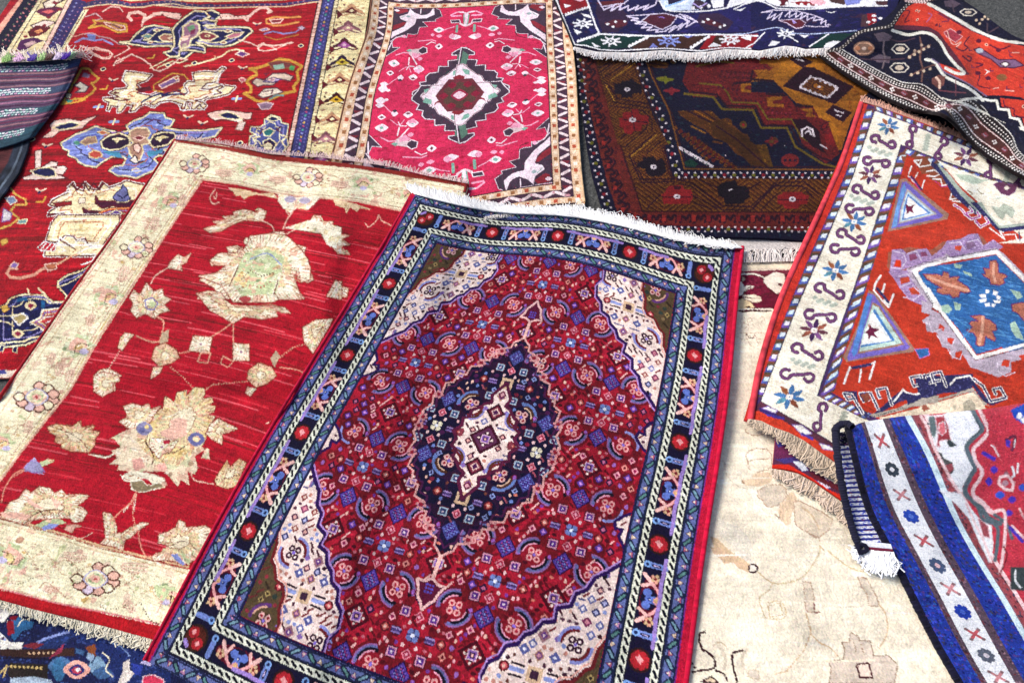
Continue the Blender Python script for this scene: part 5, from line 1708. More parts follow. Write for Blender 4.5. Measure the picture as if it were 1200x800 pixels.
def rug_under_orange():
    ctrl = [((0, 0), (912, 478)), ((0, 20), (906, 545)), ((12, 21), (935, 552)), ((30, 22), (990, 592)), ((30, 0), (1006, 520)), ((60, 22), (1080, 650)), ((60, 0), (1100, 560)), ((15, 0), (960, 492))]
    r = Rug(ctrl, (0, 60), (-14, 21), 300, 180, '#5a2f4a', jit=.35, reg=.1)
    r.trace((860, 420, 5), """
p #6a2a50 240,400 400,500 640,700 640,760 300,600 240,580
p #3f3a86 235,460 290,450 330,500 260,520
p #d8c8dc 240,470 280,450 270,490
p c7 320,540 345,500 420,545 500,600 640,720 640,750 560,710 440,640
l #201820 6 345,580 440,650 560,720 640,760
p #4a3a80 240,590 360,575 380,600 300,615
b #e4e8f4 #4a3a80 4 340,600 400,600 440,655 400,660
b #e8dcf0 #4a3a80 4 480,710 540,705 590,750 540,765
p #d8301f 225,620 320,620 460,700 560,770 640,800 640,900 480,810 330,700 225,660
p #6a2430 440,660 640,760 640,790 460,700
p #6a2040 580,680 610,670 620,700 590,705
s g7 9 430,560 480,600 520,640
""")
    r.finish(.06, .03)
    t = thing('oriental_rug', 'red edged rug, only its corner and beige fringe showing under the orange red rug', 'rug')
    r.build(t, thick=.008, lift=.003, edge='#c8302a')
    bb = [(905, 549), (918, 551), (935, 555), (955, 566), (975, 581), (990, 594), (1010, 612)]
    bc = [(905, 558), (915, 560), (930, 568), (948, 578), (966, 592), (982, 604), (1000, 620)]
    fringe(t, bb, bc, 260, '#d9c2ae', r=.0021, vary=.15, curl=.35, lift=.003, c2='#bba58e')
rug_under_orange()
rug_orange()
# ================================================================== black and coral rug, top right, its near edge in folds
pal(n6='#15142a', c6='#cc3e2e', w6='#eeeadb', b6='#6a3028', g6='#a09a94', m6='#5c1a34')
def rug_coral():
    ctrl = [((0, 0), (961, 63)), ((20, 0), (1000, 92)), ((40, 0), (1040, 116)), ((60, 0), (1078, 133)), ((66, 0), (1090, 134)), ((74, 0), (1106, 127.5)), ((80, 0), (1116, 136)),
            ((90, 0), (1134, 166)), ((100, 0), (1152, 182)), ((120, 0), (1200, 208)), ((150, 0), (1272, 246)),
            ((0, 30), (1004, 34)), ((0, 45), (1044, 25)), ((0, 62), (1056, 6)), ((0, 75), (1066, -10)), ((25, 105), (1100, -22)), ((36, 105), (1146, 4)),
            ((60, 105), (1163, 22)), ((80, 105), (1192, 47)), ((115, 105), (1240, 60)), ((150, 105), (1300, 70)),
            ((12, 9), (1000, 80)), ((66, 10), (1104, 122)), ((80, 12), (1146, 118))]
    ctrl = [((0, 0), (961, 63)), ((20, 0), (1000, 92)), ((40, 0), (1040, 116)), ((60, 0), (1078, 133)), ((70, 0), (1092, 133)), ((78, 0), (1106, 127.5)), ((85, 0), (1117, 138)),
            ((95, 0), (1136, 168)), ((105, 0), (1156, 183)), ((125, 0), (1204, 209)), ((160, 0), (1285, 250)),
            ((0, 22), (1004, 33)), ((0, 34), (1043, 24)), ((0, 44), (1050, 10)), ((0, 60), (1062, -14)),
            ((40, 60), (1112, -12)), ((60, 60), (1150, 14)), ((85, 60), (1184, 42)), ((105, 60), (1214, 52)), ((160, 60), (1330, 72)), ((60, 30), (1108, 60)), ((100, 30), (1200, 105)), ((20, 30), (1050, 40))]
    r = Rug(ctrl, (0, 160), (0, 60), 760, 480, 'n6', jit=.3, reg=.15)
    V = (960, 0, 5)
    low = [(0, 315), (60, 370), (200, 460), (400, 580), (590, 665), (660, 668), (730, 640), (780, 690), (860, 830), (960, 910), (1200, 1040), (1500, 1200)]
    up = [(110, 280), (260, 370), (470, 480), (600, 500), (700, 570), (760, 610), (890, 580), (1000, 680), (1120, 790), (1200, 920), (1500, 1060)]
    def S(P): return [(960 + x / 5, y / 5) for x, y in spline(P)]
    r.poly(S(low) + S(up)[::-1], '#4a2420')
    # brown stripe between two checked white stripes
    def mid(f): 
        a = along(S(low), np.linspace(0, 1, 90)); b = along(S(up), np.linspace(0, 1, 90)); return [tuple(p) for p in a * (1 - f) + b * f]
    r.band(mid(-.08), mid(.28), '#221a1c'); r.band(mid(.72), mid(1.05), '#221a1c')
    r.line(mid(.32), 1.1, '#f2d4d0'); r.line(mid(.68), 1.1, '#f2d4d0'); r.line(mid(1.03), .9, '#f2ece4'); r.line(mid(.04), .7, '#8a7a72')
    for lo_, n in ((.20, 96), (.12, 96), (.80, 96), (.90, 96)):
        for k, p in enumerate(along(mid(lo_), (np.arange(n) + (.5 if lo_ in (.12, .9) else 0)) / n)): r.oval(p[0], p[1], .95, .85, '#efe4dc')
    for k, (x, y) in enumerate(along(mid(.5), np.linspace(.05, 1, 24))):
        if k % 2: 
            for a, b in ((-1.8, -.9), (.6, -1.8), (1.9, .9), (-.6, 1.8)): r.poly([(x + a - 1, y + b - 1), (x + a + 1, y + b - 1), (x + a + 1, y + b + 1), (x + a - 1, y + b + 1)], '#f6e8e2')
        else:
            r.poly([(x - 4, y - 1), (x + 1, y - 4), (x + 5, y + 1), (x, y + 4)], '#7a3a42'); r.line([(x - 2, y - 1), (x + 2, y + 1.5)], 1.0, '#9a8a9a')
    r.trace(V, """
p c6 520,40 560,20 650,20 690,60 800,130 900,180 1020,230 1160,265 1300,290 1700,320 1700,700 1400,640 1240,600 1180,570 1080,560 960,560 920,520 840,470 720,410 640,350 900,440 860,420 800,330 740,260 700,200 640,160 540,155 440,155 480,90
p #d84a35 640,100 760,140 900,260 1000,240 980,330 820,300 700,180
p #5c2a3a 440,150 540,150 640,158 700,190 760,270 830,360 880,440 840,440 760,330 700,230 640,180 540,178 440,172
s w6 17 430,180 520,205 600,192 660,205 710,250 750,320 800,380 850,430 800,430 740,400
s w6 17 625,350 670,360 700,400 740,450 820,490 880,520 930,560 960,590
s #7a6a8a 8 660,345 700,375 730,420 800,455 870,490 930,530 980,565
l w6 20 640,25 700,55 800,110 900,170 980,210 1060,235 1160,250
l #e8dccf 12 1160,250 1400,285
s m6 6 660,45 760,110 880,175 1000,225
p n6 660,-40 700,0 800,80 900,150 1000,205 1100,238 1200,243 1600,280 1600,-100 660,-100
c w6 14 800,588 870,582 930,575 1000,590 1040,590 1050,640 1110,645 1120,690 1170,700 1190,745 1260,790 1400,850
""")
    r.trace(V, """
p n6 880,590 980,600 1030,605 1040,655 1100,660 1110,705 1160,715 1180,770 1260,810 1240,930 1180,800 1090,720 1000,680 960,620
p c6 1060,575 1300,600 1600,700 1600,900 1300,790 1200,740 1190,690 1130,680 1120,640 1070,625
s m6 8 1080,590 1090,625 1140,640 1145,675 1200,690
p #3a2030 690,570 740,595 800,580 860,580 800,600 760,612
s w6 7 720,575 800,592 920,572
o #8a6a5a 62 42 262,285
c #d9a88a 6 205,285 235,255 290,255 320,285 290,315 230,315
o #e8c8b4 14 10 262,285
o #b87a5a 14 14 225,285 300,285
c #d8cfc0 6 425,288 450,262 500,262 525,288 500,314 450,314
o #c9b8a4 26 14 475,288
c #d8cfc0 6 415,398 440,372 500,372 525,398 500,424 440,424
o #c9b8a4 26 14 470,398
c #d8cfc0 6 825,72 850,55 900,57 922,75 895,93 850,92
o #c9b8a4 20 9 873,74
p #6a5a66 320,200 380,190 430,215 410,240 350,245
p #6a5a66 300,345 350,320 420,335 410,370 340,365
p #5a4a58 730,10 780,0 830,25 790,45 740,40
s #7a6a70 9 380,240 375,300 385,340 370,400
s #4a3440 7 410,230 480,245 560,225
s #4a3440 7 240,345 300,350 420,350 500,345
s #6a4a44 10 590,220 600,280 590,340 605,400 600,480
s #6a4a44 8 520,340 560,310 600,290 650,265
s #6a4a44 8 530,445 580,420 620,400 680,380
d #c9b29a 9 30 530,335 640,275
d #c9b29a 9 30 540,440 650,405
d #c9b29a 8 28 920,120 990,112
d #c9b29a 8 28 940,140 970,100
d #a08a7a 9 30 600,265 560,300
s #4a3a44 8 780,30 790,70
s #4a3a44 8 985,140 990,190 1050,160
p #7a4a44 660,460 700,440 740,450 730,500 700,520 660,490
s #f0c8b0 14 685,455 705,480 705,515
s #6a3a44 8 700,530 780,540 860,545
s #6a3a44 6 800,460 800,560
b #a83a4a #e8a8a8 4 730,190 770,170 840,215 800,250 750,220
s #f0b8a8 6 750,185 780,260 830,250 800,280
s m6 8 800,280 840,300 870,280 850,260 880,215
b #7a5a7a #4a1a34 6 905,290 940,280 1050,350 1150,350 1200,385 1140,400 1060,395 1010,350 930,315
o #b8c0c8 22 14 940,298
b #efe4e0 #3a1a2a 6 1060,375 1090,362 1120,378 1090,392
s m6 9 870,330 890,340 880,360 840,330
s m6 8 920,370 960,380 920,395
s m6 8 1000,265 1060,290 1120,270
o m6 16 12 935,240 1050,295 930,430 990,460 1070,455 820,190
p #f0e0d8 965,405 1000,420 970,440 985,420
s m6 7 920,420 940,450 930,500 1000,520
o #8a5a3a 30 20 1070,455
s #f0b0a0 6 1020,520 1050,515
s #f0b0a0 6 1090,530 1140,535
s #f0b0a0 6 1130,310 1170,310
s m6 6 500,60 530,70 500,130 530,120
s #a85a7a 7 630,130 660,90 640,80
s #7a2a4a 7 700,80 760,120 720,130
""")
    # chain stripe on the far end
    E = S([(10, 310), (130, 280), (230, 195), (330, 170), (420, 150), (470, 80), (530, 20), (600, -20)])
    r.line(E, 3.6, '#3a3230')
    for k, p in enumerate(resample(E, 2.0)): r.oval(p[0] + (.9 if k % 2 else -.9), p[1] + (.5 if k % 2 else -.5), .75, .6, '#e8dcd2')
    r.trace(V, "s #3a2a2a 16 500,0 560,8 620,12 680,-6\nd #e8c8c4 6 16 500,-4 560,4 620,8 680,-10\nd #e8c8c4 6 16 508,8 560,14 620,18\n")
    r.mottle('c6', [(.9, '#b8382c'), (1.3, '#e05a40')], (4, 8)); r.mottle('n6', [(.9, '#24243c'), (1.3, '#2c2028')], (4, 7))
    r.fill(['c6', '#b8382c', '#d84a35'], 5, [lambda x, y: r.oval(x, y, .9, .9, '#7a1c34', 'u'), lambda x, y: r.line([(x - .9, y + .6), (x, y - .8), (x + 1, y)], .5, '#6a2a4a', 'u'), lambda x, y: (r.oval(x, y, 1.0, .9, '#f0b8a0', 'u'), r.oval(x, y, .5, .5, '#5c1a34', 'u'))], None, 1.8, sym=False)
    r.finish(.075, .03)
    t = thing('oriental_rug', 'black and coral rug with a brown white dotted edge band in folds, top right', 'rug')
    def wave(U, V):
        e = np.exp(-(V / 16) ** 2)
        return (.075 * np.exp(-((U - 80) / 9) ** 2) * np.exp(-(V / 13) ** 2) + .018 * e * np.exp(-((U - 50) / 18) ** 2) + .03 * np.exp(-((U - 118) / 14) ** 2) * e
                + .02 * np.exp(-((U - 8) / 10) ** 2) * np.exp(-((V - 24) / 12) ** 2) + .006 * (1 + np.sin(U / 9 + V / 11)))
    r.build(t, thick=.007, lift=.004, edge='#120d10', wave=wave)
    # dark overcast edge following the folds
    k = np.linspace(0, r.nu - 1, 220).astype(int)
    P = np.c_[r.x[0, k], r.y[0, k], r.z[0, k] - .004]
    Vv, Fc, Cc = tubes([P], .006, [albedo(np.tile(hexc('#1c1416'), (len(P), 1)) * (1 + .2 * rng.standard_normal((len(P), 1))))], 7)
    make_mesh('selvedge', Vv, Fc, Cc, WOOL, t)
rug_coral()
# ================================================================== red rug with wide cream flower border, left
pal(c2='#f8ebc4', f2='#ab1426', p2='#ecb9a4', g2='#c3cd9c', y2='#e3c98c', k2='#5e3428', b2='#9a9cc8', w2='#f8ecd0', s2='#cdb892')
def rosette(r, x, y, R, n=11, sk=.8):
    for k in range(n):
        a = k * 2 * math.pi / n + .3
        if k in (6, 7): continue
        ex, ey = x + R * .78 * math.cos(a), y + R * .62 * sk * math.sin(a)
        r.oval(ex, ey, R * .30, R * .24, 'k2'); r.oval(ex, ey, R * .23, R * .17, ('p2', 'c2', 'p2', '#d9c6d4')[k % 4])
    r.oval(x, y, R * .52, R * .40, '#b9b4d0'); r.oval(x, y, R * .46, R * .35, 'c2'); r.oval(x, y, R * .32, R * .24, 'g2'); r.oval(x, y, R * .22, R * .16, 'p2'); r.oval(x, y, R * .08, R * .06, '#b03a40')
def lily(r, x, y, R, rot=0):
    c, s = math.cos(rot), math.sin(rot)
    T = lambda a, b: (x + R * (a * c - b * s), y + R * (a * s + b * c) * .8)
    r.poly([T(-.9, -.3), T(-.4, -.7), T(0, -.4), T(.4, -.8), T(.9, -.4), T(.7, .1), T(.9, .5), T(.3, .4), T(0, .8), T(-.4, .4), T(-.9, .4), T(-.6, 0)], 'g2')
    r.poly([T(-.6, -.2), T(-.2, -.5), T(.3, -.6), T(.6, -.1), T(.4, .3), T(-.3, .3)], 'p2')
    r.poly([T(-.35, 0), T(.1, -.3), T(.45, 0), T(.1, .4)], 'y2'); r.line([T(-.45, .25), T(-.05, -.15), T(.3, -.1), T(.5, .25)], .9, '#3a2a24')
    r.oval(*T(.05, .45), R * .28, R * .18, '#c6bcd8'); r.line([T(-.9, .5), T(-1.2, .1), T(-1.4, .5)], .8, '#c9a08a'); r.line([T(.9, -.5), T(1.2, -.2), T(1.5, -.5)], .8, '#b9a48a')
def twig(r, x, y, R, rot=0, c='p2'):
    cc, s = math.cos(rot), math.sin(rot)
    T = lambda a, b: (x + R * (a * cc - b * s), y + R * (a * s + b * cc) * .8)
    for b in (-.45, 0, .45):
        r.line([T(-1, b * .6), T(0, b), T(1, b * .7 - .2)], 1.9, '#e3bda6'); r.line([T(-1, b * .6 + .2), T(0, b + .2), T(1, b * .7)], .6, '#a87860')
    r.line([T(-.2, .7), T(0, 1.1), T(.1, .6)], 1.0, '#c79a80')
def rug_cream_border():
    tl = np.array(ground(205, 164)); bl = np.array(ground(-142, 667)); tr = np.array(ground(546, 216))
    def P(u, v, dz=0):
        p = tl + (tr - tl) * u + (bl - tl) * v; return to_px(*p)
    ctrl = [((0, 0), (205, 165)), ((100, 0), (547, 216)), ((17, 0), (261, 172)), ((34, 0), (320, 185)), ((62, 0), (420, 194)), ((80, 0), (480, 205)),
            ((0, 33), (133, 275)), ((0, 62), (50, 393)), ((0, 80), (-2, 468)), ((0, 140), (-142, 667))]
    v_of = lambda y: 0
    ctrl = [((0, 0), (205, 165)), ((100, 0), (547, 216)), ((12, 0), (246, 168)), ((30, 0), (318, 183)), ((55, 0), (400, 192)), ((78, 0), (475, 203))]
    for y in (275, 393, 467): 
        x = {275: 133, 393: 50, 467: -2}[y]
        # position along the left side
        g = np.array(ground(x, y)); v = (g - tl) @ (bl - tl) / ((bl - tl) @ (bl - tl)); ctrl.append(((0, v * 140), (x, y)))
    ctrl += [((0, 140), P(0, 1)), ((100, 140), P(1, 1)), ((100, 70), P(1, .5))]
    g = np.array(ground(187, 751)); u = (g - bl) @ (tr - tl) / ((tr - tl) @ (tr - tl)); ctrl.append(((u * 100, 140), (187, 751)))
    g = np.array(ground(0, 703)); u = (g - bl) @ (tr - tl) / ((tr - tl) @ (tr - tl)); ctrl.append(((u * 100, 140), (0, 703)))
    r = Rug(ctrl, (-.4, 100.5), (-.4, 140.5), 760, 1020, 'f2', jit=.45, reg=.1); r.pw = 1.6
    fieldpoly = [(238, 211), (280, 217), (328, 228), (420, 237), (480, 250), (620, 280), (420, 700), (220, 667), (117, 641), (60, 623), (0, 607), (-60, 590), (-60, 640), (-30, 610), (0, 564), (25, 530), (84, 455), (120, 392), (164, 324), (200, 267)]
    r.poly([(150, 100), (640, 200), (640, 800), (150, 900), (-300, 900), (-300, 500)], 'c2')
    r.poly(fieldpoly, 'f2')
    fld, mm = r.pmask(fieldpoly); F_ = np.zeros(r.U.shape, bool); F_[fld] = mm
    for _ in range(520):
        v = rng.uniform(10, 130); u = rng.uniform(5, 98); l = rng.uniform(3, 26)
        r.line([(u, v), (u + l, v + rng.normal() * .2)], rng.uniform(.18, .5), ('#8c1a20', '#7a1c1e', '#c92c3a', '#d8505a', '#951420')[rng.integers(5)], 'u', only=F_)
    # red rim and beige lines of the border
    r.trace((0, 0, 1), """
p #8e2a24 195,160 206,163 320,180 420,189 550,212 560,222 545,219 420,198 320,188 260,175 208,167
l #b8323a 2.6 205,163 133,274 50,392 -2,467 -60,552 -150,680
l #d98a80 1.2 208,166 136,276 53,394 1,469 -50,545
l #ddc09c 1.2 211,176 141,278 62,394 10,470 -40,540
l #d9b898 1.0 214,172 262,179 320,192 420,202 545,224
l #dba890 2.4 237,210 199,267 162,324 118,392 83,455 24,530 -2,566
l #d9bf8e 1.6 233,209 195,267 158,324 114,392 79,455 20,530 -6,566
l #b98a70 .8 230,207 192,266 154,324 110,392 75,455 16,530
l #dcb79a 2.2 238,210 280,216 328,227 420,236 480,249
l #a8806a .8 240,207 282,213 330,224 420,233 480,246
l #d9b48a 2.6 -20,600 0,605 60,621 117,639 220,664
l #a87a5c 1.0 -20,603 0,608 60,624 117,642 220,667
l #d9bf9a 1.6 0,612 60,628 117,646 220,672
l #dcae94 1.6 -20,680 0,686 60,704 120,716 197,732
p #a8161f -160,650 0,690 60,705 120,718 200,735 200,760 150,742 60,720 0,706 -170,670
l #d0707a 1.4 0,689 60,705 120,717 197,733
""")
    # ring flowers and lilies round the border
    for x, y, R in ((228, 192, 17), (361, 208, 17), (160, 290, 19), (43, 465, 26), (112, 678, 28), (-60, 600, 30)): rosette(r, x, y, R)
    for x, y, R, a in ((292, 199, 14, 0), (425, 215, 15, 0), (199, 236, 16, -.5), (127, 348, 20, -.6), (92, 406, 21, -.6), (12, 652, 24, 1.2), (200, 700, 20, .9), (2, 520, 18, -.6), (480, 228, 14, 0)): lily(r, x, y, R, a)
    for x, y, R, a in ((262, 203, 9, .2), (325, 210, 9, .2), (398, 216, 9, .2), (181, 262, 9, 1.9), (145, 320, 10, 1.9), (190, 222, 8, 2), (70, 432, 10, 1.9), (82, 440, 9, 1.9), (33, 500, 9, 1.9), (88, 652, 13, .2), (158, 665, 15, .2), (60, 690, 9, .3), (152, 710, 9, 1.4), (214, 235, 8, 1.9), (106, 375, 8, 2), (60, 420, 8, 2)): twig(r, x, y, R, a)
    for Q, n in (([(250, 190), (330, 204), (420, 214), (500, 232)], 26), ([(222, 205), (180, 262), (130, 345), (60, 440), (15, 505), (-30, 570)], 46), ([(-20, 640), (60, 660), (130, 678), (215, 700)], 26)):
        W = along(Q, np.linspace(0, 1, n)); Tn = np.gradient(W, axis=0); Tn /= np.hypot(Tn[:, 0], Tn[:, 1])[:, None]; Nn = np.c_[-Tn[:, 1], Tn[:, 0]]
        amp = 9 if W[0][1] > 600 else 6
        for m in (1, -1):
            Z = [tuple(w + nn * m * amp * math.sin(k * 1.05)) for k, (w, nn) in enumerate(zip(W, Nn))]
            r.line(spline(Z), .7, '#c7a07c', only=~F_ & r.near('c2', .03))
            for k in range(1, n - 1, 2):
                x, y = Z[k]; d = Tn[k] * 3.2
                r.oval(x + Nn[k][0] * 2.5 * m, y + Nn[k][1] * 2.5 * m, 2.6, 1.7, ('#e2b79e', '#c5cb9a', '#dcc08c', '#c9a78e')[(k // 2) % 4], only=~F_ & r.near('c2', .03))
    r.trace((0, 640, 5), """
d #4a2a20 4 14 40,50 45,100 80,105 150,60 165,30
d #7a6a50 4 15 60,215 110,220 180,190 240,170
s #c79a80 6 240,230 270,210 330,250 390,300 420,295
d #4a2a20 4 14 590,335 610,365 660,365 740,350
d #5a3a2a 5 15 820,325 860,400 890,440 960,465
s #dcae9a 8 920,390 950,320 930,330
p g2 900,230 980,210 1000,260 960,320 920,290
s #4a2a20 6 1005,265 1000,330
p p2 120,140 160,110 150,160 110,165
p y2 470,310 520,290 540,330 490,335
""")
    # field figures
    r.trace((220, 190, 5), """
p #e3c49a 240,150 330,160 420,185 500,180 530,215 440,195 400,190 350,205 330,220 310,195 280,200 270,180
p w2 530,185 640,205 780,200 740,250 700,280 640,270 600,300 560,270 530,230
o #b3a8bc 34 20 600,218
o #b3a8bc 34 20 685,225
s p2 7 640,220 620,280 580,340 560,390
s p2 6 575,280 590,310
p #e8c8a0 850,220 930,230 1000,250 1080,280 1010,270 990,290 950,265 930,300 920,270 870,255
s #e6ad98 6 160,160 130,210 150,245 185,235
s #e6ad98 6 150,200 165,215 170,180
s #e6ad98 6 1120,310 1100,350 1060,380 1040,360
s #e6ad98 6 1120,310 1140,345 1190,370
f w2 #d9a48a 460,290 420,270 410,300 340,280 300,285 265,295 300,310 205,320 240,345 150,350 190,370 95,390 130,412 200,400 250,370 310,345 350,335 400,340 440,345
f w2 #d9a48a 740,312 780,318 770,350 850,350 830,375 900,385 870,405 850,420 945,430 900,450 950,485 900,490 860,500 950,540 880,535 850,500 830,460 790,430 790,400 740,400 695,375
s p2 6 440,345 490,370 505,400
s p2 6 695,375 640,390 580,420
f w2 #e0b098 480,430 500,410 560,410 580,435 620,480 690,500 680,530 640,550 700,560 710,590 650,580 600,620 620,650 640,600 690,600 720,650 735,690 700,705 650,680 640,640 610,690 640,740 680,800 200,800 150,730 70,690 140,670 210,640 260,590 200,570 180,600 140,605 130,575 200,535 250,540 230,500 290,490 330,520 370,510 330,470 340,445 400,450 440,440
p g2 400,560 460,530 520,560 540,600 520,680 480,800 280,800 300,700 340,620
s p2 9 340,600 320,640 300,700
s #8f9ac8 6 360,570 330,610 300,650
s #8f9ac8 6 480,510 530,560 570,610 550,660
s k2 5 400,560 440,550 480,570 520,560
d k2 4 16 320,650 380,640 400,690
d #b04038 5 20 330,690 380,690 400,740 460,700
s w2 12 250,650 215,745
s #6a2a24 7 255,660 220,725
s w2 12 550,700 520,780
s #6a2a24 7 540,720 510,800
p y2 350,640 400,610 430,650 400,700 350,690
f w2 #e0b098 60,770 120,755 190,765 220,800 60,800
f w2 #d9a48a 860,700 900,700 905,730 940,740 930,790 830,780 840,750 870,740
""")
    r.trace((0, 267, 3), """
f w2 #d8a890 700,170 760,160 800,130 760,130 740,115 770,90 830,90 850,70 830,110 870,60 880,30 960,20 1010,30 1060,80 1080,110 1090,140 1090,180 1060,190 1050,140 1030,170 1060,250 980,250 960,260 820,260 780,200 
p g2 860,90 930,70 1000,100 990,160 970,230 850,240 820,200 830,150
l w2 8 835,130 800,220
l #6a2a24 4 838,135 806,205
l w2 8 985,160 955,250
l #6a2a24 4 978,185 962,235
s #8f9ac8 4 880,110 940,90 990,130
p y2 820,180 850,150 880,170 860,210
d k2 3 10 850,180 880,150 920,170 960,160
d #a83a34 3 12 830,220 870,200 920,210 950,190
o #b04848 22 12 862,250
f w2 #d9a890 690,230 740,235 760,250 800,270 850,275 900,275 960,285 1020,300 1000,280 960,275 975,310 920,320 860,310 820,335 780,310 740,290 720,265 700,240
s #a87a60 4 740,250 790,275 860,280
s #a87a60 4 900,275 960,270 1000,290
f w2 #d9a890 470,220 490,240 515,195 540,225 570,215 575,240 600,250 575,270 595,290 560,300 545,318 510,300 480,315 460,290 470,265 455,245
c #6a6ab0 4 510,255 535,245 555,265 540,288 515,285
o g2 12 12 535,268
f w2 #d9a890 600,120 625,95 650,105 670,90 655,120 635,130 640,150 590,140
s p2 4 590,140 550,165 530,195
s #d99a80 5 550,310 575,330 570,370 560,400
f w2 #d9a890 440,370 470,375 455,390 430,430 415,420 425,385
d p2 3 9 425,425 385,490
f w2 #d9a890 330,520 350,500 380,495 410,510 425,520 400,530 405,570 360,590 330,570 345,550
p #b9a184 570,370 595,355 590,400 560,410
f #e8bc9c #c08a6c 545,420 580,405 620,430 630,455 600,475 560,485 535,460
o w2 12 10 582,453
f w2 #d9a890 540,490 570,490 560,510 530,530
s #d99a80 5 480,380 530,400 560,400
f w2 #d9a890 680,380 745,385 735,440 665,430
f w2 #d9a890 820,405 875,410 875,465 820,465
s #d99a80 4 820,330 780,360 745,380
s #d99a80 4 820,340 820,400
c #d99a80 4 705,440 740,440 730,475 695,470
c #d99a80 4 785,450 775,475 800,490 820,470
s #d99a80 4 630,440 665,435
d #d99a80 3 9 600,490 640,520 675,560
d #d99a80 3 9 720,570 750,550 870,540
f #e8bc9c #c08a6c 875,500 910,475 955,490 970,520 940,545 900,560 870,530
o w2 12 10 915,515
p #b9a184 950,460 970,430 985,450 965,490
f w2 #d9a890 870,560 900,565 880,590 865,580
d #d99a80 3 9 985,455 1030,420 1080,405
s #d99a80 4 985,490 1050,500 1070,520
f w2 #d9a890 1065,350 1110,325 1170,320 1160,340 1100,440 1070,400
p w2 1000,0 1100,-30 1200,0 1200,80 1150,60 1130,20
f w2 #d9a890 1180,185 1200,200 1200,250 1150,240
s #6a2a24 3 1110,360 1140,350
""")
    r.trace((80, 440, 5), """
f y2 #e9c9a0 565,125 600,140 620,170 640,100 690,90 690,130 740,70 790,75 800,110 775,140 840,130 845,155 800,170 860,180 850,210 800,230 860,240 830,280 820,320 790,400 740,470 680,520 620,530 500,500 440,440 400,380 420,300 500,220 560,190
s w2 6 550,250 620,230 660,210 700,240
f w2 #d9a68c 325,180 380,165 430,180 470,165 480,200 540,180 500,230 480,270 420,300 360,310 300,270 350,240
f w2 #d9a68c 830,290 880,250 900,265 990,310 940,330 900,340 900,400 840,370 810,340
p #e9d3b4 240,370 360,310 420,310 400,380 440,440 520,500 640,530 720,460 760,400 800,430 780,480 830,490 820,420 740,470 760,540 740,580 700,560 710,640 660,610 640,650 600,600 560,560 440,560 380,600 350,560 290,550 300,520 240,520 290,480 250,440 310,420 270,370
p p2 540,330 600,300 600,260 650,245 700,260 690,320 700,350 600,380 545,350
p #e2a898 370,490 430,480 450,540 390,560
p #e2a898 520,520 570,510 580,550 530,560
o #8a86a8 48 40 445,310
o #6a6a9a 20 16 430,320
o y2 14 12 460,300
o #6a6a9a 50 42 750,372
o y2 22 18 750,370
s k2 6 465,350 455,390 480,430 500,480 490,520
f w2 w2 480,370 560,370 590,400 640,380 600,440 560,450 530,480 500,440 480,420
s k2 5 570,460 640,440 700,400
b #a8243a w2 4 550,375 600,370 595,400 560,405
p w2 360,560 480,570 560,600 580,640 500,640 470,610 440,600 380,620 310,590
b #8a7a5c w2 6 365,620 430,610 460,640 490,640 530,625 570,650 500,665 450,680 400,680 370,660
s w2 7 310,580 330,610 380,620
s w2 6 390,690 370,740 320,800
s w2 6 400,690 380,800
f #e8c490 #d8a880 -5,290 40,300 70,265 80,310 110,300 140,290 130,330 180,325 150,370 155,400 110,420 120,440 80,445 20,430 -10,370
d #4a2420 4 14 0,345 50,360 90,395 105,430
s w2 7 120,460 180,470 230,475 280,450
f #e8c490 #d8a880 860,610 890,560 930,500 950,540 1000,490 1040,510 1000,600 1000,640 930,660 870,640
d #4a2420 4 14 870,610 930,600 1000,580
s p2 6 720,560 740,610 850,635
f w2 #d9a890 150,10 200,-20 290,0 300,30 260,40 260,90 200,120 150,90
s p2 7 1180,270 1160,280
p w2 0,690 60,700 110,700 60,760 90,800 0,800
""")
    r.trace((0, 440, 6.667), """
f #e8c490 #c98a6c 370,400 440,380 560,400 620,360 630,400 680,410 740,390 710,430 780,440 740,490 740,540 690,600 620,590 560,590 480,560 480,530 430,520 440,470 390,440
s #4a2420 5 400,395 520,440 600,480 660,530 680,590
s w2 8 700,615 830,640 920,590
b #9a94b8 #b8a8d0 4 200,700 270,640 300,690 340,770 240,750 180,740
p g2 300,680 380,650 430,660 380,690 320,710
s #e0907a 8 190,740 80,800
""")
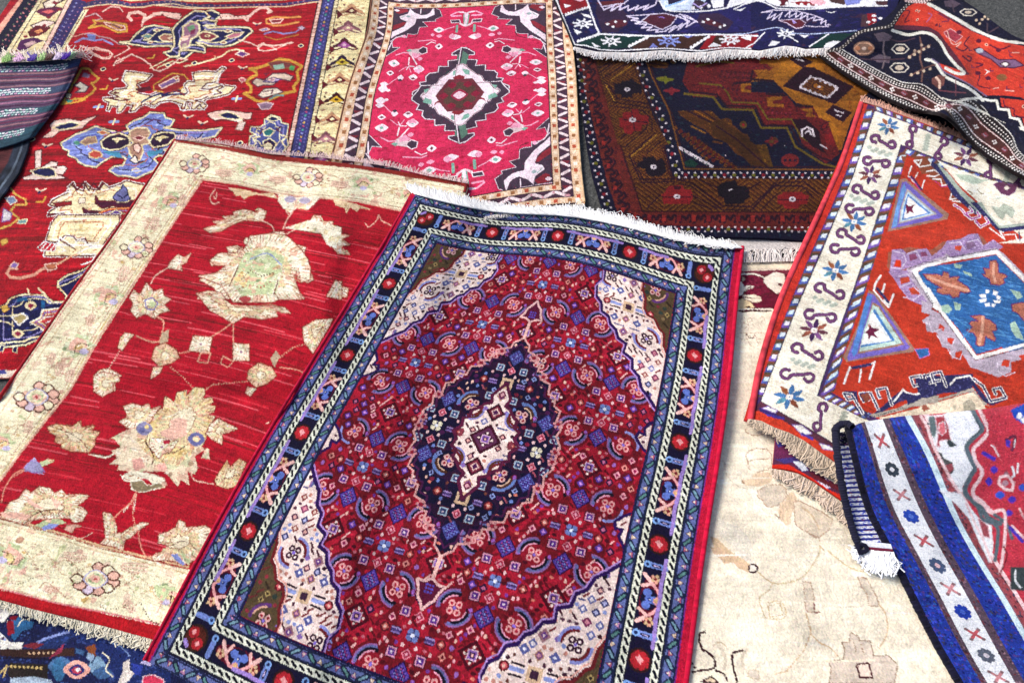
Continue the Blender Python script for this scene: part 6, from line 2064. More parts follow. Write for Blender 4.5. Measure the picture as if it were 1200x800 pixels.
    r.trace((0, 540, 5), """
b #9a94b8 #8a6ab0 4 140,50 180,-5 230,10 260,60 200,70
s #e0907a 8 140,50 90,70 50,120 20,180 10,240
f w2 #d9a890 30,290 60,240 110,220 150,165 180,190 230,150 290,160 320,190 360,170 390,200 480,195 520,205 480,240 450,260 480,270 510,300 480,350 440,360 400,330 200,340 150,370 0,330
p p2 150,200 200,240 260,280 200,270 160,240
p p2 290,200 360,240 330,280 310,240
p p2 0,300 100,300 190,320 150,345 20,330
s k2 5 140,370 180,330 240,295 340,285 400,300 410,340
s k2 5 240,300 260,330
s k2 5 290,292 300,325
s k2 5 350,290 345,325
p g2 200,380 260,345 340,335 390,360 350,370 280,400
p #8f9ad8 240,390 290,365 350,370 310,395 260,405
b p2 #b88a70 4 390,380 430,370 480,380 440,390 420,420 380,400
f w2 #d9a890 605,300 650,310 650,360 640,440 700,420 720,440 790,380 830,360 870,365 800,410 760,450 730,460 720,520 670,500 620,490 590,480 620,450
s #e0907a 8 800,180 770,240 700,300 660,345
d #e0907a 5 13 795,190 780,250 780,320 790,370
s #e0907a 8 810,410 820,480 850,550 900,560
f w2 #d9a890 930,430 970,420 1030,390 1050,345 1080,360 1090,390 1200,380 1240,400 1240,520 1100,600 1000,580 900,580 890,560 970,530 980,490 930,480
s k2 5 1010,490 1060,470 1110,480 1150,520
p #8f9ad8 1000,545 1040,545 1090,610 1050,600
p g2 1040,530 1120,560 1110,610
s p2 5 400,440 480,450 540,420
""")
    r.mottle('w2', [(.55, '#ecd8ae'), (1.0, '#e6b9a0'), (1.3, '#c9cb9e')], (17, 15), only=F_)
    r.mottle('w2', [(1.5, '#b58a6a')], (5, 8), only=F_)
    r.mottle('y2', [(.4, '#edd6a8'), (.8, '#cdaa6a'), (1.1, '#d9a080')], (14, 16)); r.mottle('g2', [(.4, '#dfe0bc'), (.7, '#e6bfa0'), (1.0, '#8a9a70')], (10, 11)); r.mottle('#e3c49a', [(.6, '#c9a87c')], (9, 9)); r.mottle('#e8c490', [(.5, '#f0d8ac'), (.9, '#cf9e68')], (10, 10)); r.mottle('#e9d3b4', [(.3, '#dcb69c'), (.6, '#cfcaa2'), (.9, '#f4e4cc'), (1.2, '#b5987c')], (13, 13))
    r.mottle('c2', [(.85, '#f0d3b6'), (1.1, '#e3b9a0'), (1.35, '#d0cf9e'), (1.6, '#b98f74')], (15, 16), only=~F_); r.mottle('c2', [(1.45, '#c9a888')], (4, 8), only=~F_)
    r.finish(.075, .03, streak=.05)
    t = thing('oriental_rug', 'red rug with wide cream flower border, between the animal rug and the front rug', 'rug')
    r.build(t, thick=.011, lift=.003, edge='#8e1c20', wave=lambda U, V: .007 * (1 + np.sin(U / 13. + V / 22) * np.cos(V / 17. - U / 31)))
    L = [(205, 164), (170, 219), (133, 275), (90, 335), (50, 393), (-2, 468), (-60, 553)]
    cord(t, L, .0055, '#a8242c', lift=-.003)
    top = [(205, 163), (260, 169), (320, 181), (380, 185), (420, 190), (455, 195), (500, 206), (547, 215)]
    fringe(t, top, [(x + 2, y - 4.5) for x, y in top], 420, '#f0cfc8', r=.0013, vary=.3, curl=.2, lift=.006)
    bot = [(-20, 697), (0, 703), (40, 714), (80, 724), (120, 733), (160, 744), (190, 752)]
    fringe(t, bot, [(-22, 705), (0, 711), (38, 722), (78, 733), (116, 743), (156, 756), (186, 764)], 420, '#e6dcc4', r=.0019, vary=.3, curl=.4, lift=.003, c2='#d3c8ac')
    cord(t, [(540, 214), (546, 218), (544, 226)], .006, '#8e2a24', lift=0)
rug_cream_border()
# ================================================================== striped purple kilim at the left edge
def kilim():
    t = thing('striped_kilim', 'folded purple and teal striped kilim with white dashes and tassels, at the left edge', 'kilim')
    def paint(C, T, K):
        C[K < .5] = hexc('#5a2a2c'); C[K >= .5] = hexc('#262c38'); C[(K > .72) & (K < .8)] = hexc('#56606c')
        C *= (1 + .25 * smooth_noise(C.shape[:2], (3, 12)))[..., None]
    sheet(t, 'lower_fold', [[(-60, 160), (-60, 200), (-70, 270)], [(21, 160), (10, 190), (-14, 226), (-30, 262)], [(36, 156), (32, 176), (22, 203), (1, 232), (-20, 264)]], '#303040', 160, 40, lift=.012, paint=paint, thick=.006)
    ctrl = [((0, 0), (-80, 76)), ((30, 0), (-10, 74)), ((50, 0), (45, 73)), ((66, 0), (84, 69)), ((70, 0), (96, 64)),
            ((70, 9), (80, 103)), ((70, 16), (62, 130)), ((70, 24), (39, 158)), ((0, 24), (-130, 190)), ((45, 24), (0, 173)), ((45, 12), (16, 118)), ((0, 12), (-100, 128))]
    r = Rug(ctrl, (0, 70.3), (-.4, 24.2), 420, 330, '#5c4860', jit=.3, reg=.1)
    def row(v, c, w, wob=.12): r.line([(u, v + wob * math.sin(u / 3.)) for u in np.arange(-1, 72, 2)], w, c, 'u')
    row(.9, '#3f4c66', 2.4)
    row(22.8, '#35505e', 3.4)
    for v, c in ((3.6, '#a0727c'), (4.6, '#6a3450'), (5.5, '#a0727c'), (6.5, '#4c2c4a'), (7.4, '#98707c'), (10.4, '#a86c7c'), (11.3, '#6a3450'), (12.2, '#9c6a84'), (13.2, '#4c2c4a'), (16.6, '#a86c7c'), (17.5, '#6a3450'), (18.4, '#a0727c'), (19.3, '#5c304c')): row(v, c, .5)
    for v, c in ((2.0, '#44507a'), (8.9, '#44506a'), (14.9, '#3a5a68'), (20.9, '#3a5a68')): row(v, c, 1.9)
    for v in (1.9, 8.9, 14.9, 20.9):
        for k, u in enumerate(np.arange(2, 64 - v * .3, 1.75)):
            r.line([(u, v - .5 + .2 * math.sin(u)), (u + 1.1, v - .45)], .42, ('#f4f8f4', '#f3cfe0', '#bfe8dc')[k % 3], 'u'); r.line([(u + .7, v + .25), (u + 1.8, v + .2)], .42, ('#f4f4fa', '#cde8e0')[k % 2], 'u')
            r.line([(u + .2, v + .85), (u + 1.1, v + .8)], .34, ('#e8a8c8', '#a8d8cc', '#f4f4fa')[k % 3], 'u')
    r.finish(.09, .04, streak=.06)
    r.build(t, name='striped_flap', thick=.006, lift=.022, mat=FLAT, edge='#2a1a30', wave=lambda U, V: .006 * np.sin(V / 2.2) * .3 + .010 * np.exp(-(V / 4) ** 2) - .012 * np.exp(-((70.3 - U) / 2.5) ** 2))
    base = [(-30, 75), (0, 74), (40, 72.5), (70, 70), (86, 68)]
    fringe(t, base, [(-28, 63), (2, 62), (42, 61), (72, 60), (96, 58)], 260, '#f4e4d0', r=.0022, vary=.2, curl=.5, lift=.026, jit=.5)
    fringe(t, [(78, 68), (92, 66)], [(100, 60), (108, 67)], 18, '#f2d0cc', name='tassel', r=.002, vary=.2, curl=.3, lift=.015)
    for k, (x, c) in enumerate(((2, '#9ac06a'), (16, '#e8b8d8'), (32, '#5a3aa0'), (44, '#a8c880'), (52, '#6a4038'), (62, '#e8d0e8'), (71, '#5a2aa8'), (80, '#a8d0a0'))):
        fringe(t, [(x, 73.5 - x * .05), (x + 7, 73 - x * .05)], [(x + 5, 65 - x * .03), (x + 11, 65 - x * .03)], 22, c, name='tassel', r=.0026, vary=.15, curl=.4, lift=.034)
kilim()
# ================================================================== the large red and navy rug in front
def rug_main():
    KU, KV = 24.1, 27.7            # cm per border repeat
    ctrl = [((0,0),(498,256)),((0,1),(455,332)),((0,2),(406,416)),((0,3),(353,506)),((0,4),(290,622)),((0,5),(228.5,746)),
      ((1,0),(577,273)),((2,0),(653.5,276)),((3,0),(738,295)),((4,0),(826,322)),((4,1),(815,417)),((4,2),(798,518)),
      ((4,3),(773.5,638)),((4,4),(751,773)),((1,5),(332,798)),
      ((2.0,.93),(628,358)),((2.03,2.5),(571.7,515)),((-.43,-.32),(479,224)),((4.22,-.24),(852,294)),((2.6,.99),(679,375)),((.87,2.2),(472.7,454)),
      ((2.61,4.04),(571.7,724.7)),((3.15,2.18),(701.7,511)),((1.45,4.02),(436.7,678))]
    ctrl = [(((a - 2) * KU, (b - 2.5) * KV), p) for (a, b), p in ctrl]
    r = Rug(ctrl, (-2.37 * KU, 2.40 * KU), (-2.81 * KV, 2.81 * KV), 760, 980, '#a31d33', jit=.55)
    red, navy, cream, pink = map(hexc, ('#a81b31', '#15112e', '#f8dfd5', '#f3a9b2'))
    lil, peri, steel, mar, oliv = map(hexc, ('#a184cc', '#7387c8', '#6671a8', '#470c1c', '#55442f'))
    X = lambda a: a * KU
    Y = lambda b: b * KV
    def q(pts): return [(X(a), Y(b)) for a, b in pts]
    def mir(pts):
        for sx in (1, -1):
            for sy in (1, -1):
                yield [(a * sx, b * sy) for a, b in pts]
    def rect(a, b, c): r.poly(q([(-a, -b), (a, -b), (a, b), (-a, b)]), c, 'u')
    # nested bands
    rect(9, 9, '#c4183a')
    rect(2.315, 9, '#7a2d86')
    rect(2.30, 9, steel)
    rect(2.185, 2.70, '#1a1a30'); rect(2.165, 2.675, '#e8ead6'); rect(2.10, 2.615, '#10182a')
    rect(2.085, 2.60, navy)
    rect(1.895, 2.40, '#1a1a30'); rect(1.88, 2.385, '#e8ead6'); rect(1.815, 2.325, '#10182a')
    rect(1.80, 2.31, steel)
    rect(1.69, 2.21, '#1a1540')
    rect(1.67, 2.19, red)
    # dark spots of the rope guards
    def rope(a, b, n1, n2):
        for k in range(n1):
            y = -b + 2 * b * (k + .5) / n1
            for sx in (1, -1):
                c = (X(sx * a), Y(y)); r.line([(c[0] - .33, c[1] - .55), (c[0] + .33, c[1] + .55)], .62, '#10101e', 'u')
        for k in range(n2):
            x = -a + 2 * a * (k + .5) / n2
            for sy in (1, -1):
                c = (X(x), Y(sy * b)); r.line([(c[0] - .6, c[1] - .3), (c[0] + .6, c[1] + .3)], .62, '#10101e', 'u')
    rope(2.135, 2.645, 76, 52); rope(1.85, 2.355, 66, 44)
    # guard stripes with leaves and small triangles
    def guard(a, b, n1, n2, h):
        def leaf(cx, cy, ang, k):
            d = np.array([math.cos(ang), math.sin(ang)]); e = np.array([-d[1], d[0]]); c = np.array([cx, cy])
            if k % 2 == 0:
                t = math.radians(38) * (1 if k % 4 else -1)
                g = np.array([math.cos(ang + t), math.sin(ang + t)])
                r.line([c - g * 1.15, c + g * 1.15], 1.25, '#1c2440', 'u'); r.line([c - g * .8, c + g * .8], .55, '#5d8a86' if k % 4 else '#7ba0b0', 'u')
            else:
                s_ = 1 if k % 4 == 1 else -1
                r.poly([c - d * .9 - e * .75 * s_, c + d * .9 - e * .75 * s_, c + e * .85 * s_], '#3a3566', 'u')
                r.poly([c - d * .6 - e * .5 * s_, c + d * .6 - e * .5 * s_, c + e * .55 * s_], ('#c98fb4', '#b95f7a', '#d9b9a0')[k % 3], 'u')
                r.oval(c[0], c[1] - .1, .22, .22, '#efe0c8', 'u')
        for sx in (1, -1):
            for o in (-h, h): r.line(q([(sx * a + o / KU, -b), (sx * a + o / KU, b)]), .42, '#1f2547', 'u')
            for k in range(n1): leaf(X(sx * a), Y(-b + 2 * b * (k + .5) / n1), math.pi / 2, k)
        for sy in (1, -1):
            for o in (-h, h): r.line(q([(-a, sy * b + o / KV), (a, sy * b + o / KV)]), .42, '#1f2547', 'u')
            for k in range(n2): leaf(X(-a + 2 * a * (k + .5) / n2), Y(sy * b), 0, k)
    guard(2.242, 2.757, 74, 54, 1.3); guard(1.742, 2.262, 58, 40, 1.2)
    # main border repeats
    def frame_pt(side, s, t):
        # s runs along the border in repeats, t outward in cm
        if side == 'R': return (X(1.99) + t, Y(s))
        if side == 'L': return (X(-1.99) - t, Y(s))
        if side == 'T': return (X(s), Y(-2.5) - t)
        return (X(s), Y(2.5) + t)
    def motif(side, s0, per):
        P = lambda s, t: frame_pt(side, s0 + s, t)
        K = per
        def ov(s, t, rs, rt, c):
            x, y = P(s, t); rx, ry = (rt, rs) if side in 'RL' else (rs, rt); r.oval(x, y, rx, ry, c, 'u')
        def ln(pts, w, c): r.line([P(a, b) for a, b in pts], w, c, 'u')
        # lilac arcade
        for m in (1, -1):
            ln([(m * .20, 2.1), (m * .27, 2.15), (m * .33, 1.9), (m * .5, 2.2)], .9, lil)
            ln([(m * .20, 2.2), (m * .2, -.9)], 1.5, peri); ln([(m * .12, 2.2), (m * .24, 2.2)], .8, lil)
            ln([(m * .2, 1.1), (m * .2, -.5)], .6, '#1b1838'); ln([(m * .2, .8), (m * .2, -.2)], .22, '#c9b6dd')
            ov(m * .2, -1.75, .85, .85, '#7fa6e0'); ov(m * .2, -1.75, .42, .42, '#1c2552')
        ov(0, 0, 2.6, 2.5, '#2b1718'); ov(0, 0, 2.1, 2.0, '#6a1e22')
        for a in range(8):
            x, y = P(0, 0); an = a * math.pi / 4 + .39
            r.oval(x + 1.45 * math.cos(an), y + 1.4 * math.sin(an), .62, .62, '#b3252f', 'u')
        ov(0, 0, 1.25, 1.25, '#c22a34')
        x, y = P(0, 0); r.poly([(x - .95, y - .3), (x - .2, y - 1), (x + .9, y - .2), (x + .2, y + 1)], '#f2a5a5', 'u')
    def half(side, s0):
        P = lambda s, t: frame_pt(side, s0 + s, t)
        def ov(s, t, rs, rt, c):
            x, y = P(s, t); rx, ry = (rt, rs) if side in 'RL' else (rs, rt); r.oval(x, y, rx, ry, c, 'u')
        def ln(pts, w, c): r.line(spline([P(a, b) for a, b in pts]), w, c, 'u')
        ov(0, 0, 5.9, 2.25, '#5e1026')
        ov(0, -.2, 2.6, 1.9, navy)
        for s_, t_ in ((0, 1.1), (.055, -.7), (-.055, -.7), (0, -.1)): ov(s_, t_, .95, .95, '#6178c6')
        ov(0, -.1, .4, .4, '#2b3880'); ov(0, 0, .18, .18, '#dfe6ff')
        for m in (1, -1):
            ln([(m * .005, 1.1), (m * .045, 2.0), (m * .10, 1.1), (m * .15, -.3), (m * .20, -1.9)], .68, '#f2a9a9')
            ln([(m * .14, -.1), (m * .115, -1.2), (m * .10, -2.1)], .75, '#f6bdb6')
            ln([(m * .16, -.5), (m * .205, -2.0)], .95, '#f8c4bc')
            for a in range(5):
                x, y = P(m * .185, .55); an = a * 1.257
                r.oval(x + .75 * math.cos(an), y + .75 * math.sin(an), .42, .42, '#eba78f' if a % 2 else '#d9b48a', 'u')
            x, y = P(m * .185, .55); r.oval(x, y, .35, .35, '#7a1f2a', 'u')
        x, y = P(0, 1.4); r.oval(x, y, .5, .5, '#d9b07a', 'u')
    for side in 'RL':
        for k in range(5): half(side, -2 + k)
        for k in range(4): motif(side, -1.5 + k, 1)
    for side in 'TB':
        for k in range(4): half(side, -1.5 + k)
        for k in range(3): motif(side, -1 + k, 1)
    for sx in (1, -1):
        for sy in (1, -1):
            cx, cy = X(1.99 * sx), Y(2.5 * sy)
            r.oval(cx, cy, 3.1, 3.1, '#2b1d18', 'u'); r.oval(cx, cy, 2.6, 2.6, '#4d2018', 'u')
            for m in (1, -1):
                ex, ey = cx - 1.0 * m * sx, cy + 1.0 * m * sy
                r.oval(ex, ey, 1.35, 1.35, '#a8242c', 'u'); r.poly([(ex - .7, ey), (ex, ey - .7), (ex + .7, ey), (ex, ey + .7)], '#f4a0a0', 'u')
            r.line([(cx + sx * 1.2, cy + sy * 2.3), (cx + sx * 2.2, cy + sy * 1.4)], .9, lil, 'u')
            for a, b in ((-4.6, 0), (0, -4.9)):
                ex, ey = cx + a * sx, cy + b * sy
                r.line([(ex, ey + (2.2 * sy if a else 0)) if a else (ex + 2.0 * sx, ey), (ex, ey - (.9 * sy if a else 0)) if a else (ex - .9 * sx, ey)], 1.3, peri, 'u')
                ex, ey = (ex, ey - 1.7 * sy) if a else (ex - 1.7 * sx, ey)
                r.oval(ex, ey, .85, .85, '#7fa6e0', 'u'); r.oval(ex, ey, .4, .4, '#1c2552', 'u')
    # ---------------------------------------------------------------- field regions
    med = [(0, 1.17), (.05, 1.12), (.10, 1.09), (.11, 1.02), (.19, 1.0), (.20, .93), (.29, .92), (.30, .83), (.37, .82), (.38, .74), (.48, .72), (.49, .62), (.58, .60), (.60, .50),
           (.68, .47), (.67, .35), (.75, .31), (.72, .2), (.79, .12), (.78, 0)]
    med = med + [(a, -b) for a, b in med[::-1]]
    med = med + [(-a, b) for a, b in med[::-1]]
    span = [(.74, 2.25), (.76, 2.10), (.69, 2.0), (.72, 1.86), (.80, 1.80), (.83, 1.70), (.93, 1.66), (.97, 1.58), (1.05, 1.53), (1.10, 1.44), (1.20, 1.41),
            (1.19, 1.30), (1.31, 1.25), (1.33, 1.14), (1.42, 1.08), (1.47, .96), (1.57, .88), (1.69, .76), (1.75, .72), (1.75, 2.25)]
    oliv_in = [(1.26, 2.25), (1.26, 2.12), (1.32, 2.02), (1.33, 1.9), (1.38, 1.83), (1.48, 1.80), (1.55, 1.70), (1.61, 1.66), (1.63, 1.52), (1.70, 1.40), (1.75, 1.36), (1.75, 2.25)]
    bump = [(1.75, .28), (1.66, .31), (1.60, .35), (1.53, .42), (1.55, .48), (1.62, .47), (1.60, .54), (1.67, .62), (1.72, .72), (1.75, .72)]
    fld = (np.abs(r.U) < X(1.67)) & (np.abs(r.V) < Y(2.19))
    reg = np.zeros(r.U.shape, int)      # 0 red 1 navy 2 cream 3 olive
    def mark(pts, k):
        w, m = r.pmask(q(pts), 'u')
        if w is None: return
        reg[w][m & fld[w]] = k
    mark(med, 1)
    for p in mir(span): mark(p, 2)
    for p in mir(oliv_in): mark(p, 3)
    for p in mir(bump): mark(p, 2)
    incr = [(0, .62), (.06, .53), (.11, .46), (.08, .38), (.15, .35), (.20, .29), (.26, .26), (.26, .18), (.32, .15), (.30, .07), (.37, 0)]
    incr = incr + [(a, -b) for a, b in incr[::-1]]; incr = incr + [(-a, b) for a, b in incr[::-1]]
    mark(incr, 2)
    for k, c in ((1, navy), (2, cream), (3, oliv)): r.C[reg == k] = c
    # mottled ground under the motifs of the red field
    A, B = .57, .614
    def where(a, b):
        i = int(round((Y(b) - r.v[0]) / (r.v[1] - r.v[0]) * (r.nv - 1))); j = int(round((X(a) - r.u[0]) / (r.u[1] - r.u[0]) * (r.nu - 1)))
        if abs(a) > 1.66 or abs(b) > 2.18: return -1
        return reg[i, j]
    for k, tone in ((0, '#701520'), (1, '#2a1230')):
        on = fld & (reg == k)
        for i in range(-4, 5):
            for j in range(-5, 6):
                cx, cy = A * (i + .5), B * (j + .5)
                s_ = 1 if (i + j) % 2 else -1
                # vines from rosette to rosette
                r.line(spline([(X(cx), Y(cy)), (X(cx + A * .28), Y(cy - .07)), (X(cx + A * .5), Y(cy - .10)), (X(cx + A * .78), Y(cy - .04)), (X(cx + A), Y(cy))]), .8, tone, 'u', only=on)
                r.line(spline([(X(cx), Y(cy)), (X(cx + .06 * s_), Y(cy + B * .3)), (X(cx + .09), Y(cy + B * .5)), (X(cx), Y(cy + B))]), .8, tone, 'u', only=on)
                r.oval(X(cx), Y(cy), 5.0, 5.0, tone, 'u', only=on)
                r.oval(X(cx), Y(cy), 3.0, 3.0, '#8c1729' if k == 0 else '#160f2c', 'u', only=on)
    def sq(a, b, h, cs, only):   # nested diamonds/squares; cs list of (half, colour)
        for hh, c in cs: r.poly([(X(a) - hh, Y(b) - hh * .95), (X(a) + hh * .95, Y(b) - hh), (X(a) + hh, Y(b) + hh * .95), (X(a) - hh * .95, Y(b) + hh)], c, 'u', only=only)
    def dia(a, b, cs, only, asp=1.15):
        for hh, c in cs: r.poly([(X(a), Y(b) - hh * asp), (X(a) + hh, Y(b)), (X(a), Y(b) + hh * asp), (X(a) - hh, Y(b))], c, 'u', only=only)
    fo = fld
    def J(s=.35): return rng.normal() * s
    for i in range(-4, 5):
        for j in range(-5, 6):
            # lattice crossings
            a, b = A * i, B * j
            k = where(a, b)
            if k >= 0:
                dk = {0: mar, 1: '#50101f', 2: '#3d1022', 3: '#2a1a18'}[k]
                if (i + j) % 2 == 0:
                    if k != 3:
                        big = 4.4 if (i == 0 and j == 0) else (3.35 if k == 0 else 2.7)
                        dia(a, b, [(big, dk), (big - 1.0, '#8f2030' if k != 2 else '#5b2a4a'), (big * .52, '#2e0f26')], fo, 1.02)
                        sq(a, b, 0, [(1.2, '#e0b8c4'), (.95, '#8a5fae'), (.6, '#3b1c48'), (.28, '#e8b0a8')], fo)
                        for m in range(4):
                            an = m * math.pi / 2
                            r.oval(X(a) + 1.75 * math.cos(an), Y(b) + 1.75 * math.sin(an), .33, .33, '#f2d6cc', 'u', only=fo)
                            r.oval(X(a) + 4.6 * math.cos(an + .35), Y(b) + 4.9 * math.sin(an + .35), .35, .5, '#e9b9a8' if k < 2 else dk, 'u', only=fo)
                            r.oval(X(a) + 4.6 * math.cos(an - .35), Y(b) + 4.9 * math.sin(an - .35), .5, .35, '#d97b6a' if k < 2 else dk, 'u', only=fo)
                else:
                    c = {0: '#6f80bc', 1: '#e8dfc0', 2: '#d9bd9c', 3: '#8a7fc0'}[k]
                    if k == 2:
                        sq(a, b, 0, [(1.7, '#d8b795'), (.9, '#3d2238')], fo)
                    else:
                        for m in range(4):
                            an = m * math.pi / 2 + math.pi / 4
                            r.oval(X(a) + .85 * math.cos(an), Y(b) + .85 * math.sin(an), .78, .78, c, 'u', only=fo)
                        r.line([(X(a) - 1.4, Y(b)), (X(a) + 1.4, Y(b))], .3, '#2c2456', 'u', only=fo); r.line([(X(a), Y(b) - 1.4), (X(a), Y(b) + 1.4)], .3, '#2c2456', 'u', only=fo)
                        r.oval(X(a), Y(b), .45, .45, '#eef0ff', 'u', only=fo)
                    for m in (1, -1):
                        k2 = where(a + m * .16, b)
                        if k2 < 0: continue
                        x0, x1 = X(a + m * .105), X(a + m * .215); y = Y(b)
                        if k2 != 2:
                            r.poly([(x0, y), (x0 + m * .7, y - 1.0), (x1, y - .8), (x1, y + .8), (x0 + m * .7, y + 1.0)], '#3a1534', 'u', only=fo)
                            for o, c in ((-.46, '#a48cc4'), (.0, '#4b3a78'), (.46, '#8a72b4')): r.line([(x0 + m * .5, y + o), (x1 - m * .2, y + o)], .38, c, 'u', only=fo)
                        else:
                            for o in (-1.1, 1.2): r.line([(x0, y + o), (x1, y + o * 1.1)], .5, '#2a1a28', 'u', only=fo); 
                            r.line([(x0, y), (x1, y)], 1.0, '#8f9bd0', 'u', only=fo)
                        xr = X(a + m * .275)
                        r.oval(xr, y, 1.15, 1.15, '#5f1420', 'u', only=fo)
                        r.poly([(xr, y - .95), (xr + .85, y), (xr, y + .95), (xr - .85, y)], '#c05f58' if k2 < 2 else '#cc5a60', 'u', only=fo); r.oval(xr, y, .35, .35, '#f2c0b0', 'u', only=fo)
                    # little squares round the cross
                    for mx in (1, -1):
                        for my in (1, -1):
                            aa, bb = a + mx * .14, b + my * .165; k3 = where(aa, bb)
                            if k3 < 0: continue
                            if k3 == 2: dia(aa, bb, [(1.35, '#5a5f98'), (.45, '#e9e4f2')], fo, 1)
                            else: sq(aa, bb, 0, [(1.35, '#4d1326'), (1.08, '#dd9ab2' if k3 == 0 else '#a8bccc'), (.76, '#5a2d80' if k3 == 0 else '#33406c'), (.24, '#eed7e4')], fo)
                    for my in (1, -1):
                        k3 = where(a, b + my * .15)
                        if k3 < 0: continue
                        dia(a, b + my * .15, [(1.25, '#e58a9a' if k3 < 2 else '#b98a6a'), (.9, '#a01c3c' if k3 < 2 else '#7b4a7c'), (.45, '#e8a0b0')], fo, 1.1)
                        for mx in (1, -1):
                            r.oval(X(a + mx * .065), Y(b + my * .088), .38, .5, '#efc8c8' if k3 < 2 else '#4a2438', 'u', only=fo)
                            r.oval(X(a + mx * .21), Y(b + my * .10), .35, .45, '#e6b2b2' if k3 < 2 else '#6a3a30', 'u', only=fo)
            # purple diamonds between the rosettes
            a, b = A * i, B * (j + .5); k = where(a, b)
            if k >= 0 and k != 3:
                if k == 2:
                    dia(a, b, [(1.5, '#a0707c'), (.8, '#6a3a86'), (.3, '#efd8d8')], fo, 1.1)
                    for m in (1, -1): dia(a + m * .12, b, [(.8, '#8a6ab0')], fo, 1)
                else:
                    h = 2.3
                    dia(a, b, [(h + .35, '#230d3a'), (h, '#533a96' if k == 0 else '#434a8a'), (h - .5, '#2c1860')], fo, 1.14)
                    for p in range(-3, 4):
                        for s_ in range(-3, 4):
                            if abs(p) + abs(s_) <= 3:
                                r.oval(X(a) + p * .52 , Y(b) + s_ * .6, .22, .22, ('#7456b0', '#963c78', '#7a7fc0')[(p * 2 + s_) % 3] if k == 0 else ('#6a72c0', '#5c4a9a', '#7f8bd0')[(p + s_) % 3], 'u', only=fo)
                    for m in (1, -1): r.oval(X(a + m * .135), Y(b) + m * .5, .62, .72, '#6e1430', 'u', only=fo); r.oval(X(a + m * .135), Y(b) + m * .5, .42, .5, '#9a5fb8', 'u', only=fo)
            # four-petal flowers with sickle leaves
            a, b = A * (i + .5), B * (j + .5); k = where(a, b)
            if k >= 0:
                s_ = 1 if (i + j) % 2 == 0 else -1
                for m in (1, -1):
                    cen = math.atan2(-m, -m * s_)
                    # the dark diamonds sit on even crossings: leaves face them
                    arc = lambda rad, sp_, off=0: [(X(a) + rad * math.cos(cen + off + t), Y(b) + rad * 1.02 * math.sin(cen + off + t)) for t in np.linspace(-sp_, sp_, 9)]
                    kk = where(a - m * s_ * .11, b - m * .11)
                    if kk < 0: continue
                    if kk == 2:
                        r.line(arc(3.6, .8), .8, '#8f92d0', 'u', only=fo); r.line(arc(3.0, .8), .7, '#6d1f26', 'u', only=fo)
                    elif kk == 3:
                        r.line(arc(3.6, .8), .9, '#5c3370', 'u', only=fo); r.line(arc(3.1, .6), .45, '#d9a890', 'u', only=fo)
                    else:
                        r.line(arc(4.0, .85, -.1 * m), .6, '#97649f' if kk == 0 else '#6a7fb8', 'u', only=fo)
                        r.line(arc(3.6, .85, -.05 * m), .7, '#66689e' if kk == 0 else '#5f78b4', 'u', only=fo)
                        r.line(arc(3.1, .75, .15 * m), .9, '#15101f' if kk == 0 else '#4a2a20', 'u', only=fo)
                        r.line(arc(2.72, .7), .34, '#eb9fb8' if kk == 0 else '#d9b59a', 'u', only=fo)
                r.oval(X(a), Y(b), 1.95, 1.95, '#8f1628' if k == 0 else ('#3d1030' if k == 1 else ('#f7e0d4' if k == 2 else '#4a3424')), 'u', only=fo)
                for px_, py_ in ((1, 1), (1, -1), (-1, 1), (-1, -1)):
                    ex, ey = X(a) + px_ * .86, Y(b) + py_ * .9
                    if k == 2: r.oval(ex, ey, .82, .84, '#37102c', 'u', only=fo); r.oval(ex, ey, .32, .34, '#f4dcd6', 'u', only=fo)
                    else: r.oval(ex, ey, .76, .8, '#eba3a2' if k == 0 else '#e2b0aa', 'u', only=fo); r.oval(ex, ey, .34, .38, '#a81b34', 'u', only=fo)
                r.oval(X(a), Y(b), .4, .4, '#8a6fd0', 'u', only=fo)
    # stepped dark purple inner line of the medallion
    for f_, c_, w_ in ((.93, '#4a1a44', .5),): r.line(q([(a * f_, b * f_) for a, b in med]), w_, c_, 'u', closed=True, only=fo)
    for sy in (1, -1):
        dia(0, .29 * sy, [(2.7, '#3a0f22'), (1.9, '#7a2a3c'), (1.2, '#e8c0b8'), (.8, '#4a1a4a')], fo, 1.05)
        dia(0, .49 * sy, [(1.2, '#6a2440'), (.6, '#e0a8b0')], fo, 1.1)
        for sx in (1, -1):
            c0 = (X(.26 * sx), Y(.27 * sy)); t0 = math.atan2(-sy, -sx)
            for rad, wd, cc in ((3.1, .6, '#8f88c4'), (2.6, .6, '#5a3424')): r.line([(c0[0] + rad * math.cos(t0 + t), c0[1] + rad * math.sin(t0 + t)) for t in np.linspace(-.75, .75, 8)], wd, cc, 'u', only=fo & (reg == 2))
            dia(.17 * sx, .06 * sy, [(1.1, '#5a2238'), (.5, '#e3a8a0')], fo, 1); dia(.28 * sx, .02 * sy, [(.9, '#8a3a48')], fo, 1)
    # filling ornaments on the open ground
    def dot(c, a=.42, b=.5, halo=None):
        def f(x, y):
            if halo: r.oval(x, y, a * 2.0, b * 1.9, halo, 'u', only=fo)
            r.oval(x, y, a, b, c, 'u', only=fo)
        return f
    def ddia(c1, c2, h, halo=None):
        def f(x, y):
            if halo: r.oval(x, y, h * 1.6, h * 1.6, halo, 'u', only=fo)
            for hh, c in ((h, c1), (h * .5, c2)): r.poly([(x, y - hh * 1.1), (x + hh, y), (x, y + hh * 1.1), (x - hh, y)], c, 'u', only=fo)
        return f
    def bar(c, dx, dy, w=.5): return lambda x, y: r.line([(x - dx, y - dy), (x + dx, y + dy)], w, c, 'u', only=fo)
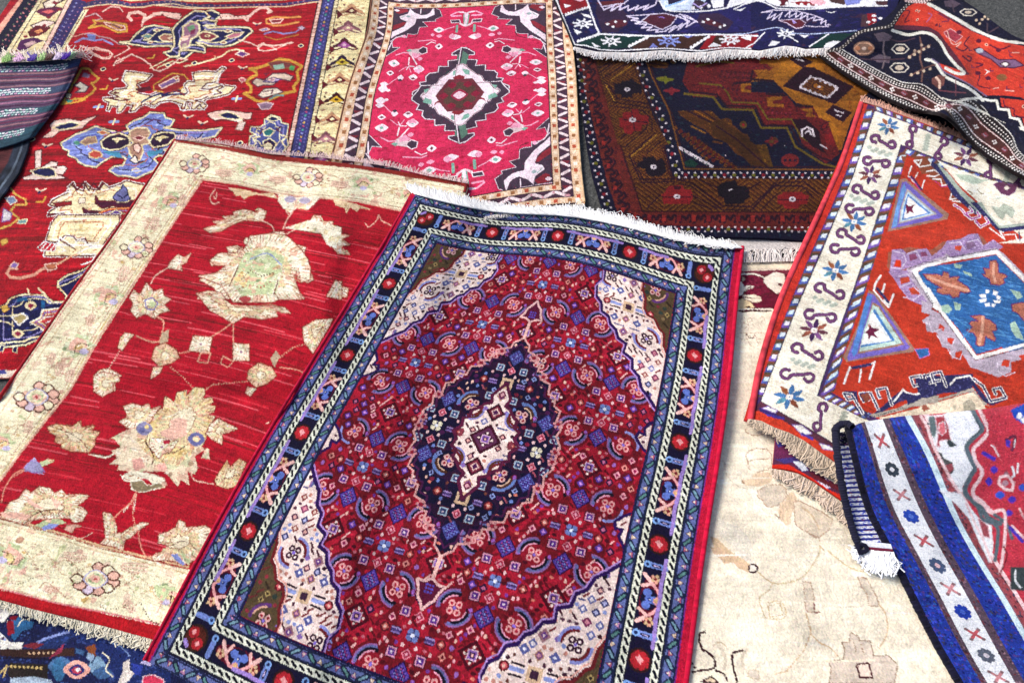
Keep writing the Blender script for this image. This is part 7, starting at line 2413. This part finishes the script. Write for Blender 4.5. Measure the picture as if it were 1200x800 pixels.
    R0, R1, R2, R3 = fo & (reg == 0), fo & (reg == 1), fo & (reg == 2), fo & (reg == 3)
    reds = ['#a81b31', '#701520', '#8c1729', '#a31d33']
    r.fill(reds, 2.7, [ddia('#e79aa8', '#8c1a4a', .95, '#6d1220'), dot('#9a66b4', .5, .6, '#7d1824'), ddia('#5c3a9a', '#c58ad0', 1.0, '#5c1220'), ddia('#d98a80', '#5c1220', .9, '#7d1824'), ddia('#2a1238', '#c56a90', 1.1)], R0, 1.15)
    r.fill(reds, 1.35, [dot('#e8a6ac', .32, .5), dot('#5c0f1c', .55, .6), bar('#5c0f1c', .5, .4), dot('#c96a78', .4, .35), dot('#4a0f1c', .6, .45), bar('#efb8b4', .3, -.45, .4), dot('#7a3c96', .4, .45), bar('#6d1220', -.6, .4, .6)], R0, .6)
    r.fill([navy, '#2a1230', '#160f2c'], 1.6, [dot('#6f86c6', .45, .5), dot('#7a1f3a', .6, .55), dot('#e3b8a4', .3, .45), ddia('#8a9ad0', '#241a4a', .8), dot('#4a1a4a', .7, .6), bar('#9a4a5a', .5, .5, .45)], R1, .7)
    r.fill([cream], 2.9, [ddia('#5a2a4a', '#e9b0a8', 1.05), ddia('#6a70a8', '#f4e8ee', 1.1), ddia('#8a3a3a', '#e8c8b8', 1.0), ddia('#3a3a68', '#b8b8e0', 1.1), ddia('#7a3058', '#d98a9a', 1.2)], R2, 1.2)
    r.fill([cream], 1.55, [bar('#4a2030', .5, .5, .5), dot('#8f9bd0', .5, .5), bar('#7a2a30', -.5, .5, .5), dot('#5a3048', .5, .4), dot('#c98a7a', .5, .5), bar('#5a5a86', .6, 0, .45), dot('#3a1a2c', .55, .5)], R2, .66)
    r.fill([oliv], 2.0, [dot('#8a7350', .5, .5), bar('#33261e', .6, .5, .6), dot('#8a2f3a', .5, .5), dot('#2e3a34', .7, .6), ddia('#a8905c', '#33261e', .8), bar('#6a2a2c', -.6, .5, .5)], R3, .9)
    # outlines of medallion, corner pieces and tips
    r.line(q(med), .5, '#dfa5a0', 'u', closed=True, only=fo)
    inn = [(a * .95, b * .95) for a, b in med]
    r.line(q(incr), .9, '#5a1a3a', 'u', closed=True)
    for p in mir(span[:-1]):
        r.line(q(p), .9, '#2a1250', 'u', only=fo); r.line(q([(a * .985, b * .985) for a, b in p]), .4, '#b48ed0', 'u', only=fo)
    for p in mir(oliv_in[:-1]): r.line(q(p), .8, '#6e1f24', 'u', only=fo); r.line(q([(a * .985, b * .985) for a, b in p]), .35, '#f0b0a0', 'u', only=fo)
    for p in mir(bump): r.line(q(p), .8, '#2a1250', 'u', only=fo)
    for sy in (1, -1):
        r.line(q([(0, 1.16 * sy), (0, 1.38 * sy)]), .9, '#f3bfb4', 'u')
        pend = [(0, 1.36), (.07, 1.40), (.14, 1.40), (.10, 1.47), (.085, 1.53), (.04, 1.57), (0, 1.63)]
        pend = [(a, b * sy) for a, b in pend] + [(-a, b * sy) for a, b in pend[::-1]]
        r.poly(q(pend), '#5a1432', 'u'); r.line(q(pend), .6, '#f3c0bc', 'u', closed=True)
        for p in range(-1, 2):
            for s_ in range(-1, 2): r.oval(X(p * .03), Y((1.45 + s_ * .03) * sy), .3, .3, '#5a4ab0', 'u')
    for p in mir([(.20, .96), (.70, .33), (.38, .78), (.76, .05)]):
        for a, b in p:
            for m in range(6):
                an = m * math.pi / 3; r.oval(X(a) + .95 * math.cos(an), Y(b) + .95 * math.sin(an), .4, .42, '#cf8c8e', 'u', only=fo)
            r.oval(X(a), Y(b), .55, .55, '#8a1c30', 'u', only=fo)
    r.mottle('#a81b31', [(.45, '#8c1828'), (1.05, '#6d1420')], (10, 13)); r.mottle('#a81b31', [(1.1, '#c92640')], (6, 8))
    r.finish(.075, .03, hue=.014, dim=.93)
    t = thing('oriental_rug', 'large red rug with navy medallion and navy border, lying on top in the front centre', 'rug')
    smooth = lambda U, V: (1 + np.sin(U / 19. + 1.3) * np.sin(V / 27. + .4)) * .8 + .5 * np.sin(U / 8. - V / 33.)
    wave = lambda U, V: (.011) * smooth(U, V) + .010 * np.exp(-((V + 2.6 * KV) / 18) ** 2) * np.sin(U / 17.) + .003 * np.sin(U / 23 + V / 31)
    r.build(t, thick=.009, wave=wave, mat=SILKY, edge='#7c1028')
    E = lambda u, v: r.f(np.array([u]), np.array([v]))
    L = [tuple(float(k[0]) for k in E(r.u[0], v)) for v in np.linspace(r.v[0], r.v[1], 14)]
    Rr = [tuple(float(k[0]) for k in E(r.u[1], v)) for v in np.linspace(r.v[0], r.v[1], 14)]
    cord(t, L, .0045, '#c0183c', lift=-.001); cord(t, Rr, .006, '#c8143a', lift=-.001)
    top = [tuple(float(k[0]) for k in E(u, r.v[0] + .3)) for u in np.linspace(r.u[0], r.u[1], 16)]
    tip = [(476, 214), (500, 219), (530, 226), (560, 234), (585, 238), (610, 241), (640, 241), (670, 241), (700, 246), (730, 254), (765, 264), (790, 272), (820, 279), (852, 284)]
    mid = [((a[0] + 0) , a[1]) for a in tip]
    sheet(t, 'kilim_end', [[(x, y + 3) for x, y in tip], top], '#fffdfb', 260, 8, lift=.003, noise=.03, mat=COTTON)
    fringe(t, top, [(x, y + 2.2) for x, y in tip], 1900, '#fbf8f4', r=.0014, lift=.006, vary=.12, curl=.2, jit=1.5, hump=.003, seg=8)
rug_main()
# ================================================================== folded royal blue, white and red rug, bottom right
pal(b9='#24399a', n9='#141438', k9='#5c4a58', w9='#eef2fc', r9='#c23a4c', t9='#3f6a74', p9='#f6cdd0', v9='#4a35b0', q9='#9a3a44')
def rug_blue():
    ctrl = [((0, 0), (996, 502)), ((9, 0), (1008, 494)), ((24, 0), (1034, 490)), ((28, 0), (1043, 489)), ((37.5, 0), (1058, 487)), ((40, 0), (1065, 486)), ((60, 0), (1132, 480)), ((85, 0), (1204, 471)),
            ((0, 9), (1000, 524)), ((24, 9), (1046, 520)), ((37.5, 9), (1078, 517)), ((60, 9), (1146, 513)),
            ((0, 42), (1020, 600)), ((9, 42), (1042, 600)), ((24, 42), (1080, 600)), ((37.5, 42), (1114, 600)), ((44, 42), (1130, 600)),
            ((0, 58), (1040, 636)), ((0, 82), (1070, 700)), ((9, 82), (1096, 700)), ((24, 82), (1134, 700)), ((37.5, 82), (1172, 700)),
            ((0, 105), (1100, 757)), ((0, 122), (1126, 800)), ((24, 122), (1190, 800)), ((85, 60), (1260, 640)), ((85, 122), (1375, 800))]
    r = Rug(ctrl, (0, 85), (0, 124), 620, 840, 'b9', jit=.6, reg=.1); r.pw = 1.5
    def band(a, b, c): r.poly([(a, -9), (b, -9), (b, 200), (a, 200)], c, 'u')
    band(-2, 1.6, '#15142c'); band(1.6, 9.3, 'b9'); band(9.3, 12, 'k9'); band(12, 24, 'w9'); band(24, 28, 'k9'); band(28, 37.5, 'b9'); band(37.5, 40.3, '#d3ecfa'); band(40.3, 41, '#8a5a68')
    band(41, 45, '#9a4a52'); band(45, 47, 'p9'); band(47, 200, 'r9')
    for _ in range(900):
        a, b = (1.8, 9.2) if rng.random() < .5 else (28.3, 37.2)
        u = rng.uniform(a, b); v = rng.uniform(0, 124); r.oval(u, v, rng.uniform(.3, .8), rng.uniform(.3, .9), ('#3a4ac8', '#16236e', '#4a3a8a', '#3a3a50', '#2c58b0')[rng.integers(5)], 'u')
    for _ in range(500):
        u = rng.choice([rng.uniform(9.4, 11.9), rng.uniform(24.2, 27.8), rng.uniform(41, 45)]); v = rng.uniform(0, 124); r.oval(u, v, rng.uniform(.25, .6), rng.uniform(.3, .8), ('#6a3038', '#4a4458', '#8a6a78', '#3a2a38')[rng.integers(4)], 'u')
    # white band: crosses and small rosettes in turn
    V = [8, 20.5, 33, 44, 56, 67.5, 78, 88.5, 99, 109, 119]
    for k, v in enumerate(V):
        u = 18.3
        if k % 2 == 0:
            for a, b in ((-2.6, -2.4), (2.6, -2.2), (-2.5, 2.4), (2.7, 2.3)):
                r.line([(u, v), (u + a, v + b)], 1.3, '#c98a90' if k % 4 else '#c05a64', 'u'); r.oval(u + a, v + b, .9, .8, '#8a6a70', 'u')
        else:
            c, c2 = (('#3a4450', '#e8e8f0'), ('#2a48a8', '#5a78d0'), ('#4a5a7a', '#e8c0c8'), ('#2440a8', '#4a6ad0'), ('#5a6070', '#c9c0cc'))[(k // 2) % 5]
            for m in range(8):
                a = m * math.pi / 4; r.oval(u + 2.5 * math.cos(a), v + 2.5 * math.sin(a), 1.15, 1.15, c, 'u')
            r.oval(u, v, 2.0, 2.0, c, 'u'); r.oval(u, v, 1.2, 1.2, c2, 'u')
    r.trace((1060, 480, 5.714), """
p w9 150,40 270,30 290,0 440,-20 480,60 520,110 500,150 440,190 400,240 420,320 460,370 450,420 420,460 390,510 380,560 340,530 300,440 240,330 200,230 170,120
p #5f6f72 160,50 200,40 220,120 200,190 170,150
b q9 #e8b8c0 5 205,50 260,40 290,100 310,200 270,200 230,210 240,250 215,240 225,160
b #d8707c w9 5 230,90 270,80 280,150 250,170 230,150
p #3a4448 290,190 320,210 350,240 300,250 280,220
p #4a4a4c 215,280 250,290 260,320 320,350 335,400 310,430 290,440 280,390 240,340
p #9a4a54 270,370 320,360 330,400 300,420
s #5a6a74 32 450,-10 490,70 520,130 460,190 415,250 440,320 470,390 440,450 405,530 420,580 500,640 560,720 640,760
s p9 24 490,-20 530,60 560,150 500,220 460,270 480,350 520,410 500,470 460,530 470,590 540,640 600,700
s #3a4a54 10 480,60 505,130 450,185
s #5a6a74 22 600,700 680,760 720,860
p r9 520,-20 700,-20 700,60 640,160 560,200 560,60
s p9 20 110,40 150,110 190,230 250,350 320,480 400,600 470,720 540,860
p #1f4ab0 710,0 800,-40 900,0 860,110 780,90 730,50
o #f4f4fc 20 24 770,40 800,70
s v9 26 530,290 600,330
s #f3d4d8 12 580,240 600,250 630,310
s #6a2a44 20 680,200 740,180 720,270
b v9 v9 3 680,200 710,210 700,250 680,240
s w9 9 740,200 735,250
o v9 26 26 600,400
o v9 24 30 565,480
o #3a5ac8 34 26 640,570
o v9 28 24 720,600
o v9 26 22 700,690
o #3a5ac8 26 26 790,520
o #8a5a68 20 20 680,430
c p9 18 640,450 690,440 730,490 720,540 670,530 630,490
o #b08a98 24 22 675,490
s w9 14 720,380 735,430 720,450
s w9 12 760,360 755,420
s p9 14 770,660 800,720 860,780
""")
    r.trace((960, 540, 5), """
p w9 700,170 830,190 860,240 900,290 940,340 1010,380 1020,500 1000,600 940,480 880,340 800,250
b #9a4a54 #e8b8c0 5 930,330 990,380 1000,450 960,440
s #5a6a74 22 850,160 880,220 930,270 960,340 1040,380 1045,470 1030,580
s p9 18 900,200 960,240 1000,300 1080,290 1090,400 1080,520 1060,650
s p9 12 860,250 920,380 970,480 1010,590
s p9 14 1130,380 1200,450
s v9 20 1120,390 1190,470
p #3a4448 1120,620 1200,620 1240,700 1200,760 1120,750
s w9 10 1150,640 1150,700 1180,740
s #7a2a34 10 1080,500 1100,560 1060,660
""")
    r.mottle('r9', [(.8, '#a83246'), (1.2, '#d05a64')], (3, 5)); r.mottle('w9', [(.9, '#dfe4f2'), (1.3, '#c9cfe0')], (3, 4))
    r.finish(.11, .03, hue=.02)
    t = thing('oriental_rug', 'royal blue, white and red rug, folded under to show its striped back, bottom right', 'rug')
    # striped back of the folded-under end
    def paint(C, T, K):
        n = np.sin(T * 150 + K * 2.0); w_ = (n > -.1)
        C[w_] = hexc('#eef0fa'); C[~w_] = hexc('#2b3486')
        m = smooth_noise(C.shape[:2], (2, 3)); C[(m > .55) & w_] = hexc('#4a5ac0'); C[(m < -1.1)] = hexc('#6a2a4a'); C[(T < .12) & (m > -.6)] = hexc('#17162c')
    sheet(t, 'backing', [[(980, 506), (984, 540), (992, 590), (1004, 638)], [(1003, 505), (1008, 540), (1026, 590), (1046, 638)]], '#2b3486', 420, 34, lift=.012, paint=paint, thick=.006, noise=.12)
    r.build(t, thick=.009, lift=.0, edge='#15142c', wave=lambda U, V: .012 + .040 * np.exp(-(V / 40) ** 2) - .030 * np.clip(1 - V / 3.5, 0, 1) ** 2 + .004 * np.sin(V / 9.) - .010 * np.clip(1 - U / 2.5, 0, 1) ** 2)
    cord(t, [(999, 500), (993, 496), (984, 498), (979, 506), (981, 530), (985, 560), (991, 590), (999, 620), (1007, 643)], .0085, '#17162a', lift=.018, wob=.12, step=1.6, stripe='#2c2c40')
    k = np.linspace(0, r.nv - 1, 260).astype(int)
    Pp = np.c_[r.x[k, 0], r.y[k, 0], r.z[k, 0] - .004]
    Vv, Fc, Cc = tubes([Pp], .0085 * (1 + .06 * rng.standard_normal(len(Pp))), [albedo(np.tile(hexc('#17162a'), (len(Pp), 1)) * (1 + .2 * rng.standard_normal((len(Pp), 1))))], 8)
    make_mesh('selvedge', Vv, Fc, Cc, WOOL, t)
    sheet(t, 'kilim_end', [[(1010, 633), (1044, 637)], [(1013, 640), (1046, 643)]], '#dfe2ee', 60, 6, lift=.014)
    sheet(t, 'kilim_stripe', [[(1013, 640), (1046, 643)], [(1014, 644), (1047, 646)]], '#6a2038', 60, 4, lift=.015)
    fringe(t, [(1008, 642), (1030, 645), (1047, 646)], [(1012, 660), (1030, 667), (1050, 668)], 170, '#f8f8fc', r=.0019, vary=.2, curl=.3, lift=.010)
    fringe(t, [(1006, 641), (1012, 646)], [(998, 645), (1004, 655)], 40, '#f4f4fa', name='tassel', r=.0019, vary=.2, curl=.6, lift=.014)
    cord(t, [(1004, 636), (1008, 646), (1016, 644), (1013, 638), (1006, 640), (1009, 650)], .005, '#17162a', name='knot', lift=.024)
rug_blue()
# ------------------------------------------------------------------ ground
def asphalt():
    m = bpy.data.materials.new('asphalt'); m.use_nodes = True
    N = m.node_tree.nodes; L = m.node_tree.links; b = N['Principled BSDF']
    tc = N.new('ShaderNodeTexCoord')
    v = N.new('ShaderNodeTexVoronoi'); v.inputs['Scale'].default_value = 160
    nz = N.new('ShaderNodeTexNoise'); nz.inputs['Scale'].default_value = 45; nz.inputs['Detail'].default_value = 8
    L.new(tc.outputs['Object'], v.inputs['Vector']); L.new(tc.outputs['Object'], nz.inputs['Vector'])
    mx = N.new('ShaderNodeMath'); mx.operation = 'MULTIPLY'
    L.new(v.outputs['Color'], mx.inputs[0]); L.new(nz.outputs['Fac'], mx.inputs[1])
    cr = N.new('ShaderNodeValToRGB'); cr.color_ramp.elements[0].color = (.012, .013, .012, 1); cr.color_ramp.elements[1].color = (.12, .12, .112, 1)
    cr.color_ramp.elements[1].position = .85
    L.new(mx.outputs[0], cr.inputs['Fac']); L.new(cr.outputs['Color'], b.inputs['Base Color'])
    b.inputs['Roughness'].default_value = .85
    bp = N.new('ShaderNodeBump'); bp.inputs['Strength'].default_value = .6; bp.inputs['Distance'].default_value = .004
    L.new(v.outputs['Distance'], bp.inputs['Height']); L.new(bp.outputs[0], b.inputs['Normal'])
    return m
me = bpy.data.meshes.new('asphalt_ground')
me.from_pydata([(-60, -60, 0), (60, -60, 0), (60, 60, 0), (-60, 60, 0)], [], [(0, 1, 2, 3)])
me.materials.append(asphalt())
g = bpy.data.objects.new('asphalt_ground', me); COL.objects.link(g); g['kind'] = 'structure'

# ------------------------------------------------------------------ camera, light
from mathutils import Matrix
cam = bpy.data.cameras.new('Camera'); co = bpy.data.objects.new('Camera', cam); COL.objects.link(co)
R = np.array([Xc, Yc, Zc])                      # world axes in camera (x right, y down, z forward)
M = np.eye(4); M[:3, 0] = R[:, 0]; M[:3, 1] = -R[:, 1]; M[:3, 2] = -R[:, 2]; M[:3, 3] = (0, 0, HC)
co.matrix_world = Matrix(M.tolist())
cam.sensor_width = 36; cam.lens = F / 1200 * 36; cam.clip_end = 300; cam.clip_start = .05
sc = bpy.context.scene; sc.camera = co

el, az = math.radians(50), math.radians(SUN_AZ)       # azimuth: clockwise from +Y
w = bpy.data.worlds.new('World'); sc.world = w; w.use_nodes = True
nt = w.node_tree; bg = nt.nodes['Background']
sky = nt.nodes.new('ShaderNodeTexSky'); sky.sky_type = 'NISHITA'; sky.sun_disc = False
sky.sun_elevation = el; sky.sun_rotation = az; sky.air_density = 1.0; sky.dust_density = 3.0
nt.links.new(sky.outputs[0], bg.inputs[0]); bg.inputs[1].default_value = .14
sl = bpy.data.lights.new('Sun', 'SUN'); so = bpy.data.objects.new('Sun', sl); COL.objects.link(so)
sl.energy = 2.5; sl.angle = math.radians(22); sl.color = (1, .96, .9)
from mathutils import Vector
d = Vector((math.sin(az) * math.cos(el), math.cos(az) * math.cos(el), math.sin(el)))
so.rotation_euler = d.to_track_quat('Z', 'Y').to_euler(); so.location = (0, 0, 5)
vs = sc.view_settings; vs.view_transform = 'Standard'; vs.look = 'None'; vs.exposure = EXPO; vs.gamma = 1
